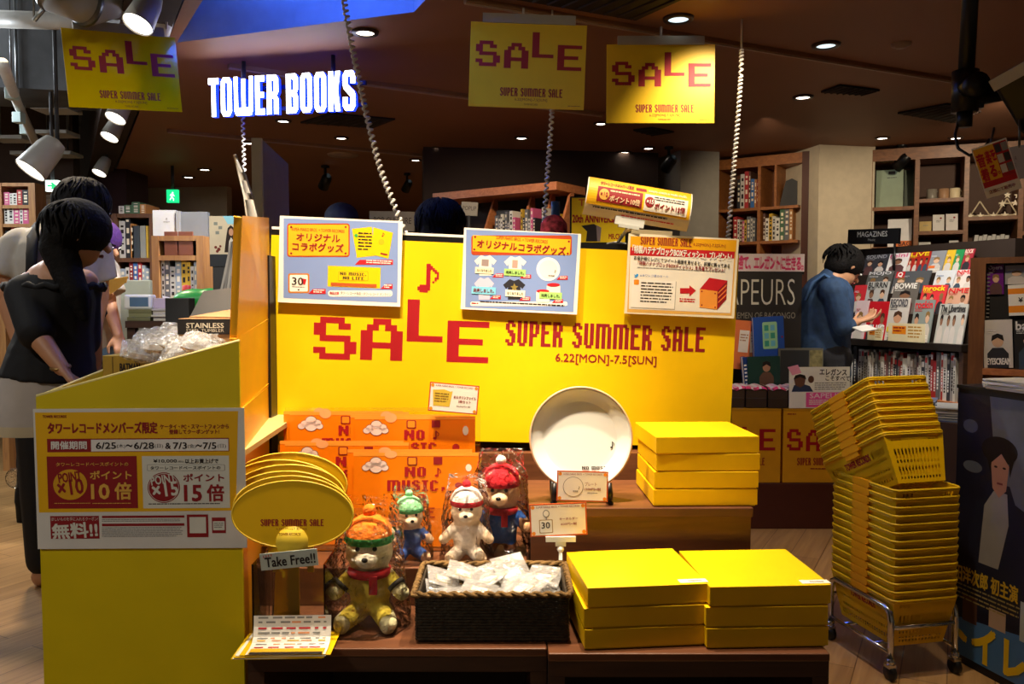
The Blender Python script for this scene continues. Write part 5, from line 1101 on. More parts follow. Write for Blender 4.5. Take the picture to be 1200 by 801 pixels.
# spines on the lower shelf
u = .05; i = 0; Rn = random.Random(11); SPN = []
while u < RW - .06:
    w_ = Rn.uniform(.010, .026); SPN.append((u, w_)); u += w_ + .0012
for i, (u, w_) in enumerate(SPN):
    hx = Rn.choice(('c8c4ba', 'b4b0aa', '9a8f88', '6a6a6c', 'd4cfc8', '7a5a58', 'a8322e', 'cfc8c0', '3a3a40', 'd8d4cc', '8f8a88')); h = Rn.uniform(.25, .285) if Rn.random() > .15 else .23
    nm = {'a8322e': 'red', '3a3a40': 'black', '6a6a6c': 'grey', '7a5a58': 'brown', '9a8f88': 'taupe'}.get(hx, 'pale'); dd = Rn.uniform(.012, .035)
    t = thing('magazine', f'{nm} spined magazine, {nth(i)} from the left on the rack lower shelf', 'magazine', RP(u, dd, zsh), 'magazines spine out on the lower shelf')
    m_ = MB(); rbox(m_, u, u + w_, dd, dd + .2, zsh + .0005, zsh + h, mat(hx, .4)); m_.out('issue', t)
    s = Sheet(RP(u, dd, zsh + h), RP(u + w_, dd, zsh + h), RP(u, dd, zsh), .0008).own(); m_ = MB()
    s.rect(m_, .1, .05, .9, .05 + Rn.uniform(.08, .2), mat(Rn.choice(('c03038', '2a2a30', '8a8480', 'e8e4dc'))), 1); v = .3
    while v < .8: e = v + Rn.uniform(.02, .07); s.rect(m_, .3, v, .7, e, INK if nm in ('pale', 'taupe') else WHT, 1); v = e + .02
    m_.out('spine_print', t)
# low table in front with flat piles of free papers
ta, tb = P(990, 490, 4.95), P(1124, 490, 4.45)
lx = [(ta.x, ta.y), (tb.x, tb.y), (tb.x + .22, tb.y + .3), (ta.x + .22, ta.y + .1)]; zt = P(1060, 492, 4.6).z
m_ = MB(); lo = [V((x, y, 0)) for x, y in lx]; m_.hexa(lo, [p + V((0, 0, zt)) for p in lo], mat('3a2519', .5)); m_.out('paper_table', label='low dark table with piles of flat papers before the rack', cat='table')
Rn = random.Random(21)
for i, (px, Yb, n_, wd) in enumerate(((1012, 5.0, 16, .2), (1040, 4.87, 13, .2), (1072, 4.78, 15, .22), (1104, 4.66, 12, .2), (1058, 4.98, 18, .2))):
    c = V((ptz(px, Yb, 0).x, Yb, zt + .001)); t = thing('paper_pile', f'pile of flat free papers, {("leftmost", "second from the left", "third from the left", "rightmost", "rear middle")[i]} on the low table', 'papers', c, 'piles of free papers on the low table')
    for j in range(n_): MB().box(c + V((Rn.uniform(-.012, .012), Rn.uniform(-.012, .012), .003 + j * .0064)), (wd, .27, .006), mat(Rn.choice(('c8c6c0', 'a8a8a8', '8a8c92', 'd8d6d0', '5a6a8a')), .4), rotz(-.45 + Rn.uniform(-.12, .12))).out('paper', t)
# MAGAZINES sign
pp = RP(0, .3, 0); s = Sheet(hit(994, 269, pp, rn), hit(1053.5, 267, pp, rn), hit(995, 286, pp, rn), .001); t = thing('shop_sign', 'black sign with pale lettering standing above the magazine rack', 'sign', s.pt(s.W / 2, s.H)); m_ = MB(); s.slab(m_, .02, BLKP); m_.out('board', t); s.own(); m_ = MB(); s.text(m_, 'MAGAZINES', .2, .17, .79, .52, mat('b8b8b4'), 2, 0); s.text(m_, 'Music', .42, .64, .56, .8, mat('8a8a88'), 2, 0); m_.out('lettering', t); m_ = MB()
for u in (.06, .92): q = s.pt(s.W * u, s.H) - s.n * .01; m_.tube([q, V((q.x, q.y, zled + .4))], .008, BLKP, 8)
m_.out('post', t)

# ------------------------------------------------------------------ nearer magazine case at the right edge
ea, eb = P(1136, 351, 4.30), P(1250, 351, 4.06); ea.z = eb.z = 0; eu = (eb - ea).normalized(); en = V((eu.y, -eu.x, 0)); en = en if en.y < 0 else -en; EW = (eb - ea).length; Ef = frame(eu, -en, V((0, 0, 1)), ea)
def ebox(m_, u0, u1, d0, d1, z0, z1, mt): lo = [Ef @ V(q) for q in ((u0, d0, z0), (u1, d0, z0), (u1, d1, z0), (u0, d1, z0))]; return m_.hexa(lo, [p + V((0, 0, z1 - z0)) for p in lo], mt)
zt = hit(1140, 302, ea, en).z; zs = hit(1145, 431, ea, en).z; t = thing('magazine_case', 'wooden case with a black ribbed back at the right edge of the picture', 'display case', ea.lerp(eb, .5)); WB = wood('case_wood', '6a4226', '80532f', .45, (26, 26, 3))
ebox(MB(), 0, .07, 0, .4, 0, zt, WB).out('side_panel', t); ebox(MB(), .0705, EW, 0, .4, zt - .03, zt, WB).out('top_panel', t); ebox(MB(), .0705, EW, -.03, .4, zs - .03, zs, COPPER).out('shelf', t); ebox(MB(), .0705, EW, .06, .4, zs + .0005, zt - .0305, mat('1c1a19', .6)).out('back_panel', t); ebox(MB(), .0705, EW, .02, .4, 0, zs - .031, WB).out('base', t)
m_ = MB()
for i in range(26): z = lerp(zs + .02, zt - .05, i / 25); ebox(m_, .072, .085, .045, .062, z, z + .008, mat('77736c', .4))
m_.out('back_rib', t)
for x0, y0, x1, y1, (bg, fn), lb, zz in ((1157, 310.5, 1176, 345, art('6a1c80', 'Opera', 'f4e8f4', 1), 'purple opera magazine on the black ribbed back', None), (1178, 311, 1206, 333, art('9a9a98', '', 'f0f0a0', 1), 'black and white face magazine beside the purple one', None), (1152, 375, 1186, 424, art('d8d2ca', 'EYESCREAM', 'f0ece4', 1, None, (.1, .8, .92, .93)), 'white magazine with a dark portrait on the case shelf', zs), (1188, 375, 1222, 424, art('2c2c2e', 'band', 'e8e8e8', 1), 'black magazine at the right picture edge on the case shelf', zs)):
    pp = Ef @ V((0, .02 if zz else .05, 0)); tl, tr, bl = hit(x0, y0, pp, en), hit(x1, y0 - 1, pp, en), hit(x0, y1, pp, en)
    if zz: bl = V((bl.x, bl.y, zz + .001))
    s = Sheet(tl, tr, bl, .001); t = thing('magazine', lb, 'magazine', s.pt(s.W / 2, s.H), 'magazines in the case at the picture edge'); m_ = MB(); s.slab(m_, .01 if not zz else .006, mat(bg, .3)); m_.out('issue', t); s.own(); m_ = MB(); fn(s, m_); m_.out('cover_print', t)
pp = Ef @ V((0, .035, 0)); s = Sheet(hit(1181, 334, pp, en), hit(1215, 332, pp, en), hit(1181, 370, pp, en)); t = thing('price_sign', 'white and orange price sign in the case at the picture edge', 'sign', s.pt(s.W / 2, s.H)); m_ = MB(); s.slab(m_, .02, WHT); s.own(); s.rect(m_, 0, .12, 1, .3, ORG, 1); s.rect(m_, 0, .68, 1, .9, ORG, 1); s.text(m_, '¥100', .35, .42, .9, .58, INK, 2, .03); m_.out('card', t)
c = Ef @ V((.5, .12, zs + .001)); t = thing('paper_pile', 'white papers lying on the case shelf under the black magazine', 'papers', c)
for j in range(5): MB().box(Ef @ V((.45, -.01, zs + .004 + .005 * j)), (.3, .03, .0045), mat('d8d6d0', .4), rotz(-.1 + .03 * j)).out('paper', t)

# ------------------------------------------------------------------ wall shelves behind
wa, wb_ = P(1017, 351, 7.20), P(1290, 351, 6.55); wa.z = wb_.z = 0; wu = (wb_ - wa).normalized(); wn = V((wu.y, -wu.x, 0)); wn = wn if wn.y < 0 else -wn; Wf = frame(wu, -wn, V((0, 0, 1)), wa)
def wbox(m_, u0, u1, d0, d1, z0, z1, mt): lo = [Wf @ V(q) for q in ((u0, d0, z0), (u1, d0, z0), (u1, d1, z0), (u0, d1, z0))]; return m_.hexa(lo, [p + V((0, 0, z1 - z0)) for p in lo], mt)
def wuz(px, py, dd=0): q = Wf.inverted() @ hit(px, py, Wf @ V((0, dd, 0)), wn); return q.x, q.z
US = [wuz(x, 250)[0] for x in (1019, 1074, 1132, 1196, 1262)]; t = thing('shelving_unit', 'tall wooden wall shelves behind the magazine rack', 'shelving unit', Wf @ V((.9, .2, 0))); ZT = wuz(1100, 185)[1]; WS = wood('shelf_wood', '6e4527', '8a5a34', .45, (3, 26, 26))
wbox(MB(), US[0], US[-1], .36, .38, 0, ZT, mat('4a2c18', .6)).out('back_panel', t); wbox(MB(), US[0] - .03, US[-1], 0, .359, ZT + .0005, ZT + .1, WS).out('cornice', t)
for u in US: wbox(MB(), u - .018, u + .018, 0, .359, 0, ZT, WS).out('upright', t)
SH = {}
for c_, ys in enumerate(((242, 289), (232, 270, 305), (253, 300), (270,))):
    for y in ys:
        z = wuz((1046, 1102, 1164, 1230)[c_], y)[1]; SH[(c_, y)] = z; wbox(MB(), US[c_] + .0185, US[c_ + 1] - .0185, .005, .358, z - .03, z, WS).out('shelf', t)
def on_shelf(x0, x1, y0, z, dd, th, name, label, cat, col, lean=.0, group=None, deco=None):
    u0, _ = wuz(x0, 250, dd); u1, zt = wuz((x0 + x1) / 2, y0, dd); u1 = wuz(x1, 250, dd)[0]; tl, tr, bl = Wf @ V((u0, dd + lean, zt)), Wf @ V((u1, dd + lean, zt)), Wf @ V((u0, dd, z + .001))
    s = Sheet(tl, tr, bl, .0015); t = thing(name, label, cat, s.pt(s.W / 2, s.H), group); m_ = MB(); s.slab(m_, th, mat(col, .5)); m_.out('body', t)
    if deco: s.own(); m_ = MB(); deco(s, m_); m_.out('print', t)
    return t
z = SH[(0, 242)]; on_shelf(1026, 1058, 198, z, .1, .03, 'file_bag', 'silvery green bag with a handle slot on the wall shelf', 'bag', '8fa088', .05, None, lambda s, m: (s.rr(m, .45, .04, .7, .12, .02, INK, 1), s.dashes(m, .4, .2, .75, .24, 1, DGR)))
on_shelf(1059, 1071, 198, z, .14, .05, 'file_bag', 'dark green bag beside the silvery green one', 'bag', '3f4a3c', .05)
z = SH[(0, 289)]; on_shelf(1041, 1069, 256, z, .08, .05, 'gift_bag', 'white bag with an orange label on the lower left shelf', 'bag', 'd8d8d8', .04, None, lambda s, m: (s.rect(m, .25, .78, 1, .99, mat('d8702a'), 1), s.text(m, 'BAG', .45, .81, .95, .96, mat('5a2a10'), 2, .04)))
z = SH[(1, 232)]
for i, (x, lb) in enumerate(((1092, 'grey mug, leftmost of three on the wall shelf'), (1106, 'tan mug, middle of three on the wall shelf'), (1119, 'cream mug, brightest of three on the wall shelf'))):
    u, _ = wuz(x, 225, .12); c = Wf @ V((u, .12, z + .001)); t = thing('mug', lb, 'mug', c, 'three mugs on the wall shelf'); mm = mat(('8a8478', 'b08a68', 'e8d8b0')[i], .3); m_ = MB(); m_.lathe([(0, .004), (.036, .004), (.038, 0), (.04, .01), (.04, .088), (.036, .088), (.036, .01), (0, .008)], c, mm, 20); m_.out('cup', t); m_ = MB(); m_.tube([c + V((.038 + .028 * sin(a * pi / 6), 0, .045 - .028 * cos(a * pi / 6))) for a in range(7)], .005, mm, 6); m_.out('handle', t)
z = SH[(1, 270)]
for x0, x1, y0, c_, lb in ((1078, 1092, 259, 'c8b070', 'gold card leaning on the wall shelf'), (1093.5, 1107, 251, 'dcdad4', 'white card with grey lettering on the wall shelf'), (1109, 1123, 250, 'e0dcd8', 'white card with a red and black motif on the wall shelf')):
    on_shelf(x0, x1, y0, z, .08, .004, 'greeting_card', lb, 'card', c_, .03, None, lambda s, m: (s.dashes(m, .3, .35, .75, .5, 2, GRY), s.disc(m, .7, .22, .1, REDD, 1, 8, .06) if s.o.x > 3.55 else None))
z = SH[(1, 305)]
for x0, x1, y0, lb in ((1078, 1092, 283, 'white booklet leaning on the lowest seen shelf'), (1114, 1125, 281, 'grey booklet leaning right on the lowest seen shelf')): on_shelf(x0, x1, y0, z, .06, .01, 'booklet', lb, 'booklet', 'd0d0cc', .06, None, lambda s, m: s.disc(m, .5, .6, .2, INK, 1, 10, .12))
z = SH[(2, 253)]; u0, _ = wuz(1137, 250, .08); u1, _ = wuz(1192, 250, .08); zt = wuz(1160, 228, .08)[1]; t = thing('star_ornament', 'white starry wire ornament with triangles on the wall shelf', 'ornament', Wf @ V(((u0 + u1) / 2, .08, z))); m_ = MB(); st = MB(); q = lambda u, v: Wf @ V((lerp(u0, u1, u), .08, lerp(z + .012, zt, v)))
for a, b in (((0, 0), (1, 0)), ((0, 0), (.2, .7)), ((.2, .7), (.42, 0)), ((.55, 0), (.78, .8)), ((.78, .8), (1, 0)), ((.6, .55), (1, .55))): m_.tube([q(*a), q(*b)], .006, mat('d8c8a8', .5), 6)
for p_ in ((0, 0), (.22, 0), (.5, 0), (.74, 0), (1, 0), (.68, .55), (.95, .55), (.78, .95), (1, .9)):
    c = q(*p_); pts = [c + (Wf.to_3x3() @ V(((.03 if k % 2 == 0 else .012) * sin(k * pi / 5), -.008, (.03 if k % 2 == 0 else .012) * cos(k * pi / 5)))) for k in range(10)]; st.prism(pts, Wf.to_3x3() @ V((0, .012, 0)), mat('efe4c8', .5))
m_.out('wire_frame', t); st.out('star', t)
z = SH[(2, 300)]; u0, _ = wuz(1137, 295, .06); u1, _ = wuz(1184, 295, .06); zt = wuz(1160, 288, .06)[1]; t = thing('display_box', 'dark open box holding white booklets on the wall shelf', 'box', Wf @ V(((u0 + u1) / 2, .1, z))); wbox(MB(), u0, u1, .06, .2, z + .001, zt, mat('22242a', .5)).out('box_body', t)
for i in range(8): a = lerp(u0 + .02, u1 - .05, i / 7); b_ = wuz(1160, 275, .1)[1]; m_ = MB(); lo = [Wf @ V(k) for k in ((a, .07, zt + .0005), (a + .028, .07, zt + .0005), (a + .028, .19, zt + .0005), (a, .19, zt + .0005))]; m_.hexa(lo, [p + Wf.to_3x3() @ V((.012, .0, b_ - zt - .01 * (i % 2))) for p in lo], mat('c8c8c4', .5)); m_.out('booklet', label=f'white booklet, {ORD[i]} from the left in the dark box on the shelf', cat='booklet', group='white booklets in the dark box')

# ------------------------------------------------------------------ shelf unit by the cream column
sa, sb = P(838, 351, 7.75), P(938, 351, 7.30); sa.z = sb.z = 0; su = (sb - sa).normalized(); sn = V((su.y, -su.x, 0)); sn = sn if sn.y < 0 else -sn; Sf = frame(su, -sn, V((0, 0, 1)), sa); SW = (sb - sa).length
def sbox(m_, u0, u1, d0, d1, z0, z1, mt): lo = [Sf @ V(q) for q in ((u0, d0, z0), (u1, d0, z0), (u1, d1, z0), (u0, d1, z0))]; return m_.hexa(lo, [p + V((0, 0, z1 - z0)) for p in lo], mt)
sz = lambda px, py: hit(px, py, sa, sn).z
sU = lambda px: (Sf.inverted() @ hit(px, 260, sa, sn)).x
t = thing('book_shelf', 'wooden book shelves between the pale column and the cream column', 'bookshelf', Sf @ V((SW / 2, .2, 0))); z1, z2, z3 = sz(900, 242), sz(900, 282), sz(900, 300); ZT = sz(900, 194); CW = wood('warm_shelf', '8a5428', 'a86a36', .45, (3, 26, 26))
sbox(MB(), 0, SW, .33, .35, 0, ZT, mat('6a3c1c', .6)).out('back_panel', t); sbox(MB(), 0, SW, 0, .33, ZT + .0005, ZT + .09, CW).out('cornice', t); sbox(MB(), SW, SW + .06, -.02, .45, 0, ZT + .09, mat('4a2412', .5)).out('side_panel', t)
for x in (840, 889): u = sU(x); sbox(MB(), u - .014, u + .014, 0, .329, 0, ZT, CW).out('upright', t)
for x in (908,): u = sU(x); sbox(MB(), u - .01, u + .01, .0, .329, z1 + .0005, ZT, CW).out('upright', t)
for z in (z1, z2, sz(900, 315)):
    for a, b in ((840, 889), (889, 937)): sbox(MB(), sU(a) + .015, sU(b) - .015, .004, .328, z - .025, z, CW).out('shelf', t)
Rn = random.Random(9)
def spines(box, basez, frm, u0, u1, hmin, hmax, place, group, dd=.03, depth=.2, wmin=.018, wmax=.045, hues=None, name='book'):
    u = u0; i = 0
    while u < u1 - wmin:
        w_ = min(Rn.uniform(wmin, wmax), u1 - u); hx = Rn.choice(hues or HUES); h = Rn.uniform(hmin, hmax); t = thing(name, f'{CN[hx]} book, {nth(i)} from the left {place}', 'book', frm @ V((u + w_ / 2, dd, basez)), group)
        m_ = MB(); box(m_, u, u + w_ - .001, dd, dd + depth, basez + .0006, basez + h, mat(hx, .5)); m_.out('cover', t)
        s = Sheet(frm @ V((u, dd, basez + h)), frm @ V((u + w_ - .001, dd, basez + h)), frm @ V((u, dd, basez)), .001).own(); m_ = MB(); v = .12
        while v < .85: e = v + Rn.uniform(.04, .14); s.rect(m_, .25, v, .75, e, INK if hx in ('c8c4ba', 'e0dcd0', 'c8a030') else CREAM, 1); v = e + Rn.uniform(.03, .15)
        m_.out('spine_print', t); u += w_; i += 1
spines(sbox, z1, Sf, sU(862), sU(888), .24, .34, 'on the upper shelf by the pale column', 'books on the shelves by the column'); spines(sbox, z2, Sf, sU(858), sU(884), .18, .24, 'on the second shelf by the pale column', 'books on the shelves by the column')
spines(sbox, z2, Sf, sU(893), sU(930), .2, .29, 'on the second shelf beside the cream column', 'books on the shelves by the column')
q = [(913, 241), (918, 222), (921, 212), (928, 209), (934, 212), (934, 241)]; pts = [hit(x, y, Sf @ V((0, .1, 0)), sn) for x, y in q]
for p_ in pts:
    if p_.z < z1 + .06: p_.z = z1 + .001
m_ = MB(); m_.prism(pts, Sf.to_3x3() @ V((0, .12, 0)), mat('3c3c3c', .6)); m_.out('dark_bag', label='dark rounded bag on the upper shelf beside the cream column', cat='bag')

# ------------------------------------------------------------------ black ceiling pole, screen and posters at top right
pc = P(1131, 105, 2.3); t = thing('ceiling_screen', 'black screen seen from behind on a black ceiling pole', 'screen', pc)
m_ = MB(); m_.tube([V((pc.x, pc.y, pc.z - .02)), V((pc.x + .02, pc.y, ZC))], .021, BLKP, 14); m_.out('pole', t)
m_ = MB(); m_.tube([pc + V((0, 0, .05)), pc + V((0, 0, -.06))], .034, BLKP, 14); m_.lathe([(0, .03), (.03, .03), (.03, -.03), (0, -.03)], pc + V((.0, -.04, -.0)), BLKP, 14, Euler((pi / 2, 0, 0)).to_matrix()); m_.tube([pc + V((0, 0, -.06)), pc + V((.0, 0, -.1))], .02, BLKP, 12); m_.out('clamp', t)
a, b = P(1150, 112, 2.3), P(1178, 105, 2.25); m_ = MB(); m_.tube([pc + V((.02, 0, -.02)), a + V((-.01, 0, -.005)), b], [.022, .022, .028], BLKP, 12); m_.tube([a + V((-.0, 0, -.02)), a + V((0, 0, .03))], .026, BLKP, 12); m_.box(a + V((-.03, -.0, -.03)), (.06, .03, .012), STEELG); m_.out('swivel_arm', t)
tl, tr, bl = P(1160, 96, 2.2), P(1260, 40, 2.05), P(1137, 190, 2.3); s = Sheet(tl, tr, bl); m_ = MB(); s.slab(m_, .06, BLKP); m_.out('screen_housing', t, bevel=.01)
m_ = MB(); R = frame(s.ex, s.n, s.ey).to_3x3(); m_.box(s.pt(s.W / 2, .012) - s.n * .0 + s.n * .004, (s.W, .012, .03), mat('b4b4ac', .5), R); m_.out('pale_edge', t)
m_ = MB()
for u, v in ((.07, .1), (.09, .16), (.06, .18)): m_.ell(s.pt(u, v), .008, CHROME, n=10, k=6)
m_.box(s.pt(.085, .13) + s.n * .006, (.02, .008, .05), STEELG, R); m_.out('bracket_bolt', t)
m_ = MB(); m_.tube([P(1124, 140, 2.3), P(1119, 158, 2.3), P(1123, 174, 2.28), P(1136, 182, 2.25), P(1152, 176, 2.22), P(1160, 163, 2.2)], .004, BLKP, 6); m_.out('power_cable', t)
s, t = signboard('hanging_poster', [(1138, 175), (1179, 161), (1131, 241)], (2.18, 2.14), 'red and yellow poster hanging under the black screen', 'poster', .002, WHT); s.own(); m_ = MB()
s.poly(m_, [(.03, .03), (.6, .03), (.6, .7), (.03, .7)], mat('e8b418', .45), 1); s.rect(m_, .6, .03, .97, .7, mat('a81c24'), 1); s.rect(m_, .03, .69, .97, .8, mat('b81c24'), 2)
for k, (ch, x0, y0, x1, y1) in enumerate((('音', .05, .14, .28, .4), ('楽', .3, .12, .46, .38), ('を', .46, .12, .6, .34), ('着', .05, .43, .28, .68), ('る', .31, .42, .5, .64), ('。', .52, .56, .58, .62))): s.text(m_, ch, x0, y0, x1, y1, TAGR, 3, .05)
for i in range(6): s.rect(m_, .62 + .18 * (i % 2), .06 + .2 * (i // 2), .78 + .18 * (i % 2), .22 + .2 * (i // 2), mat(('3a3a40', '8a8a8c', 'c8c4c0', '2a2a2e', 'd8d4d0', '6a6a70')[i]), 3)
s.text(m_, '店頭にて販売中', .12, .86, .85, .93, REDD, 3, .02); m_.out('printing', t)
m_ = MB(); m_.tube([s.pt(s.W * .5, .01) - s.n * .003, P(1165, 150, 2.2)], .003, STEELG, 6); m_.out('hook', t)
s, t = signboard('hanging_poster', [(1172, 175), (1216, 166), (1172, 214)], (2.20, 2.15), 'white paper sheet hanging at the right edge under the screen', 'poster', .002, mat('c8c8c6', .6)); s.own(); m_ = MB(); s.text(m_, 'A D A', .12, .28, .42, .42, GRY, 2, .01); s.text(m_, 'E E', .16, .5, .38, .62, GRY, 2, .01); m_.out('printing', t); m_ = MB(); m_.tube([s.pt(s.W * .5, .01) - s.n * .003, P(1195, 140, 2.17)], .003, STEELG, 6); m_.out('hook', t)

# ------------------------------------------------------------------ middle: bookcase with lit top, signs
ga, gb = P(510, 237, 6.4), P(655, 221, 5.75); zt = (ga.z + gb.z) / 2; ga.z = gb.z = 0; gu = (gb - ga).normalized(); gn = V((gu.y, -gu.x, 0)); gn = gn if gn.y < 0 else -gn; Gf = frame(gu, -gn, V((0, 0, 1)), ga); GW = (gb - ga).length
def gbox(m_, u0, u1, d0, d1, z0, z1, mt): lo = [Gf @ V(q) for q in ((u0, d0, z0), (u1, d0, z0), (u1, d1, z0), (u0, d1, z0))]; return m_.hexa(lo, [p + V((0, 0, z1 - z0)) for p in lo], mt)
t = thing('bookcase', 'bookcase with a warm lit wooden top edge behind the sale board', 'bookcase', Gf @ V((GW / 2, .2, 0)))
gbox(MB(), 0, GW, -.03, .35, zt, zt + .055, COPPER).out('top_board', t); gbox(MB(), .01, GW - .01, .3, .34, 0, zt - .0005, mat('2a1a10', .7)).out('back_panel', t)
zsf = hit(600, 276, Gf @ V((0, 0, 0)), gn).z; gbox(MB(), 0, GW, .0, .299, zsf - .03, zsf, COPPER).out('shelf', t); gbox(MB(), 0, GW, .0, .299, 0, zsf - .031, mat('3a2416', .6)).out('base', t)
for x in (562, 606, 630, 652):
    u = (Gf.inverted() @ hit(x, 250, Gf @ V((0, 0, 0)), gn)).x; m_ = MB(); m_.prism([Gf @ V((u, .02, zsf + .0005)), Gf @ V((u, .2, zsf + .0005)), Gf @ V((u, .2, zt - .0005)), Gf @ V((u, .16, zt - .0005))], Gf.to_3x3() @ V((.018, 0, 0)), COPPER); m_.out('divider', t)
gU = lambda px: (Gf.inverted() @ hit(px, 260, Gf @ V((0, .03, 0)), gn)).x
for a, b, lb in ((579, 604, 'in the bookcase behind the middle blue sign'), (609, 627, 'near the middle cord in the lit bookcase'), (634, 650, 'at the right end of the lit bookcase')): spines(gbox, zsf, Gf, gU(a), gU(b), .1, .19, lb, 'books in the lit bookcase', .04, .11, .014, .034, ['d0608a', 'e0dcd0', '2c2c30', 'c8a030', '6a6a6c', 'c8c4ba'])
for (x0, y0, x1, y1, Y, tx, lb) in ((433, 247, 486, 270, 6.9, 'POP CULTURE', 'pale shop sign with dark capitals behind the black haired head'), (541, 236, 560, 252, 6.15, 'POPUP', 'small cream shelf sign under the lit bookcase top')):
    s, t = signboard('shelf_sign', [(x0, y0), (x1, y0 + 1), (x0, y1)], (Y, Y - .05), lb, 'sign', .01, mat('a89f8c', .6)); s.own(); m_ = MB(); s.text(m_, tx, .1, .3, .93, .62, mat('4a3a30'), 2, 0); m_.out('lettering', t); m_ = MB(); q = s.pt(s.W / 2, s.H) - s.n * .005; m_.tube([q, V((q.x, q.y, 0 if Y > 6.5 else zsf + .001))], .01, DGR, 8); m_.out('post', t)
c = Gf @ V((gU(578), .05, zsf)); m_ = MB(); gbox(m_, gU(573), gU(586), .12, .2, zsf + .001, zsf + .2, mat('3c3f42', .5)); gbox(m_, gU(575), gU(584), .118, .12, zsf + .1, zsf + .19, mat('4a4d50', .4)); m_.out('dark_case', bevel=.004, label='dark grey case in the lit bookcase left of the pink book', cat='case')

# ================================================================== left: the yellow bin with the points poster
t = thing('display_bin', 'tall yellow bin with a sloping side panel at the left of the display', 'display bin', (-.68, 1.75, 0))
BINM = mat('d9c000', .5, var=.03); BINI = mat('e6cf30', .5, var=.03); BE = mat('e8d890', .5)
a, b = P(42, 465, 1.45), P(280, 400, 1.45); a0, b0_ = V((a.x, 1.45, 0)), V((b.x, 1.45, 0))
MB().prism([a0, b0_, b, a], (0, .006, 0), BINM).out('sloping_panel', t)
m_ = MB(); m_.tube([a + V((0, .003, .0015)), b + V((0, .003, .0015))], .0028, BE, 6); m_.out('panel_edge', t)
far = P(122, 433, 2.02); m_ = MB(); m_.prism([a0 + V((0, .0065, 0)), V((far.x, 2.02, 0)), far, a + V((0, .0065, 0))], (.006, .001, 0), BINI); m_.tube([a + V((.003, .006, .001)), far + V((.003, 0, .001))], .0028, BE, 6); m_.out('front_lip', t)
m_ = MB(); fb = V((b.x - .02, 2.03, 0)); m_.prism([V((far.x + .007, 2.021, 0)), fb, fb + V((0, 0, b.z)), V((far.x + .007, 2.021, far.z))], (0, .006, 0), BINI); m_.out('rear_panel', t)
TR = 1.03; m_ = MB(); lo = [V((a.x + .01, 1.458, TR - .01)), V((b.x - .004, 1.458, TR - .01)), V((b.x - .03, 2.018, TR - .01)), V((far.x + .012, 2.015, TR - .01))]; m_.hexa(lo, [p + V((0, 0, .01)) for p in lo], mat('c9b070', .6)); m_.out('inner_tray', t)
# tall side wall of three stacked yellow panels
t = thing('display_side_panel', 'tall glossy yellow panel wall of three tiers between bin and board', 'display panel', (ptz(297, 1.7, 0).x, 1.7, 0)); SWM = mat('e2a20c', .42, var=.04, coat=.12)
for i, c in enumerate(([(284, 254, 1.475), (315, 256, 1.94), (316.5, 372, 1.94), (278, 395, 1.475)], [(279, 396, 1.472), (317, 374, 1.942), (317, 447, 1.942), (279, 480, 1.472)], [(283, 481, 1.47), (317, 449, 1.945), None, None])):
    q = [P(*k) if k else None for k in c]
    if q[2] is None: q[2] = V((q[1].x, q[1].y, 0)); q[3] = V((q[0].x + .0, q[0].y, 0))
    MB().prism(q, (-.012, -.003, 0), SWM).out(('upper_panel', 'middle_panel', 'lower_panel')[i], t, bevel=.002)
m_ = MB(); e = P(317, 374, 1.945); m_.bx(e.x + .002, e.x + .012, 1.90, 1.95, 0, 1.40, BLKP); m_.out('gap_shade_strip', t)  # black strip standing in for the shade in the gap beside the board
# points poster on the bin
s, t = signboard('points_poster', [(38.5, 479), (286, 477.5), (42, 643)], (1.4445, 1.4445), 'large white and yellow points poster taped on the yellow bin', 'poster', .0008, mat('d9d6ce', .6)); s.view(30, 470, 290, 645, 1190, 801)
m_ = MB(); s.poly(m_, [(50, 60), (1140, 52), (1128, 585), (72, 596)], mat('eab308', .5, var=.02), 1); m_.out('yellow_print', t)
m_ = MB(); s.text(m_, 'TOWER RECORDS', 92, 74, 220, 88, REDD, 3, .02); s.text(m_, 'タワーレコードメンバーズ限定', 118, 112, 708, 172, REDD, 3, .035); s.text(m_, 'ケータイ・PC・スマートフォンから', 722, 122, 1090, 146, REDD, 3, .025); s.text(m_, '登録してクーポンゲット!', 770, 150, 1040, 174, REDD, 3, .025); m_.out('title_lettering', t)
m_ = MB(); s.rect(m_, 116, 198, 1092, 270, REDD, 2); s.rect(m_, 352, 203, 1088, 266, mat('e6e2dc'), 3); s.text(m_, '開催期間', 138, 214, 330, 256, mat('e6e2dc'), 4, .03); s.text(m_, '6/25', 378, 220, 486, 254, INK, 4, .03); s.text(m_, '(木)', 490, 228, 536, 252, INK, 4, 0); s.text(m_, '~', 540, 230, 574, 244, INK, 4, .03); s.text(m_, '6/28', 582, 220, 690, 254, INK, 4, .03); s.text(m_, '(日)', 694, 228, 738, 252, INK, 4, 0); s.text(m_, '&', 750, 222, 780, 254, INK, 4, .03); s.text(m_, '7/3', 792, 220, 866, 254, INK, 4, .03); s.text(m_, '(金)', 870, 228, 914, 252, INK, 4, 0); s.text(m_, '~', 916, 230, 946, 244, INK, 4, .03); s.text(m_, '7/5', 952, 220, 1024, 254, INK, 4, .03); s.text(m_, '(日)', 1030, 228, 1076, 252, INK, 4, 0); m_.out('date_banner', t)
GOLD = mat('e0ae4a', .5)
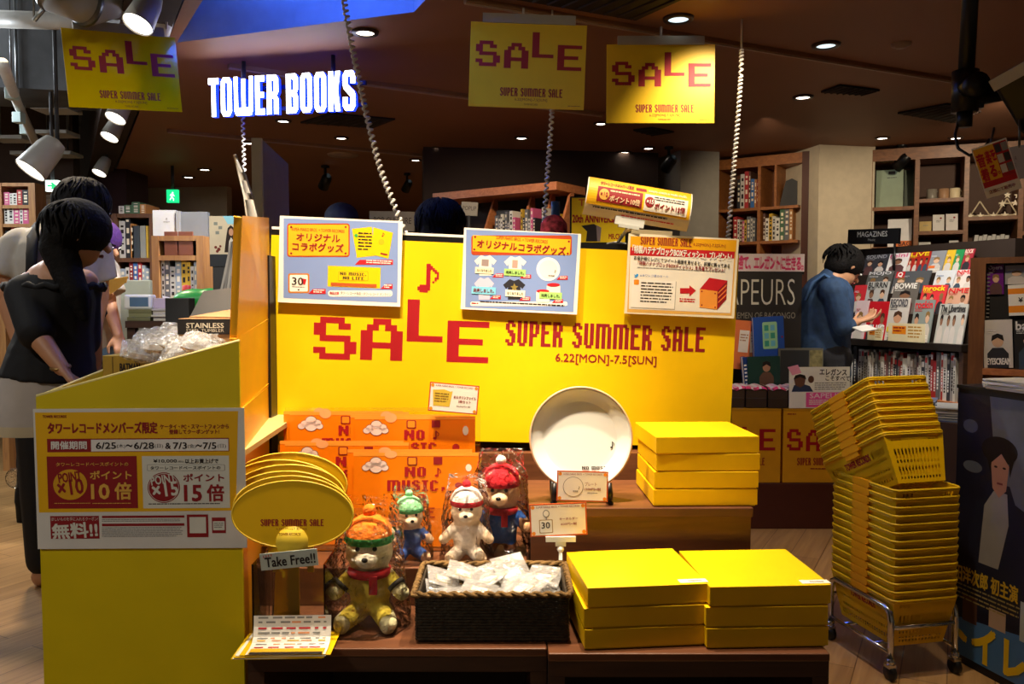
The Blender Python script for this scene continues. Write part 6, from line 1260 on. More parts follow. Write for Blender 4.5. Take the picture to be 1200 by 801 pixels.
m_ = MB(); s.rect(m_, 118, 294, 600, 574, REDD, 2); s.text(m_, 'タワーレコードベースポイントの', 164, 326, 552, 346, GOLD, 3, .02); s.disc(m_, 240, 446, 91, mat('d8a018'), 3, 40, 82); s.text(m_, 'POINT', 176, 380, 300, 430, REDD, 4, .03, rot=-.12); s.text(m_, '×10', 172, 420, 312, 500, REDD, 4, .03, rot=-.12); s.text(m_, 'ポイント', 346, 372, 570, 416, GOLD, 3, .035); s.text(m_, '10', 352, 444, 452, 522, GOLD, 3, .04); s.text(m_, '倍', 478, 436, 570, 524, GOLD, 3, .035); s.dashes(m_, 155, 544, 350, 552, 1, GOLD, 3); s.dashes(m_, 360, 544, 570, 552, 1, GOLD, 3, .5, 4); m_.out('ten_times_panel', t)
PAP = mat('d8d8cc', .6)
m_ = MB(); s.rect(m_, 628, 292, 1094, 572, PAP, 2); s.text(m_, '¥10,000', 686, 310, 812, 330, INK, 3, .03); s.text(m_, '(税込)', 818, 316, 850, 330, INK, 3, 0); s.text(m_, '以上お買上げで', 856, 308, 1034, 332, INK, 3, .03); s.rr(m_, 652, 338, 1070, 372, 6, GRY, 3); s.rr(m_, 655, 340, 1067, 370, 5, PAP, 4); s.text(m_, 'タワーレコードベースポイントの', 670, 346, 1046, 364, INK, 5, .025); s.disc(m_, 742, 462, 87, REDD, 3, 40, 82); s.disc(m_, 742, 462, 82, PAP, 4, 40, 77); s.disc(m_, 742, 462, 79, REDD, 5, 40, 74); s.text(m_, 'POINT', 672, 394, 806, 440, PAP, 6, .03, rot=-.15); s.text(m_, '×15', 680, 436, 820, 508, PAP, 6, .035, rot=-.12); s.text(m_, 'ポイント', 846, 388, 1066, 428, REDD, 3, .035); s.text(m_, '15', 850, 450, 946, 534, REDD, 3, .045); s.text(m_, '倍', 972, 446, 1066, 534, REDD, 3, .035); s.dashes(m_, 660, 546, 1060, 556, 1, INK, 3, .5, 5); m_.out('fifteen_times_panel', t)
m_ = MB(); s.rect(m_, 134, 614, 395, 736, REDD, 2); s.text(m_, 'ほしいものを手に入れるクーポン!', 138, 620, 390, 640, PAP, 3, .01); s.text(m_, '無料!!', 142, 652, 388, 732, PAP, 3, .04, rot=-.05); s.dashes(m_, 410, 630, 850, 648, 2, GRY, 3, .4, 6); s.rect(m_, 410, 612, 852, 624, REDD, 2); s.rect(m_, 410, 654, 852, 668, REDD, 2); s.dashes(m_, 410, 674, 848, 730, 6, GRY, 3, .4, 7)
s.rect(m_, 866, 606, 980, 728, REDD, 2); s.rect(m_, 880, 620, 968, 706, PAP, 3); s.rect(m_, 1000, 622, 1074, 706, REDD, 2); s.rect(m_, 1006, 642, 1068, 690, PAP, 3); s.dashes(m_, 1012, 650, 1062, 682, 3, GRY, 4); m_.out('free_panel', t)
# --- things in the bin
c = P(241, 385, 1.70); x0, x1 = ptz(209, 1.68, 0).x, ptz(272, 1.68, 0).x; zt = P(240, 373, 1.68).z; KR = mat('b0865a', .7, var=.06)
t = thing('tumbler_box', 'brown carton with a black band of lettering in the yellow bin', 'carton', ((x0 + x1) / 2, 1.77, TR)); m_ = MB(); m_.bx(x0, x1, 1.68, 1.90, TR + .001, zt, KR); m_.out('carton_body', t, bevel=.0015)
m_ = MB(); m_.bx(x0 - .0006, x1 + .0004, 1.6785, 1.6798, zt - .032, zt - .001, mat('26211f', .5)); m_.out('black_band', t)
s = Sheet((x0, 1.678, zt), (x1, 1.678, zt), (x0, 1.678, TR), .0008).own(); hh = zt - TR; m_ = MB(); s.text(m_, 'STAINLESS', .16, .009 / hh, .86, .019 / hh, mat('d8cdb8'), 2, .03); s.text(m_, 'STEEL TUMBLER', .16, .021 / hh, .86, .027 / hh, mat('d8cdb8'), 2, .0); fr = mat('3a2a1c')
for q in ((.18, .042, .84, .0435), (.18, .042, .2, .16), (.82, .042, .84, .16)): s.rect(m_, q[0], q[1] / hh, q[2], q[3] / hh, fr, 1)
m_.out('lettering', t)
m_ = MB(); m_.prism([(x0, 1.74, zt + .001), (x1, 1.69, zt + .001), (x1 + .008, 1.86, zt + .022), (x0 + .02, 1.90, zt + .012)], (0, 0, .002), KR); m_.out('open_flap', t)
q = [P(x, y, 1.93) for x, y in ((222, 372), (238, 341), (270, 337), (276, 352), (276, 372))]; m_ = MB(); m_.prism(q[:1] + q[1:] + [V((q[-1].x, 1.93, TR + .002)), V((q[0].x, 1.93, TR + .002))], (0, .006, 0), mat('7d7e80', .5)); m_.out('grey_board', label='grey cut board standing behind the brown tumbler carton', cat='board')
x0, x1 = ptz(209, 1.96, 0).x, ptz(222, 1.96, 0).x; m_ = MB(); m_.bx(x0 - .03, x1, 1.96, 2.0, TR + .001, P(215, 349, 1.96).z, mat('2a2c30', .5)); m_.out('black_box', bevel=.002, label='black box edge left of the grey cut board in the bin', cat='box')
# grey ribbed stack leaning
t = thing('ribbed_sheets', 'leaning stack of grey ribbed sheets beside the tall yellow wall', 'sheets', P(268, 340, 2.0)); m_ = MB()
for i in range(7):
    f = i / 6; p0, p1 = P(257 + 22 * f, 344 + 6 * f, 2.0), P(270 + 11.5 * f, 283 - 3 * f, 2.0); d = (p1 - p0); p0 = p0 - d * ((p0.z - TR - .002) / d.z)
    m_.prism([p0, p0 + V((.006, 0, 0)), p1 + V((.006, 0, 0)), p1], (0, .012, 0), mat(('8f9297', '6d7076')[i % 2], .5))
m_.out('sheet_stack', t)
# clear pouches
Rn = random.Random(17); POU = milky_film('pouch_film', .22)
def pouch(c, R, w_, h, d_, label):
    t = thing('clear_pouch', label, 'pouch', c, 'clear padded pouches in the yellow bin'); N = 12; vs_, fs = [], []
    for side in (1, -1):
        for j in range(N + 1):
            for i in range(N + 1):
                u, v = i / N * 2 - 1, j / N * 2 - 1; e = max(0, (1 - u ** 4) * (1 - v ** 4)); vs_.append(V(c) + R @ V((u * w_ / 2, v * h / 2, side * (d_ / 2 * e + .0006) + Rn.uniform(-.006, .006) * e)))
        o_ = 0 if side == 1 else (N + 1) ** 2
        for j in range(N):
            for i in range(N): fs.append(tuple(o_ + k for k in (j * (N + 1) + i, j * (N + 1) + i + 1, (j + 1) * (N + 1) + i + 1, (j + 1) * (N + 1) + i)))
    m_ = MB(); m_.add(vs_, fs, POU, False); m_.out('film', t); m_ = MB(); m_.box(V(c), (w_ * .6, h * .55, d_ * .35), mat('d8d8da', .5), R); m_.out('wrapped_item', t)
for i, (x, y, Y) in enumerate(((166, 412, 1.84), (190, 403, 1.80), (178, 394, 1.92), (214, 402, 1.76), (205, 392, 1.87), (226, 408, 1.64), (240, 404, 1.56), (170, 402, 1.96), (216, 408, 1.60))):
    R = Euler((Rn.uniform(.2, .7), Rn.uniform(-.4, .4), Rn.uniform(-.5, .5))).to_matrix(); pouch(P(x, y, Y), R, .085, .075, .03, f'clear padded pouch, {ORD[i]} in the heap between the lettered cartons')
t = thing('carton_tray', 'plain low carton under the clear pouches in the yellow bin', 'carton', (ptz(200, 1.8, 0).x, 1.78, TR)); m_ = MB(); m_.bx(ptz(158, 1.8, 0).x, ptz(205, 1.8, 0).x, 1.66, 2.0, TR + .001, 1.11, KR); m_.out('carton_body', t)
t = thing('carton_tray', 'plain low carton in front of the brown tumbler carton in the bin', 'carton', (ptz(235, 1.58, 0).x, 1.58, TR)); m_ = MB(); m_.bx(ptz(205, 1.6, 0).x, ptz(262, 1.6, 0).x, 1.5, 1.665, TR + .001, 1.165, KR); m_.out('carton_body', t)
x0, x1 = ptz(122, 1.86, 0).x, ptz(183, 1.86, 0).x; y0 = 1.85; zt = P(150, 416, 1.86).z; t = thing('lettered_carton', 'tan lettered carton at the low end of the yellow bin', 'carton', ((x0 + x1) / 2, 1.93, TR))
m_ = MB(); m_.bx(x0, x1, y0, y0 + .14, TR + .001, zt, mat('a98a2e', .5, var=.05)); m_.out('carton_body', t, bevel=.0015)
s = Sheet((x0, y0, zt), (x1, y0, zt), (x0, y0, TR), .0008).own(); m_ = MB(); s.text(m_, 'BATMAN', .33, .12, .72, .24, INK, 2, .04); s.rect(m_, .02, .5, .98, .8, mat('26262a'), 1); s.text(m_, 'BATMAN', .38, .56, .7, .74, mat('d8d0b0'), 3, .02); s.rect(m_, .19, .02, .205, .8, mat('5a4818'), 2); m_.out('lettering', t)
# curled clear banner and the tall grey panel behind
m_ = MB(); L_ = [(273, 181), (279, 205), (285, 230), (289, 262), (290, 330)]; R_ = [(276, 181), (287, 205), (296, 230), (304, 262), (308, 330)]; vs_ = []
for (a, b) in zip(L_, R_): p, q = P(*a, 1.95), P(*b, 1.985); vs_ += [p, q, q + V((.002, .003, 0)), p + V((.002, .003, 0))]
vs_[-4:] = [V((v.x, v.y, TR + .001)) for v in vs_[-4:]]
fs = [(4 * i + k, 4 * i + (k + 1) % 4, 4 * i + 4 + (k + 1) % 4, 4 * i + 4 + k) for i in range(4) for k in range(4)]; m_.add(vs_, fs + [(0, 1, 2, 3)], mat('dcdad6', .25), True); t_ = m_.out('curled_sheet', label='white curled plastic sheet rising beside the tall grey panel', cat='sheet')
p, q = P(308, 164, 2.6), P(338, 191, 3.06); t = thing('partition_panel', 'tall pale grey panel with a white edge behind the display', 'panel', (p + q) / 2 * 1); 
t.location.z = 0; FR[t] = Matrix.Translation(t.location); m_ = MB(); zt = p.z; lo = [V((p.x, p.y, 0)), V((q.x, q.y, 0)), V((q.x - .03, q.y + .02, 0)), V((p.x - .03, p.y + .02, 0))]; m_.hexa(lo, [k + V((0, 0, zt)) for k in lo], mat('8e8a84', .6)); m_.out('panel_face', t)
m_ = MB(); m_.bx(p.x - .032, p.x - .001, p.y - .012, p.y + .0, 0, zt + .004, mat('dedbd4', .5)); m_.out('white_edge', t)

# ------------------------------------------------------------------ shelves and goods further left
def gondola(px0, px1, Y, ys, name, label, m_w, post=.03, depth=.3, top_=True):
    """a book gondola seen from the front: uprights at px0, px1; shelf tops at pixel rows ys"""
    x0, x1 = ptz(px0, Y, 0).x, ptz(px1, Y, 0).x; zs_ = [P(px0, y, Y).z for y in ys]; t = thing(name, label, 'bookshelf', ((x0 + x1) / 2, Y + depth / 2, 0))
    for x in (x0, x1): MB().bx(x - post / 2, x + post / 2, Y, Y + depth, 0, zs_[0] + (0 if top_ else .35), m_w).out('upright', t)
    for z in zs_: MB().bx(x0 + post / 2 + .0005, x1 - post / 2 - .0005, Y + .004, Y + depth, z - .025, z, m_w).out('shelf', t)
    MB().bx(x0 + post / 2 + .0005, x1 - post / 2 - .0005, Y + depth + .0005, Y + depth + .015, .1, zs_[0], mat('3a2a20', .7)).out('back_panel', t)
    return x0 + post / 2 + .004, x1 - post / 2 - .004, zs_
def row(x0, x1, Y, z, hmin, hmax, place, group, wmin=.02, wmax=.05, hues=None, name='book'):
    spines(lambda m_, u0, u1, d0, d1, a, b, mt: m_.bx(u0, u1, d0, d1, a, b, mt), z, Matrix.Identity(4), x0, x1, hmin, hmax, place, group, Y + .02, .2, wmin, wmax, hues, name)
LW_ = wood('light_shelf', '9a6a40', 'b4844f', .5, (26, 26, 3)); LD = wood('shelf_brown', '5a3822', '6c462c', .5, (26, 26, 3))
x0, x1, zs_ = gondola(3, 42, 6.3, (214, 240, 262, 290, 325), 'book_case', 'wooden shelf of small goods at the far left edge', LW_, .05)
for i, (k, h) in enumerate(((1, .12), (2, .14), (3, .16), (4, .18))): row(x0, x1, 6.3, zs_[k], h * .7, h, f'on the {("top", "upper", "third", "lowest seen")[i]} shelf at the far left edge', 'small goods on the far left shelf', .02, .05, ['e0dcd0', 'b03030', 'c8c4ba', '2c2c30', 'd0608a'])
x0, x1, zs_ = gondola(49, 78, 6.6, (241, 268, 300), 'book_case', 'dark shelf below the pale header sign behind the man', LD, .04)
for i, k in enumerate((1, 2)): row(x0, x1, 6.6, zs_[k], .1, .17, f'on the {("upper", "lower")[i]} shelf under the pale header sign', 'goods under the header sign', .03, .07, ['e0dcd0', '2c2c30', 'd0608a', 'c8c4ba'])
s, t = signboard('header_sign', [(42, 228), (69, 228), (42, 240)], (6.45, 6.45), 'pale header sign above the shelf behind the man', 'sign', .02, mat('a59c88', .6)); s.own(); m_ = MB(); s.text(m_, 'BOOKS', .42, .2, .8, .42, mat('4a3a30'), 2, 0); m_.out('lettering', t)
EXG = mat('0fae62', emit=1.1); EXW = mat('eafff4', emit=1.3)
s, t = signboard('exit_sign', [(53, 211), (68, 211), (53, 224)], (5.8, 5.8), 'white exit sign with a green arrow under the bare ceiling', 'exit sign', .03, EXW); s.own(); m_ = MB(); s.poly(m_, [(.15, .42), (.5, .42), (.42, .2), (.58, .2), (.88, .5), (.58, .8), (.42, .8), (.5, .58), (.15, .58)], EXG, 1); m_.out('arrow', t); m_ = MB(); q = s.pt(s.W / 2, 0) - s.n * .015; m_.tube([q, V((q.x, q.y, 3.5))], .012, DGR, 6); m_.out('hanger_rod', t)
s, t = signboard('exit_sign', [(195, 222), (208, 222), (195, 237)], (8.2, 8.2), 'green exit sign hanging near the beige back wall', 'exit sign', .04, mat('18c878', emit=1.4)); s.own(); m_ = MB(); s.disc(m_, .56, .25, .08, EXW, 1, 10, .07); s.poly(m_, [(.4, .32), (.62, .34), (.74, .5), (.68, .54), (.58, .44), (.54, .58), (.68, .7), (.66, .88), (.58, .88), (.58, .74), (.46, .66), (.34, .84), (.26, .8), (.4, .58), (.44, .42), (.34, .5), (.28, .46)], EXW, 1); m_.out('running_figure', t); m_ = MB(); q = s.pt(s.W / 2, 0) - s.n * .02; m_.tube([q, V((q.x, q.y, ZC))], .015, DGR, 6); m_.out('hanger_rod', t)
# shelf behind the bin
x0, x1, zs_ = gondola(137, 181, 5.2, (250, 302, 343, 385), 'book_case', 'brown book shelf beside the purple cap, behind the bin', LD, .035)
row(x0, x0 + .09, 5.2, zs_[1], .2, .28, 'on the middle shelf beside the purple cap', 'books on the shelf behind the bin', .02, .04); row(x0, x1, 5.2, zs_[2], .15, .21, 'on the lower shelf behind the bin', 'books on the shelf behind the bin', .015, .04)
row(x0, x1, 5.2, zs_[0] - .0, .04, .1, 'on top of the brown shelf behind the bin', 'small goods on top of the brown shelf', .03, .06, ['4a6a4a', 'b07840', 'e0dcd0', 'b03030'], 'small_box')
for a, b, c_, lb in ((157, 166, '3c4248', 'dark grey board standing on the shelf behind the bin'), (167, 173, '8f8f86', 'pale grey board standing on the shelf behind the bin'), (174, 179, 'c8a23a', 'yellow board standing on the shelf behind the bin')): MB().bx(ptz(a, 5.22, 0).x, ptz(b, 5.22, 0).x, 5.22, 5.3, zs_[1] + .001, P(160, 264, 5.2).z, mat(c_, .5)).out('file_board', label=lb, cat='board')
x0, x1, zs_ = gondola(184, 236, 4.2, (276, 299, 352, 395), 'book_case', 'light wooden rack with brown cards and upright magazines', LW_, .034)
for i, (a, b) in enumerate(((196, 211), (212.5, 229))): MB().bx(ptz(a, 4.22, 0).x, ptz(b, 4.22, 0).x, 4.208, 4.22, zs_[1] + .001, P(200, 271, 4.2).z, mat('7a4632', .5)).out('brown_card', label=('left', 'right')[i] + ' brown card standing in the light wooden rack', cat='card', bevel=.001)
row(x0, x1, 4.2, zs_[2], .17, .215, 'on the shelf of the light wooden rack', 'magazines in the light wooden rack', .012, .03, ['c8c4ba', 'e0dcd0', '9aa6b0', 'c8a030', '6a6a6c'], 'magazine'); row(x0, x1, 4.2, zs_[3], .12, .16, 'on the lowest shelf of the light wooden rack', 'magazines in the light wooden rack', .02, .05, ['c8c4ba', 'e0dcd0', '9aa6b0'], 'magazine')
for (a, b, y, Y, c_, lb) in ((182, 208, 246, 4.45, 'b9bbbc', 'white board with small lettering above the light wooden rack'), (209, 213, 247, 4.44, '8a8d90', 'narrow grey board between white and grey boards'), (214.5, 246, 248, 4.46, '6d7276', 'grey board right above the light wooden rack')):
    t = thing('tall_board', lb, 'board', (ptz((a + b) / 2, Y, 0).x, Y + .06, P(190, 276, 4.2).z)); MB().bx(ptz(a, Y, 0).x, ptz(b, Y, 0).x, Y, Y + .03, P(190, 276, 4.2).z + .0005, P(a, y, Y).z, mat(c_, .4, metal=.2)).out('board', t)
    if a == 182: s = Sheet(P(182, 246, Y - .001), P(208, 246, Y - .001), P(182, 270, Y - .001), .001).own(); m_ = MB(); s.disc(m_, .5, .42, .04, GRY, 1, 8, .05); s.dashes(m_, .35, .55, .65, .62, 1, GRY); m_.out('lettering', t)
# portrait poster
s, t = signboard('portrait_poster', [(245, 253), (281, 253), (245, 312)], (3.3, 3.3), 'cream poster of a long haired woman behind the grey ribbed sheets', 'poster', .006, mat('d8cbb0', .5)); s.own(); m_ = MB()
s.poly(m_, [(.45, 0), (.98, 0), (.98, .16), (.6, .16)], mat('9adcf0', .4), 1); s.rect(m_, 0, .76, 1, 1, mat('2e3238'), 1); s.poly(m_, [(.48, .72), (.55, .4), (.6, .24), (.7, .18), (.82, .24), (.86, .4), (.98, .55), (.96, .66), (.84, .6), (.8, .72)], mat('2a1a16'), 2); s.disc(m_, .71, .32, .075, mat('c89678'), 3, 16, .075); s.poly(m_, [(.6, .76), (.64, .5), (.7, .42), (.8, .5), (.84, .76)], mat('d8d4cc'), 3)
for x, y, r in ((.2, .62, .05), (.3, .66, .06), (.25, .7, .05), (.35, .6, .04)): s.disc(m_, x, y, r, mat('7a3428'), 2, 8, r * .6)
for x, y in ((.15, .12), (.3, .2), (.2, .3)): s.rect(m_, x, y, x + .12, y + .06, mat('8a9088'), 2)
m_.out('picture', t); m_ = MB(); q = s.pt(s.W / 2, s.H) - s.n * .01; m_.bx(q.x - .05, q.x + .05, 3.302, 3.34, 0, q.z, DGR); m_.out('support', t)
# table with device, book piles and the green bag
tb0, tb1 = ptz(147, 3.7, 0).x, ptz(262, 3.7, 0).x; tz = P(170, 376, 3.7).z; t = thing('goods_table', 'dark table with stacked books behind the yellow bin', 'table', ((tb0 + tb1) / 2, 3.95, 0)); MB().bx(tb0, tb1, 3.7, 4.12, tz - .03, tz, DBROWN).out('table_top', t)
for x in (tb0 + .02, tb1 - .02):
    for y in (3.73, 4.09): MB().bx(x - .018, x + .018, y - .018, y + .018, 0, tz - .0305, DBROWN).out('leg', t)
MB().bx(tb0 + .04, tb1 - .04, 4.075, 4.105, .1, tz - .031, mat('241812', .7)).out('back_panel', t)
def pile(px0, px1, Y, z, n_, h, cols, place, name='book', grp='flat books piled on the dark table'):
    x0, x1 = ptz(px0, Y, 0).x, ptz(px1, Y, 0).x
    for j in range(n_):
        t = thing(name, f'{place}, {ORD[j]} from the bottom', 'book', ((x0 + x1) / 2, Y + .1, z + j * h), grp); q = Rn.uniform(-.004, .004); MB().bx(x0 + q, x1 + q, Y + q, Y + .2, z + j * h + .0005, z + (j + 1) * h, mat(cols[j % len(cols)], .5)).out('cover', t, bevel=.001)
    return z + n_ * h
z1 = pile(150, 177, 3.72, tz, 3, .017, ['6a6a48', '7a7a54'], 'olive book in the pile under the white device'); z2 = pile(179, 199, 3.72, tz, 6, .009, ['c8c4ba', 'b8b4b8'], 'pale magazine in the pile right of the white device'); 
c0, c1 = ptz(146, 3.74, 0).x, ptz(178, 3.74, 0).x; t = thing('photo_frame', 'white device with a blue grey screen standing on olive books', 'device', ((c0 + c1) / 2, 3.78, z1)); zt = P(160, 345, 3.74).z; m_ = MB(); m_.bx(c0, c1, 3.74, 3.80, z1 + .001, zt, mat('dfe2e4', .3)); m_.out('housing', t, bevel=.008); m_ = MB(); m_.bx(lerp(c0, c1, .22), lerp(c0, c1, .9), 3.7385, 3.7395, lerp(z1, zt, .2), lerp(z1, zt, .82), mat('55708a', .15)); m_.out('screen', t)
MB().bx(ptz(180, 3.76, 0).x, ptz(200, 3.76, 0).x, 3.76, 3.86, z2 + .001, P(180, 349, 3.76).z, mat('b8a8b8', .5)).out('pale_box', label='pale lilac box on the magazine pile behind the bin', cat='box', bevel=.002)
MB().bx(ptz(140, 4.8, 0).x, ptz(177, 4.8, 0).x, 4.8, 5.1, 0, P(150, 328, 4.8).z, mat('8f968c', .5)).out('grey_counter', label='pale grey green counter block behind the white device', cat='counter', bevel=.006)
def gb(m_): m_.ell(P(230, 352, 3.8), (.11, .06, .055), None); m_.ell(P(247, 351, 3.8), (.07, .06, .055), None); m_.box(P(236, 367, 3.8), (.13, .1, .10), None)
p_ = fused(gb, .012, 3, mat('1f8f38', .35, var=.1)); p_.out('green_bag', label='bright green plastic bag on the dark table behind the bin', cat='bag')
p = P(205, 360, 3.75); t = thing('leaning_brochure', 'white brochure leaning beside the pale magazine pile', 'brochure', (p.x, 3.75, tz)); m_ = MB(); m_.prism([V((ptz(201, 3.75, 0).x, 3.75, tz + .001)), V((ptz(216, 3.75, 0).x, 3.75, tz + .001)), P(204, 350, 3.8), P(190, 346, 3.8)], (0, .004, .0), mat('d0d2d0', .4)); m_.out('sheet', t)
q = P(245, 322, 4.3); m_ = MB(); m_.lathe([(0, .12), (.03, .115), (.05, .08), (.055, .03), (.04, .0), (0, 0)], (q.x, 4.0, tz + .001), mat('e0b820', .5), 16); m_.lathe([(.018, .115), (.02, .16), (0, .165)], (q.x, 4.0, tz + .001), mat('b02a2a', .5), 12); m_.out('yellow_bottle', label='yellow rounded bottle with a red cap beside the green bag', cat='bottle')

# ------------------------------------------------------------------ bare ceiling: ducts, trays and spotlights
DU = mat('b7b9ba', .45, var=.08, scale=5); PV = mat('c9c7c0', .4)
def hung(name, label, cat, build): t = thing(name, label, cat, build[0]); build[1](t); return t
pts = [P(52, -40, 3.6), P(72, -8, 3.6), P(100, 2, 3.7), P(130, -6, 3.8), P(150, -40, 4.0)]; t = thing('air_duct', 'big pale curved air duct at the top left', 'duct', pts[2]); MB().tube([pts[0].lerp(pts[1], .0), pts[1], pts[2], pts[3], pts[4]], .10, DU, 20).out('duct_body', t)
m_ = MB()
for i in range(3): d = (pts[i + 1] - pts[i]).normalized(); m_.tube([pts[i + 1] - d * .012, pts[i + 1] + d * .012], .106, STEELG, 20)
m_.out('duct_band', t)
m_ = MB(); m_.tube([pts[2], V((pts[2].x, pts[2].y, 3.5))], .01, STEELG, 6); m_.out('hanger_rod', t)
def pipe(pp, Y, r, label, m__=PV, drop=1): 
    q = [P(x, y, lerp(*Y, i / (len(pp) - 1))) for i, (x, y) in enumerate(pp)]; t = thing('ceiling_pipe', label, 'pipe', q[0]); MB().tube(q, r, m__, 10).out('pipe', t); m_ = MB(); k = q[len(q) // 2]; m_.tube([k, V((k.x, k.y, 3.5))], .006, STEELG, 5); m_.out('hanger_rod', t)
pipe([(190, -10), (192, 20), (184, 42)], (4.0, 4.0), .05, 'short pale pipe beside the large ceiling spotlight'); pipe([(-10, 22), (110, 26)], (5.0, 5.0), .05, 'long pale pipe under the bare ceiling slab'); pipe([(-10, 97), (110, 108)], (6.0, 6.2), .09, 'thick pale pipe behind the left hanging sign'); pipe([(3, 75), (20, 120), (54, 195)], (4.2, 7.0), .03, 'slanting grey conduit at the far left'); pipe([(60, 0), (40, 24)], (4.4, 4.4), .012, 'thin slanting rod at the top left', STEELG)
for i, (x0, y0, x1, y1, Y) in enumerate(((45, 126, 88, 131, 6.4), (50, 155, 86, 159, 7.0), (-5, 160, 34, 166, 7.2), (20, 178, 90, 184, 7.6))):
    a, b = P(x0, y0, Y), P(x1, y1, Y); t = thing('cable_tray', f'pale cable tray, {("nearest under the left hanging sign", "second below the left hanging sign", "at the far left edge", "farthest near the exit arrow")[i]}', 'cable tray', (a + b) / 2); m_ = MB(); m_.box((a + b) / 2, ((b - a).length, .22, .03), PV); m_.out('tray', t); m_ = MB()
    for q in (a.lerp(b, .15), a.lerp(b, .85)): m_.tube([q, V((q.x, q.y, 3.5))], .006, STEELG, 5)
    m_.out('hanger_rod', t)
for i, (x, y) in enumerate(((14, 110), (22, 138), (30, 152))): p = P(x, y, 5.2 + i * .5); t = thing('junction_box', f'small pale junction box, {ORD[i]} along the slanting conduit', 'junction box', p); MB().box(p, (.06, .06, .07), mat('b8ccc8', .5)).out('box_body', t, bevel=.004); MB().tube([p + V((0, 0, .035)), V((p.x, p.y, 3.5))], .005, STEELG, 5).out('hanger_rod', t)
LAMPG = mat('fff6e6', emit=4)
def bigspot(x, y, Y, r, label, tilt=0.25):
    p = P(x, y, Y); t = thing('ceiling_spotlight', label, 'spotlight', p, 'large spotlights under the bare ceiling'); R = Euler((-.45, tilt, 0)).to_matrix()
    MB().lathe([(r, 0), (r * 1.03, .004), (r * .86, r * 2.0), (r * .7, r * 2.6), (r * .2, r * 2.8), (0, r * 2.8)], p, mat('b4afa4', .35), 24, R).out('lamp_housing', t); MB().lathe([(0, .006), (r * .96, .006)], p, LAMPG, 24, R).out('lens', [o_ for o_ in t.children][0])
    q = p + R @ V((0, 0, r * 2.8)); m_ = MB(); m_.tube([q, V((q.x, q.y, 3.5))], .012, DGR, 8); m_.out('stem', t)
    lamp('SPOT', tuple(p - V((0, 0, .03))), 14, NEUT, .04, tuple(p - R @ V((0, 0, 2))), 60, .6, name='spot_lamp')
bigspot(161, 29, 3.55, .062, 'large pale ceiling spotlight above the left hanging sign'); bigspot(135, 139, 5.2, .062, 'ceiling spotlight just below the left hanging sign'); bigspot(128, 161, 5.9, .06, 'glowing spotlight above the dark haired man'); bigspot(116, 203, 7.4, .06, 'far glowing spotlight above the purple cap'); bigspot(35, 200, 5.0, .09, 'dark wide spotlight above the far left shelf', .5)

# ================================================================== people
SKIN = mat('b98664', .5, var=.04, scale=20); SKIN2 = mat('c4916e', .5, var=.04, scale=20); HAIR = mat('0c0908', .8, var=.3, scale=70, bump=.5, spec=.2); WTEE = mat('a8a298', .8, var=.04, scale=25); BTOP = mat('0c0c10', .8, var=.2, scale=30)
def hand(m_, wr, d, n, L=.17, curl=.5, side=1, mt=None):
    """palm, four bent fingers of unequal length and a thumb from the side of the palm"""
    wr, d, n = V(wr), V(d).normalized(), V(n); n = (n - d * n.dot(d)).normalized(); b = d.cross(n); k = L / .17
    for f in (-.026, 0, .026): m_.cap(wr + b * f * .5 * k, wr + d * .085 * k + b * f * k, .014 * k, .013 * k, mt, 8)
    for i, (o_, l) in enumerate(((-.031, .068), (-.0105, .078), (.0105, .072), (.031, .056))):
        p = wr + d * .088 * k + b * o_ * k; dd = d.copy(); rr = .0088
        for j, q in enumerate((.45, .32, .25)):
            an = curl * (.5 + .45 * j); dd = (dd * cos(an) + n * sin(an)).normalized(); e = p + dd * l * q * k; m_.cap(p, e, rr * k, (rr - .0008) * k, mt, 7); p = e; rr -= .0008
    p = wr + d * .025 * k - b * .03 * k * side; dd = (d * .7 - b * .65 * side + n * .3).normalized(); e = p + dd * .045 * k; m_.cap(p, e, .012 * k, .010 * k, mt, 8); e2 = e + (d * .9 + n * .5).normalized() * .032 * k; m_.cap(e, e2, .010 * k, .008 * k, mt, 8)
def face(t, c, f, up_, r, eyes=True):
    """eyes, brows and mouth on the head at c looking along f"""
    f = V(f).normalized(); up_ = (V(up_) - f * V(up_).dot(f)).normalized(); sd = f.cross(up_); m_ = MB()
    for s_ in (-1, 1): m_.ell(c + f * r * .93 + sd * s_ * r * .36 + up_ * r * .08, (.011, .011, .007), mat('e8e4de', .3), n=8, k=6); m_.ell(c + f * r * 1.03 + sd * s_ * r * .36 + up_ * r * .08, .006, BLKP, n=8, k=6)
    m_.out('eye', t); m_ = MB()
    for s_ in (-1, 1): m_.tube([c + f * r * .98 + sd * s_ * r * .18 + up_ * r * .27, c + f * r * .9 + sd * s_ * r * .52 + up_ * r * .28], .005, HAIR, 6)
    m_.out('eyebrow', t); m_ = MB(); m_.tube([c + f * r * .97 - up_ * r * .5 - sd * r * .2, c + f * r * 1.0 - up_ * r * .52, c + f * r * .97 - up_ * r * .5 + sd * r * .2], .006, mat('8a4a44', .5), 6); m_.out('mouth', t)
def head(m_, c, f, up_, r, mt=None):
    f = V(f).normalized(); up_ = (V(up_) - f * V(up_).dot(f)).normalized(); sd = f.cross(up_); R = frame(sd, f, up_).to_3x3()
    m_.ell(c + up_ * r * .2, (r * .86, r * 1.0, r * 1.0), mt, R); m_.ell(c + f * r * .18 - up_ * r * .45, (r * .66, r * .74, r * .7), mt, R)
    m_.cap(c + f * r * .95 + up_ * r * .02, c + f * r * 1.14 - up_ * r * .2, .009, .015, mt, 8)
    for s_ in (-1, 1): m_.ell(c + sd * s_ * r * .88 - f * r * .05, (r * .1, r * .2, r * .3), mt, R)
    m_.cap(c - up_ * r * .5 - f * r * .15, c - up_ * r * 1.5 - f * r * .3, r * .52, r * .56, mt)
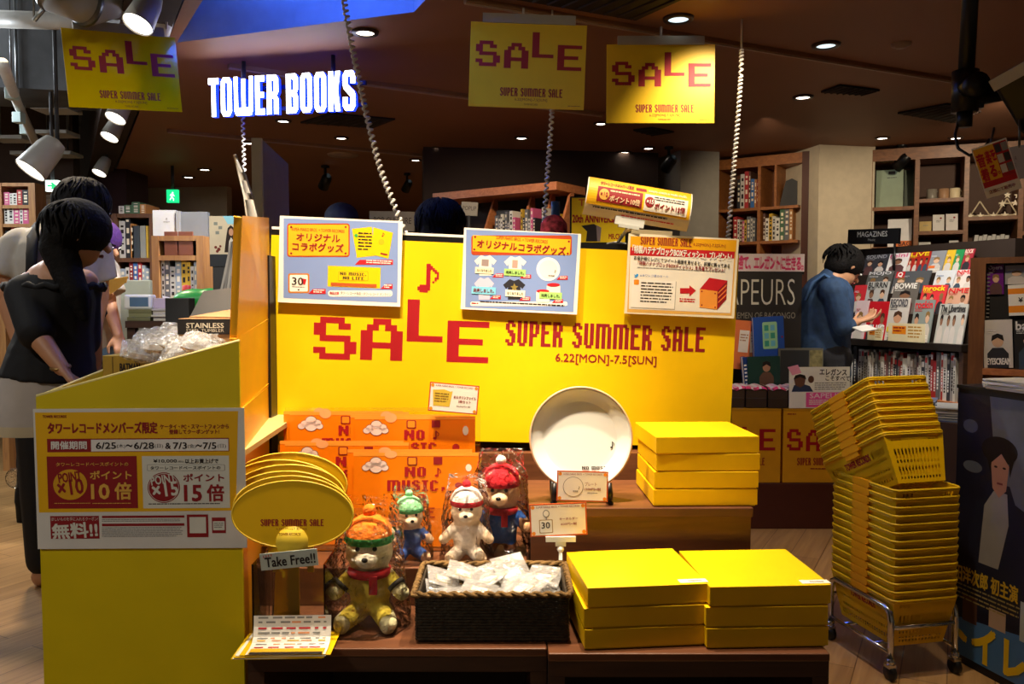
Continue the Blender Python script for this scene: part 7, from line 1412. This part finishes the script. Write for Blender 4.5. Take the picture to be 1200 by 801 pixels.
def mane(m_, c, f, up_, r, g=1.0, back=.2, drop=0):
    f = V(f).normalized(); up_ = (V(up_) - f * V(up_).dot(f)).normalized(); sd = f.cross(up_); R = frame(sd, f, up_).to_3x3()
    m_.ell(c + up_ * r * .32 - f * r * back, (r * 1.0 * g, r * 1.08 * g, r * .98 * g), None, R); m_.ell(c - f * r * .5 - up_ * r * (.15 + drop), (r * .86 * g, r * .62 * g, r * .75 * g), None, R)
def strands(mb, c, r, n_, seed, f=(0, 1, 0), L=1.9, g=1.1):
    """locks combed from the crown over the hair"""
    R_ = random.Random(seed)
    for i in range(n_):
        az = R_.uniform(0, 2 * pi); pts = []; w0 = R_.uniform(.1, .5); w1 = w0 + R_.uniform(.7, L)
        for k in range(6):
            th = lerp(w0, w1, k / 5); rr = r * g * (1 + .012 * R_.random() + .03 * (k / 5)); a_ = az + .18 * sin(k * .8 + i); pts.append(V(c) + V((rr * sin(th) * cos(a_), rr * sin(th) * sin(a_), rr * cos(th) * .98)))
        mb.tube(pts, [.002, .005, .006, .006, .004, .0012], HAIR, 5)
    return mb
# ---- woman in black reaching down beside the bin
Y = 3.05; G = lambda x, y, d=0: P(x, y, Y + d); ox = G(62, 400).x
t = thing('person', 'person with long black hair in a black off shoulder top, white skirt, reaching down', 'person', (ox, Y, 0)); f = V((.75, .55, -.25)); hc = G(90, 276)
def gb(m_):
    head(m_, hc, f, (0, 0, 1), .098); m_.cap(G(88, 296), G(70, 322), .05, .055, None); m_.cap(G(36, 336, -.02), G(98, 332, .1), .055, .055, None)
    m_.cap(G(66, 340), G(64, 385), .115, .10, None); m_.cap(G(64, 385), G(62, 440), .10, .125, None)
    e, wr = G(46, 396, -.17), G(73, 432, -.22); m_.cap(G(36, 337, -.06), e, .05, .04, None); m_.cap(e, wr, .039, .026, None); hand(m_, wr, (wr - e) + V((.03, 0, -.02)), (1, .1, .2), .165, .35)
    e2, w2 = G(108, 385, .14), G(112, 425, .2); m_.cap(G(98, 334, .1), e2, .046, .038, None); m_.cap(e2, w2, .036, .024, None); hand(m_, w2, (w2 - e2), (-1, 0, 0), .165, .4, -1)
    for sx in (.045, .12):
        m_.cap(V((ox + sx, Y + sx * .4, .80)), V((ox + sx, Y + sx * .3, .44)), .072, .056, None); m_.cap(V((ox + sx, Y + sx * .3, .44)), V((ox + sx, Y + sx * .3 + .01, .09)), .055, .036, None); m_.cap(V((ox + sx, Y + sx * .3 + .01, .045)), V((ox + sx + .12, Y + sx * .3 + .03, .03)), .045, .032, None)
fused(gb, .0075, 3, SKIN).out('body', t); face(t, hc, f, (0, 0, 1), .098)
def gb(m_):
    mane(m_, hc, f, (0, 0, 1), .098, 1.1, .02); m_.ell(G(100, 272, -.01), (.07, .08, .07), None); m_.ell(G(104, 283, .05), (.05, .06, .06), None); m_.ell(G(70, 282, -.02), (.062, .075, .085), None); m_.cap(G(70, 290, -.04), G(78, 318, -.06), .068, .055, None); m_.cap(G(78, 318, -.06), G(90, 345, -.09), .055, .044, None); m_.cap(G(90, 345, -.09), G(99, 372, -.10), .044, .018, None); m_.ell(G(107, 275, -.03), (.036, .05, .034), None); m_.cap(G(112, 268, .02), G(116, 282, .0), .03, .018, None)
strands(fused(gb, .008, 2, HAIR), hc + V((-.012, -.01, .02)), .098, 70, 4).out('hair', t)
def gb(m_):
    m_.cap(G(32, 342, -.03), G(98, 342, .1), .066, .066, None); m_.cap(G(64, 352), G(64, 395), .135, .125, None); m_.cap(G(64, 395), G(60, 424), .13, .15, None); m_.cap(G(30, 344, -.06), G(43, 390, -.16), .07, .062, None); m_.cap(G(98, 345, .1), G(100, 400, .1), .06, .055, None); m_.tube([G(60, 418), G(58, 443)], [.145, .165], None, 20)
fused(gb, .009, 3, BTOP).out('black_top', t)
m_ = MB(); pts = [G(64, 334 + 4 * (k % 2)) + V((.17 * cos(2 * pi * k / 36), .115 * sin(2 * pi * k / 36), 0)) for k in range(37)]; m_.tube(pts, .014, BTOP, 6, False); m_.out('ruffle', t)
m_ = MB(); m_.lathe([(.155, .0), (.165, -.05), (.19, -.165)], G(54, 439), mat('b4aca6', .8, var=.06), 30); m_.lathe([(.19, -.165), (.196, -.20)], G(54, 439), mat('c0b294', .8), 30); m_.out('skirt', t)
m_ = MB(); m_.tube([G(27, 334, -.10), G(30, 324, -.075), G(36, 317.5, -.03), G(42, 318, .02), G(46, 326, .06)], .008, mat('a02228', .6), 6); m_.out('red_strap', t); m_ = MB(); q = G(71, 430, -.215); m_.tube([q + V((.028 * cos(a), .028 * sin(a), .006 * sin(a))) for a in [k * pi / 8 for k in range(17)]], .006, mat('9a7a4a', .4, .6), 6, False); m_.out('bracelet', t)
# ---- man behind her
Y = 3.75; G = lambda x, y, d=0: P(x, y, Y + d); ox = G(66, 400).x; t = thing('person', 'person with short black hair in a white shirt with a black shoulder strap', 'person', (ox, Y, 0)); f = V((.75, .6, -.2)); hc = G(96, 246)
def gb(m_):
    head(m_, hc, f, (0, 0, 1), .106); m_.cap(G(86, 268), G(72, 286), .055, .07, None); m_.cap(G(66, 300), G(66, 400), .14, .13, None); m_.cap(G(24, 284, -.05), G(110, 290, .1), .06, .06, None)
    e, wr = G(6, 345, -.08), G(20, 395, -.1); m_.cap(G(20, 286, -.05), e, .055, .045, None); m_.cap(e, wr, .043, .03, None); hand(m_, wr, wr - e, (1, 0, 0), .19, .5)
    e, wr = G(116, 350, .15), G(108, 398, .1); m_.cap(G(112, 290, .1), e, .055, .045, None); m_.cap(e, wr, .043, .03, None); hand(m_, wr, wr - e, (-1, 0, 0), .19, .5, -1)
    for sx in (-.09, .09): m_.cap(V((ox + sx, Y, .86)), V((ox + sx, Y, .1)), .09, .05, None); m_.cap(V((ox + sx, Y, .045)), V((ox + sx + .12, Y + .08, .04)), .05, .04, None)
fused(gb, .009, 3, SKIN).out('body', t); face(t, hc, f, (0, 0, 1), .106)
def gb(m_): mane(m_, hc, f, (0, 0, 1), .106, 1.08, .03); m_.ell(G(106, 234), (.06, .07, .05), None)
strands(fused(gb, .009, 2, HAIR), hc + V((0, 0, .03)), .106, 80, 5).out('hair', t)
def gb(m_): m_.cap(G(26, 288, -.05), G(110, 292, .1), .082, .08, None); m_.cap(G(66, 305), G(66, 385), .175, .165, None); m_.tube([G(22, 282, -.05), G(7, 324, -.08)], [.07, .085], None, 16); m_.tube([G(112, 288, .1), G(116, 326, .14)], [.07, .08], None, 16); m_.tube([G(66, 380), G(66, 412)], [.165, .175], None, 18)
fused(gb, .011, 3, WTEE).out('white_shirt', t)
m_ = MB(); m_.tube([G(36, 332, -.19), G(37, 300, -.185), G(38, 276, -.12), G(42, 266, -.01), G(48, 275, .1)], [.04, .042, .044, .042, .036], BTOP, 10, True, .4); m_.out('bag_strap', t)
def gb(m_):
    m_.cap(V((ox - .05, Y, .98)), V((ox + .05, Y, .98)), .15, .15, None)
    for sx in (-.09, .09): m_.cap(V((ox + sx, Y, .9)), V((ox + sx, Y, .12)), .105, .07, None)
fused(gb, .012, 2, BTOP).out('trousers', t)
# ---- person with the purple cap
Y = 4.45; G = lambda x, y, d=0: P(x, y, Y + d); ox = G(113, 400).x; t = thing('person', 'person in a purple knitted cap, white shirt and denim shorts holding tan paper', 'person', (ox, Y, 0)); f = V((.9, -.1, -.45)); hc = G(119, 284)
def gb(m_):
    head(m_, hc, f, (0, 0, 1), .088); m_.cap(G(113, 300), G(110, 318), .05, .06, None); m_.cap(G(110, 320), G(112, 385), .11, .105, None)
    e, wr = G(127, 352, -.1), G(138, 392, -.16); m_.cap(G(116, 312, -.1), e, .045, .04, None); m_.cap(e, wr, .038, .027, None); hand(m_, wr, wr - e + V((0, 0, -.03)), (-.3, .5, 0), .165, 1.0)
    e, wr = G(96, 365, -.2), G(104, 358, -.28); m_.cap(G(104, 314, -.1), e, .045, .04, None); m_.cap(e, wr, .036, .026, None); hand(m_, wr, V((.8, -.2, .2)), (.1, -.2, 1), .165, .5)
    for sx in (-.07, .07): m_.cap(V((ox + sx + .05, Y + sx, .86)), V((ox + sx + .03, Y + sx, .45)), .082, .056, None); m_.cap(V((ox + sx + .03, Y + sx, .45)), V((ox + sx, Y + sx, .09)), .055, .035, None); m_.cap(V((ox + sx, Y + sx, .04)), V((ox + sx + .13, Y + sx - .02, .035)), .045, .035, None)
fused(gb, .008, 3, SKIN2).out('body', t); face(t, hc, f, (0, 0, 1), .088)
def gb(m_): mane(m_, hc, f, (0, 0, 1), .088, 1.1, .12)
fused(gb, .008, 2, mat('4a2a6e', .9, var=.15, scale=80, bump=.5)).out('purple_cap', t)
def gb(m_): m_.cap(G(102, 312, -.05), G(118, 312, -.05), .08, .08, None); m_.cap(G(110, 322), G(110, 380), .135, .13, None); m_.tube([G(117, 306, -.1), G(130, 345, -.12)], [.062, .078], None, 16); m_.tube([G(110, 375), G(108, 408)], [.13, .14], None, 18)
fused(gb, .010, 3, WTEE).out('white_shirt', t)
m_ = MB(); m_.tube([G(122, 362, -.12), G(127, 360, -.12)], .05, BTOP, 14); m_.out('black_cuff', t)
def gb(m_): m_.cap(V((ox + .0, Y, .96)), V((ox + .08, Y, .96)), .125, .125, None); m_.tube([V((ox + .05, Y - .07, .95)), V((ox + .06, Y - .07, .83))], [.11, .115], None, 16); m_.tube([V((ox, Y + .07, .95)), V((ox, Y + .07, .83))], [.11, .115], None, 16)
fused(gb, .011, 2, mat('55708a', .8, var=.15, scale=40)).out('denim_shorts', t)
q = [P(x, y, 4.13) for x, y in ((103, 348), (110, 336), (128, 328), (148, 325), (147, 331), (134, 342), (116, 350))]; m_ = MB(); m_.prism(q, (0, .012, .004), mat('b98a34', .6, var=.06)); m_.out('paper_bag', label='folded tan paper bag held by the person in the purple cap', cat='paper bag', bevel=.003)
# ---- reading man at the magazine rack
Y = 5.25; G = lambda x, y, d=0: P(x, y, Y + d); ox = G(968, 420).x; t = thing('person', 'person in a dark blue denim shirt bending over a magazine at the rack', 'person', (ox, Y, 0)); f = V((.75, .15, -.55)); hc = G(990, 313)
def gb(m_):
    head(m_, hc, f, (-.3, 0, 1), .104); m_.cap(G(984, 322), G(972, 334), .058, .065, None); m_.cap(G(970, 345), G(966, 420), .135, .125, None); m_.cap(G(960, 338, .1), G(976, 338, -.15), .065, .065, None)
    e, wr = G(988, 384, -.2), G(1001, 378, -.16); m_.cap(G(977, 340, -.18), e, .055, .046, None); m_.cap(e, wr, .042, .03, None); hand(m_, wr, V((.8, .2, .25)), (.1, 0, 1), .185, .55)
    e, wr = G(990, 380, .16), G(1003, 378, .02); m_.cap(G(966, 340, .12), e, .055, .046, None); m_.cap(e, wr, .042, .03, None); hand(m_, wr, V((.7, -.3, .2)), (0, 0, 1), .185, .55, -1)
    for sy in (-.09, .09): m_.cap(V((ox, Y + sy, .84)), V((ox + .02, Y + sy, .45)), .09, .065, None); m_.cap(V((ox + .02, Y + sy, .45)), V((ox, Y + sy, .1)), .06, .045, None); m_.cap(V((ox, Y + sy, .045)), V((ox + .15, Y + sy, .04)), .05, .04, None)
fused(gb, .009, 3, SKIN2).out('body', t); face(t, hc, f, (-.3, 0, 1), .104)
def gb(m_): mane(m_, hc, f, (-.3, 0, 1), .104, 1.07, .16)
strands(fused(gb, .009, 2, HAIR), hc + V((-.02, 0, .035)), .104, 70, 6, L=1.2).out('hair', t); DEN = mat('2d4668', .8, var=.25, scale=22, bump=.3)
def gb(m_):
    m_.cap(G(960, 340, .1), G(976, 340, -.16), .088, .085, None); m_.cap(G(969, 350), G(966, 400), .165, .155, None); m_.tube([G(966, 395), G(964, 440)], [.155, .17], None, 20); m_.cap(G(974, 326), G(962, 344), .075, .11, None)
    m_.cap(G(978, 342, -.18), G(988, 382, -.2), .075, .062, None); m_.cap(G(988, 383, -.2), G(994, 381, -.18), .058, .05, None); m_.cap(G(966, 342, .12), G(988, 380, .16), .075, .06, None)
fused(gb, .010, 3, DEN).out('denim_shirt', t)
m_ = MB(); m_.tube([G(980, 330, -.2), G(966, 322, -.12), G(952, 332, -.15), G(944, 352, -.15)], [.02, .024, .026, .022], mat('3f618f', .7), 10, True, .5); m_.out('shirt_collar', t)
def gb(m_):
    m_.cap(V((ox, Y - .05, .93)), V((ox, Y + .05, .93)), .14, .14, None)
    for sy in (-.09, .09): m_.cap(V((ox, Y + sy, .88)), V((ox, Y + sy, .1)), .105, .075, None)
fused(gb, .012, 2, mat('1a1a20', .8)).out('trousers', t)
s = Sheet(G(998, 383, -.24), G(1016, 380, -.2), G(1000, 390, -.34)); m_ = MB(); s.slab(m_, .006, mat('d8d4cc', .4)); m_.out('open_magazine', label='open white magazine in the hands of the person in denim', cat='magazine')
# ---- heads seen over the sale board
def behind(px, py, Y, hairm, label, capname, f=(.2, 1, 0)):
    hc = P(px, py, Y); ox = hc.x; t = thing('person', label, 'person', (ox, Y, 0)); H_ = hc.z
    def gb(m_):
        head(m_, hc, f, (0, 0, 1), .10); m_.cap(V((ox - .15, Y, H_ - .29)), V((ox + .15, Y, H_ - .29)), .06, .06, None); m_.cap(V((ox, Y, H_ - .36)), V((ox, Y, H_ - .75)), .13, .12, None)
        for sx in (-1, 1):
            e, wr = V((ox + sx * .22, Y, H_ - .58)), V((ox + sx * .2, Y - .06, H_ - .82)); m_.cap(V((ox + sx * .17, Y, H_ - .29)), e, .05, .04, None); m_.cap(e, wr, .038, .027, None); hand(m_, wr, wr - e, (-sx, 0, 0), .175, .4, sx); m_.cap(V((ox + sx * .08, Y, H_ - .75)), V((ox + sx * .08, Y, .1)), .09, .045, None); m_.cap(V((ox + sx * .08, Y, .045)), V((ox + sx * .08, Y + .14, .04)), .048, .038, None)
    fused(gb, .010, 2, SKIN).out('body', t); face(t, hc, f, (0, 0, 1), .10)
    def gb2(m_): m_.ell(hc + V((0, -.015, .035)), (.112, .112, .10), None); m_.ell(hc + V((0, -.045, -.03)), (.095, .08, .09), None)
    q_ = fused(gb2, .009, 2, hairm)
    if hairm is HAIR: strands(q_, hc + V((0, -.01, .03)), .104, 130, 8)
    q_.out(capname, t)
    def gb3(m_):
        m_.cap(V((ox - .15, Y, H_ - .30)), V((ox + .15, Y, H_ - .30)), .08, .08, None); m_.cap(V((ox, Y, H_ - .38)), V((ox, Y, H_ - .78)), .155, .15, None)
        for sx in (-1, 1): m_.cap(V((ox + sx * .18, Y, H_ - .31)), V((ox + sx * .21, Y, H_ - .5)), .068, .06, None)
    fused(gb3, .012, 2, BTOP).out('dark_shirt', t)
    def gb4(m_):
        m_.cap(V((ox - .04, Y, H_ - .8)), V((ox + .04, Y, H_ - .8)), .14, .14, None)
        for sx in (-1, 1): m_.cap(V((ox + sx * .08, Y, H_ - .85)), V((ox + sx * .08, Y, .1)), .1, .07, None)
    fused(gb4, .012, 2, DGR).out('trousers', t)
behind(516, 268, 3.9, HAIR, 'person whose black hair shows above the yellow sale board', 'hair')
behind(401, 262, 5.4, mat('1c2438', .8), 'person in a dark blue cap far behind the first blue sign', 'dark_cap')
# dark bag with clear plastic on the floor behind the bin
q = PZ(31, 610, 0); t = thing('standing_bag', 'narrow black bag with crumpled clear plastic standing behind the bin', 'bag', q); h = (P(31, 500, q.y)).z; m_ = MB(); Rn = random.Random(2)
m_.lathe([(0, 0), (.05, .0), (.055, .1)] + [(lerp(.055, .03, k / 8) + Rn.uniform(-.004, .004), lerp(.12, h, k / 8)) for k in range(9)] + [(0, h + .01)], q + V((.0, 0, 0)), BTOP, 14); m_.out('bag_body', t)
m_ = MB(); m_.ell(q + V((-.02, -.06, h * .48)), (.06, .03, .06), CRINK, n=14, k=9); m_.out('clear_wrap', t)
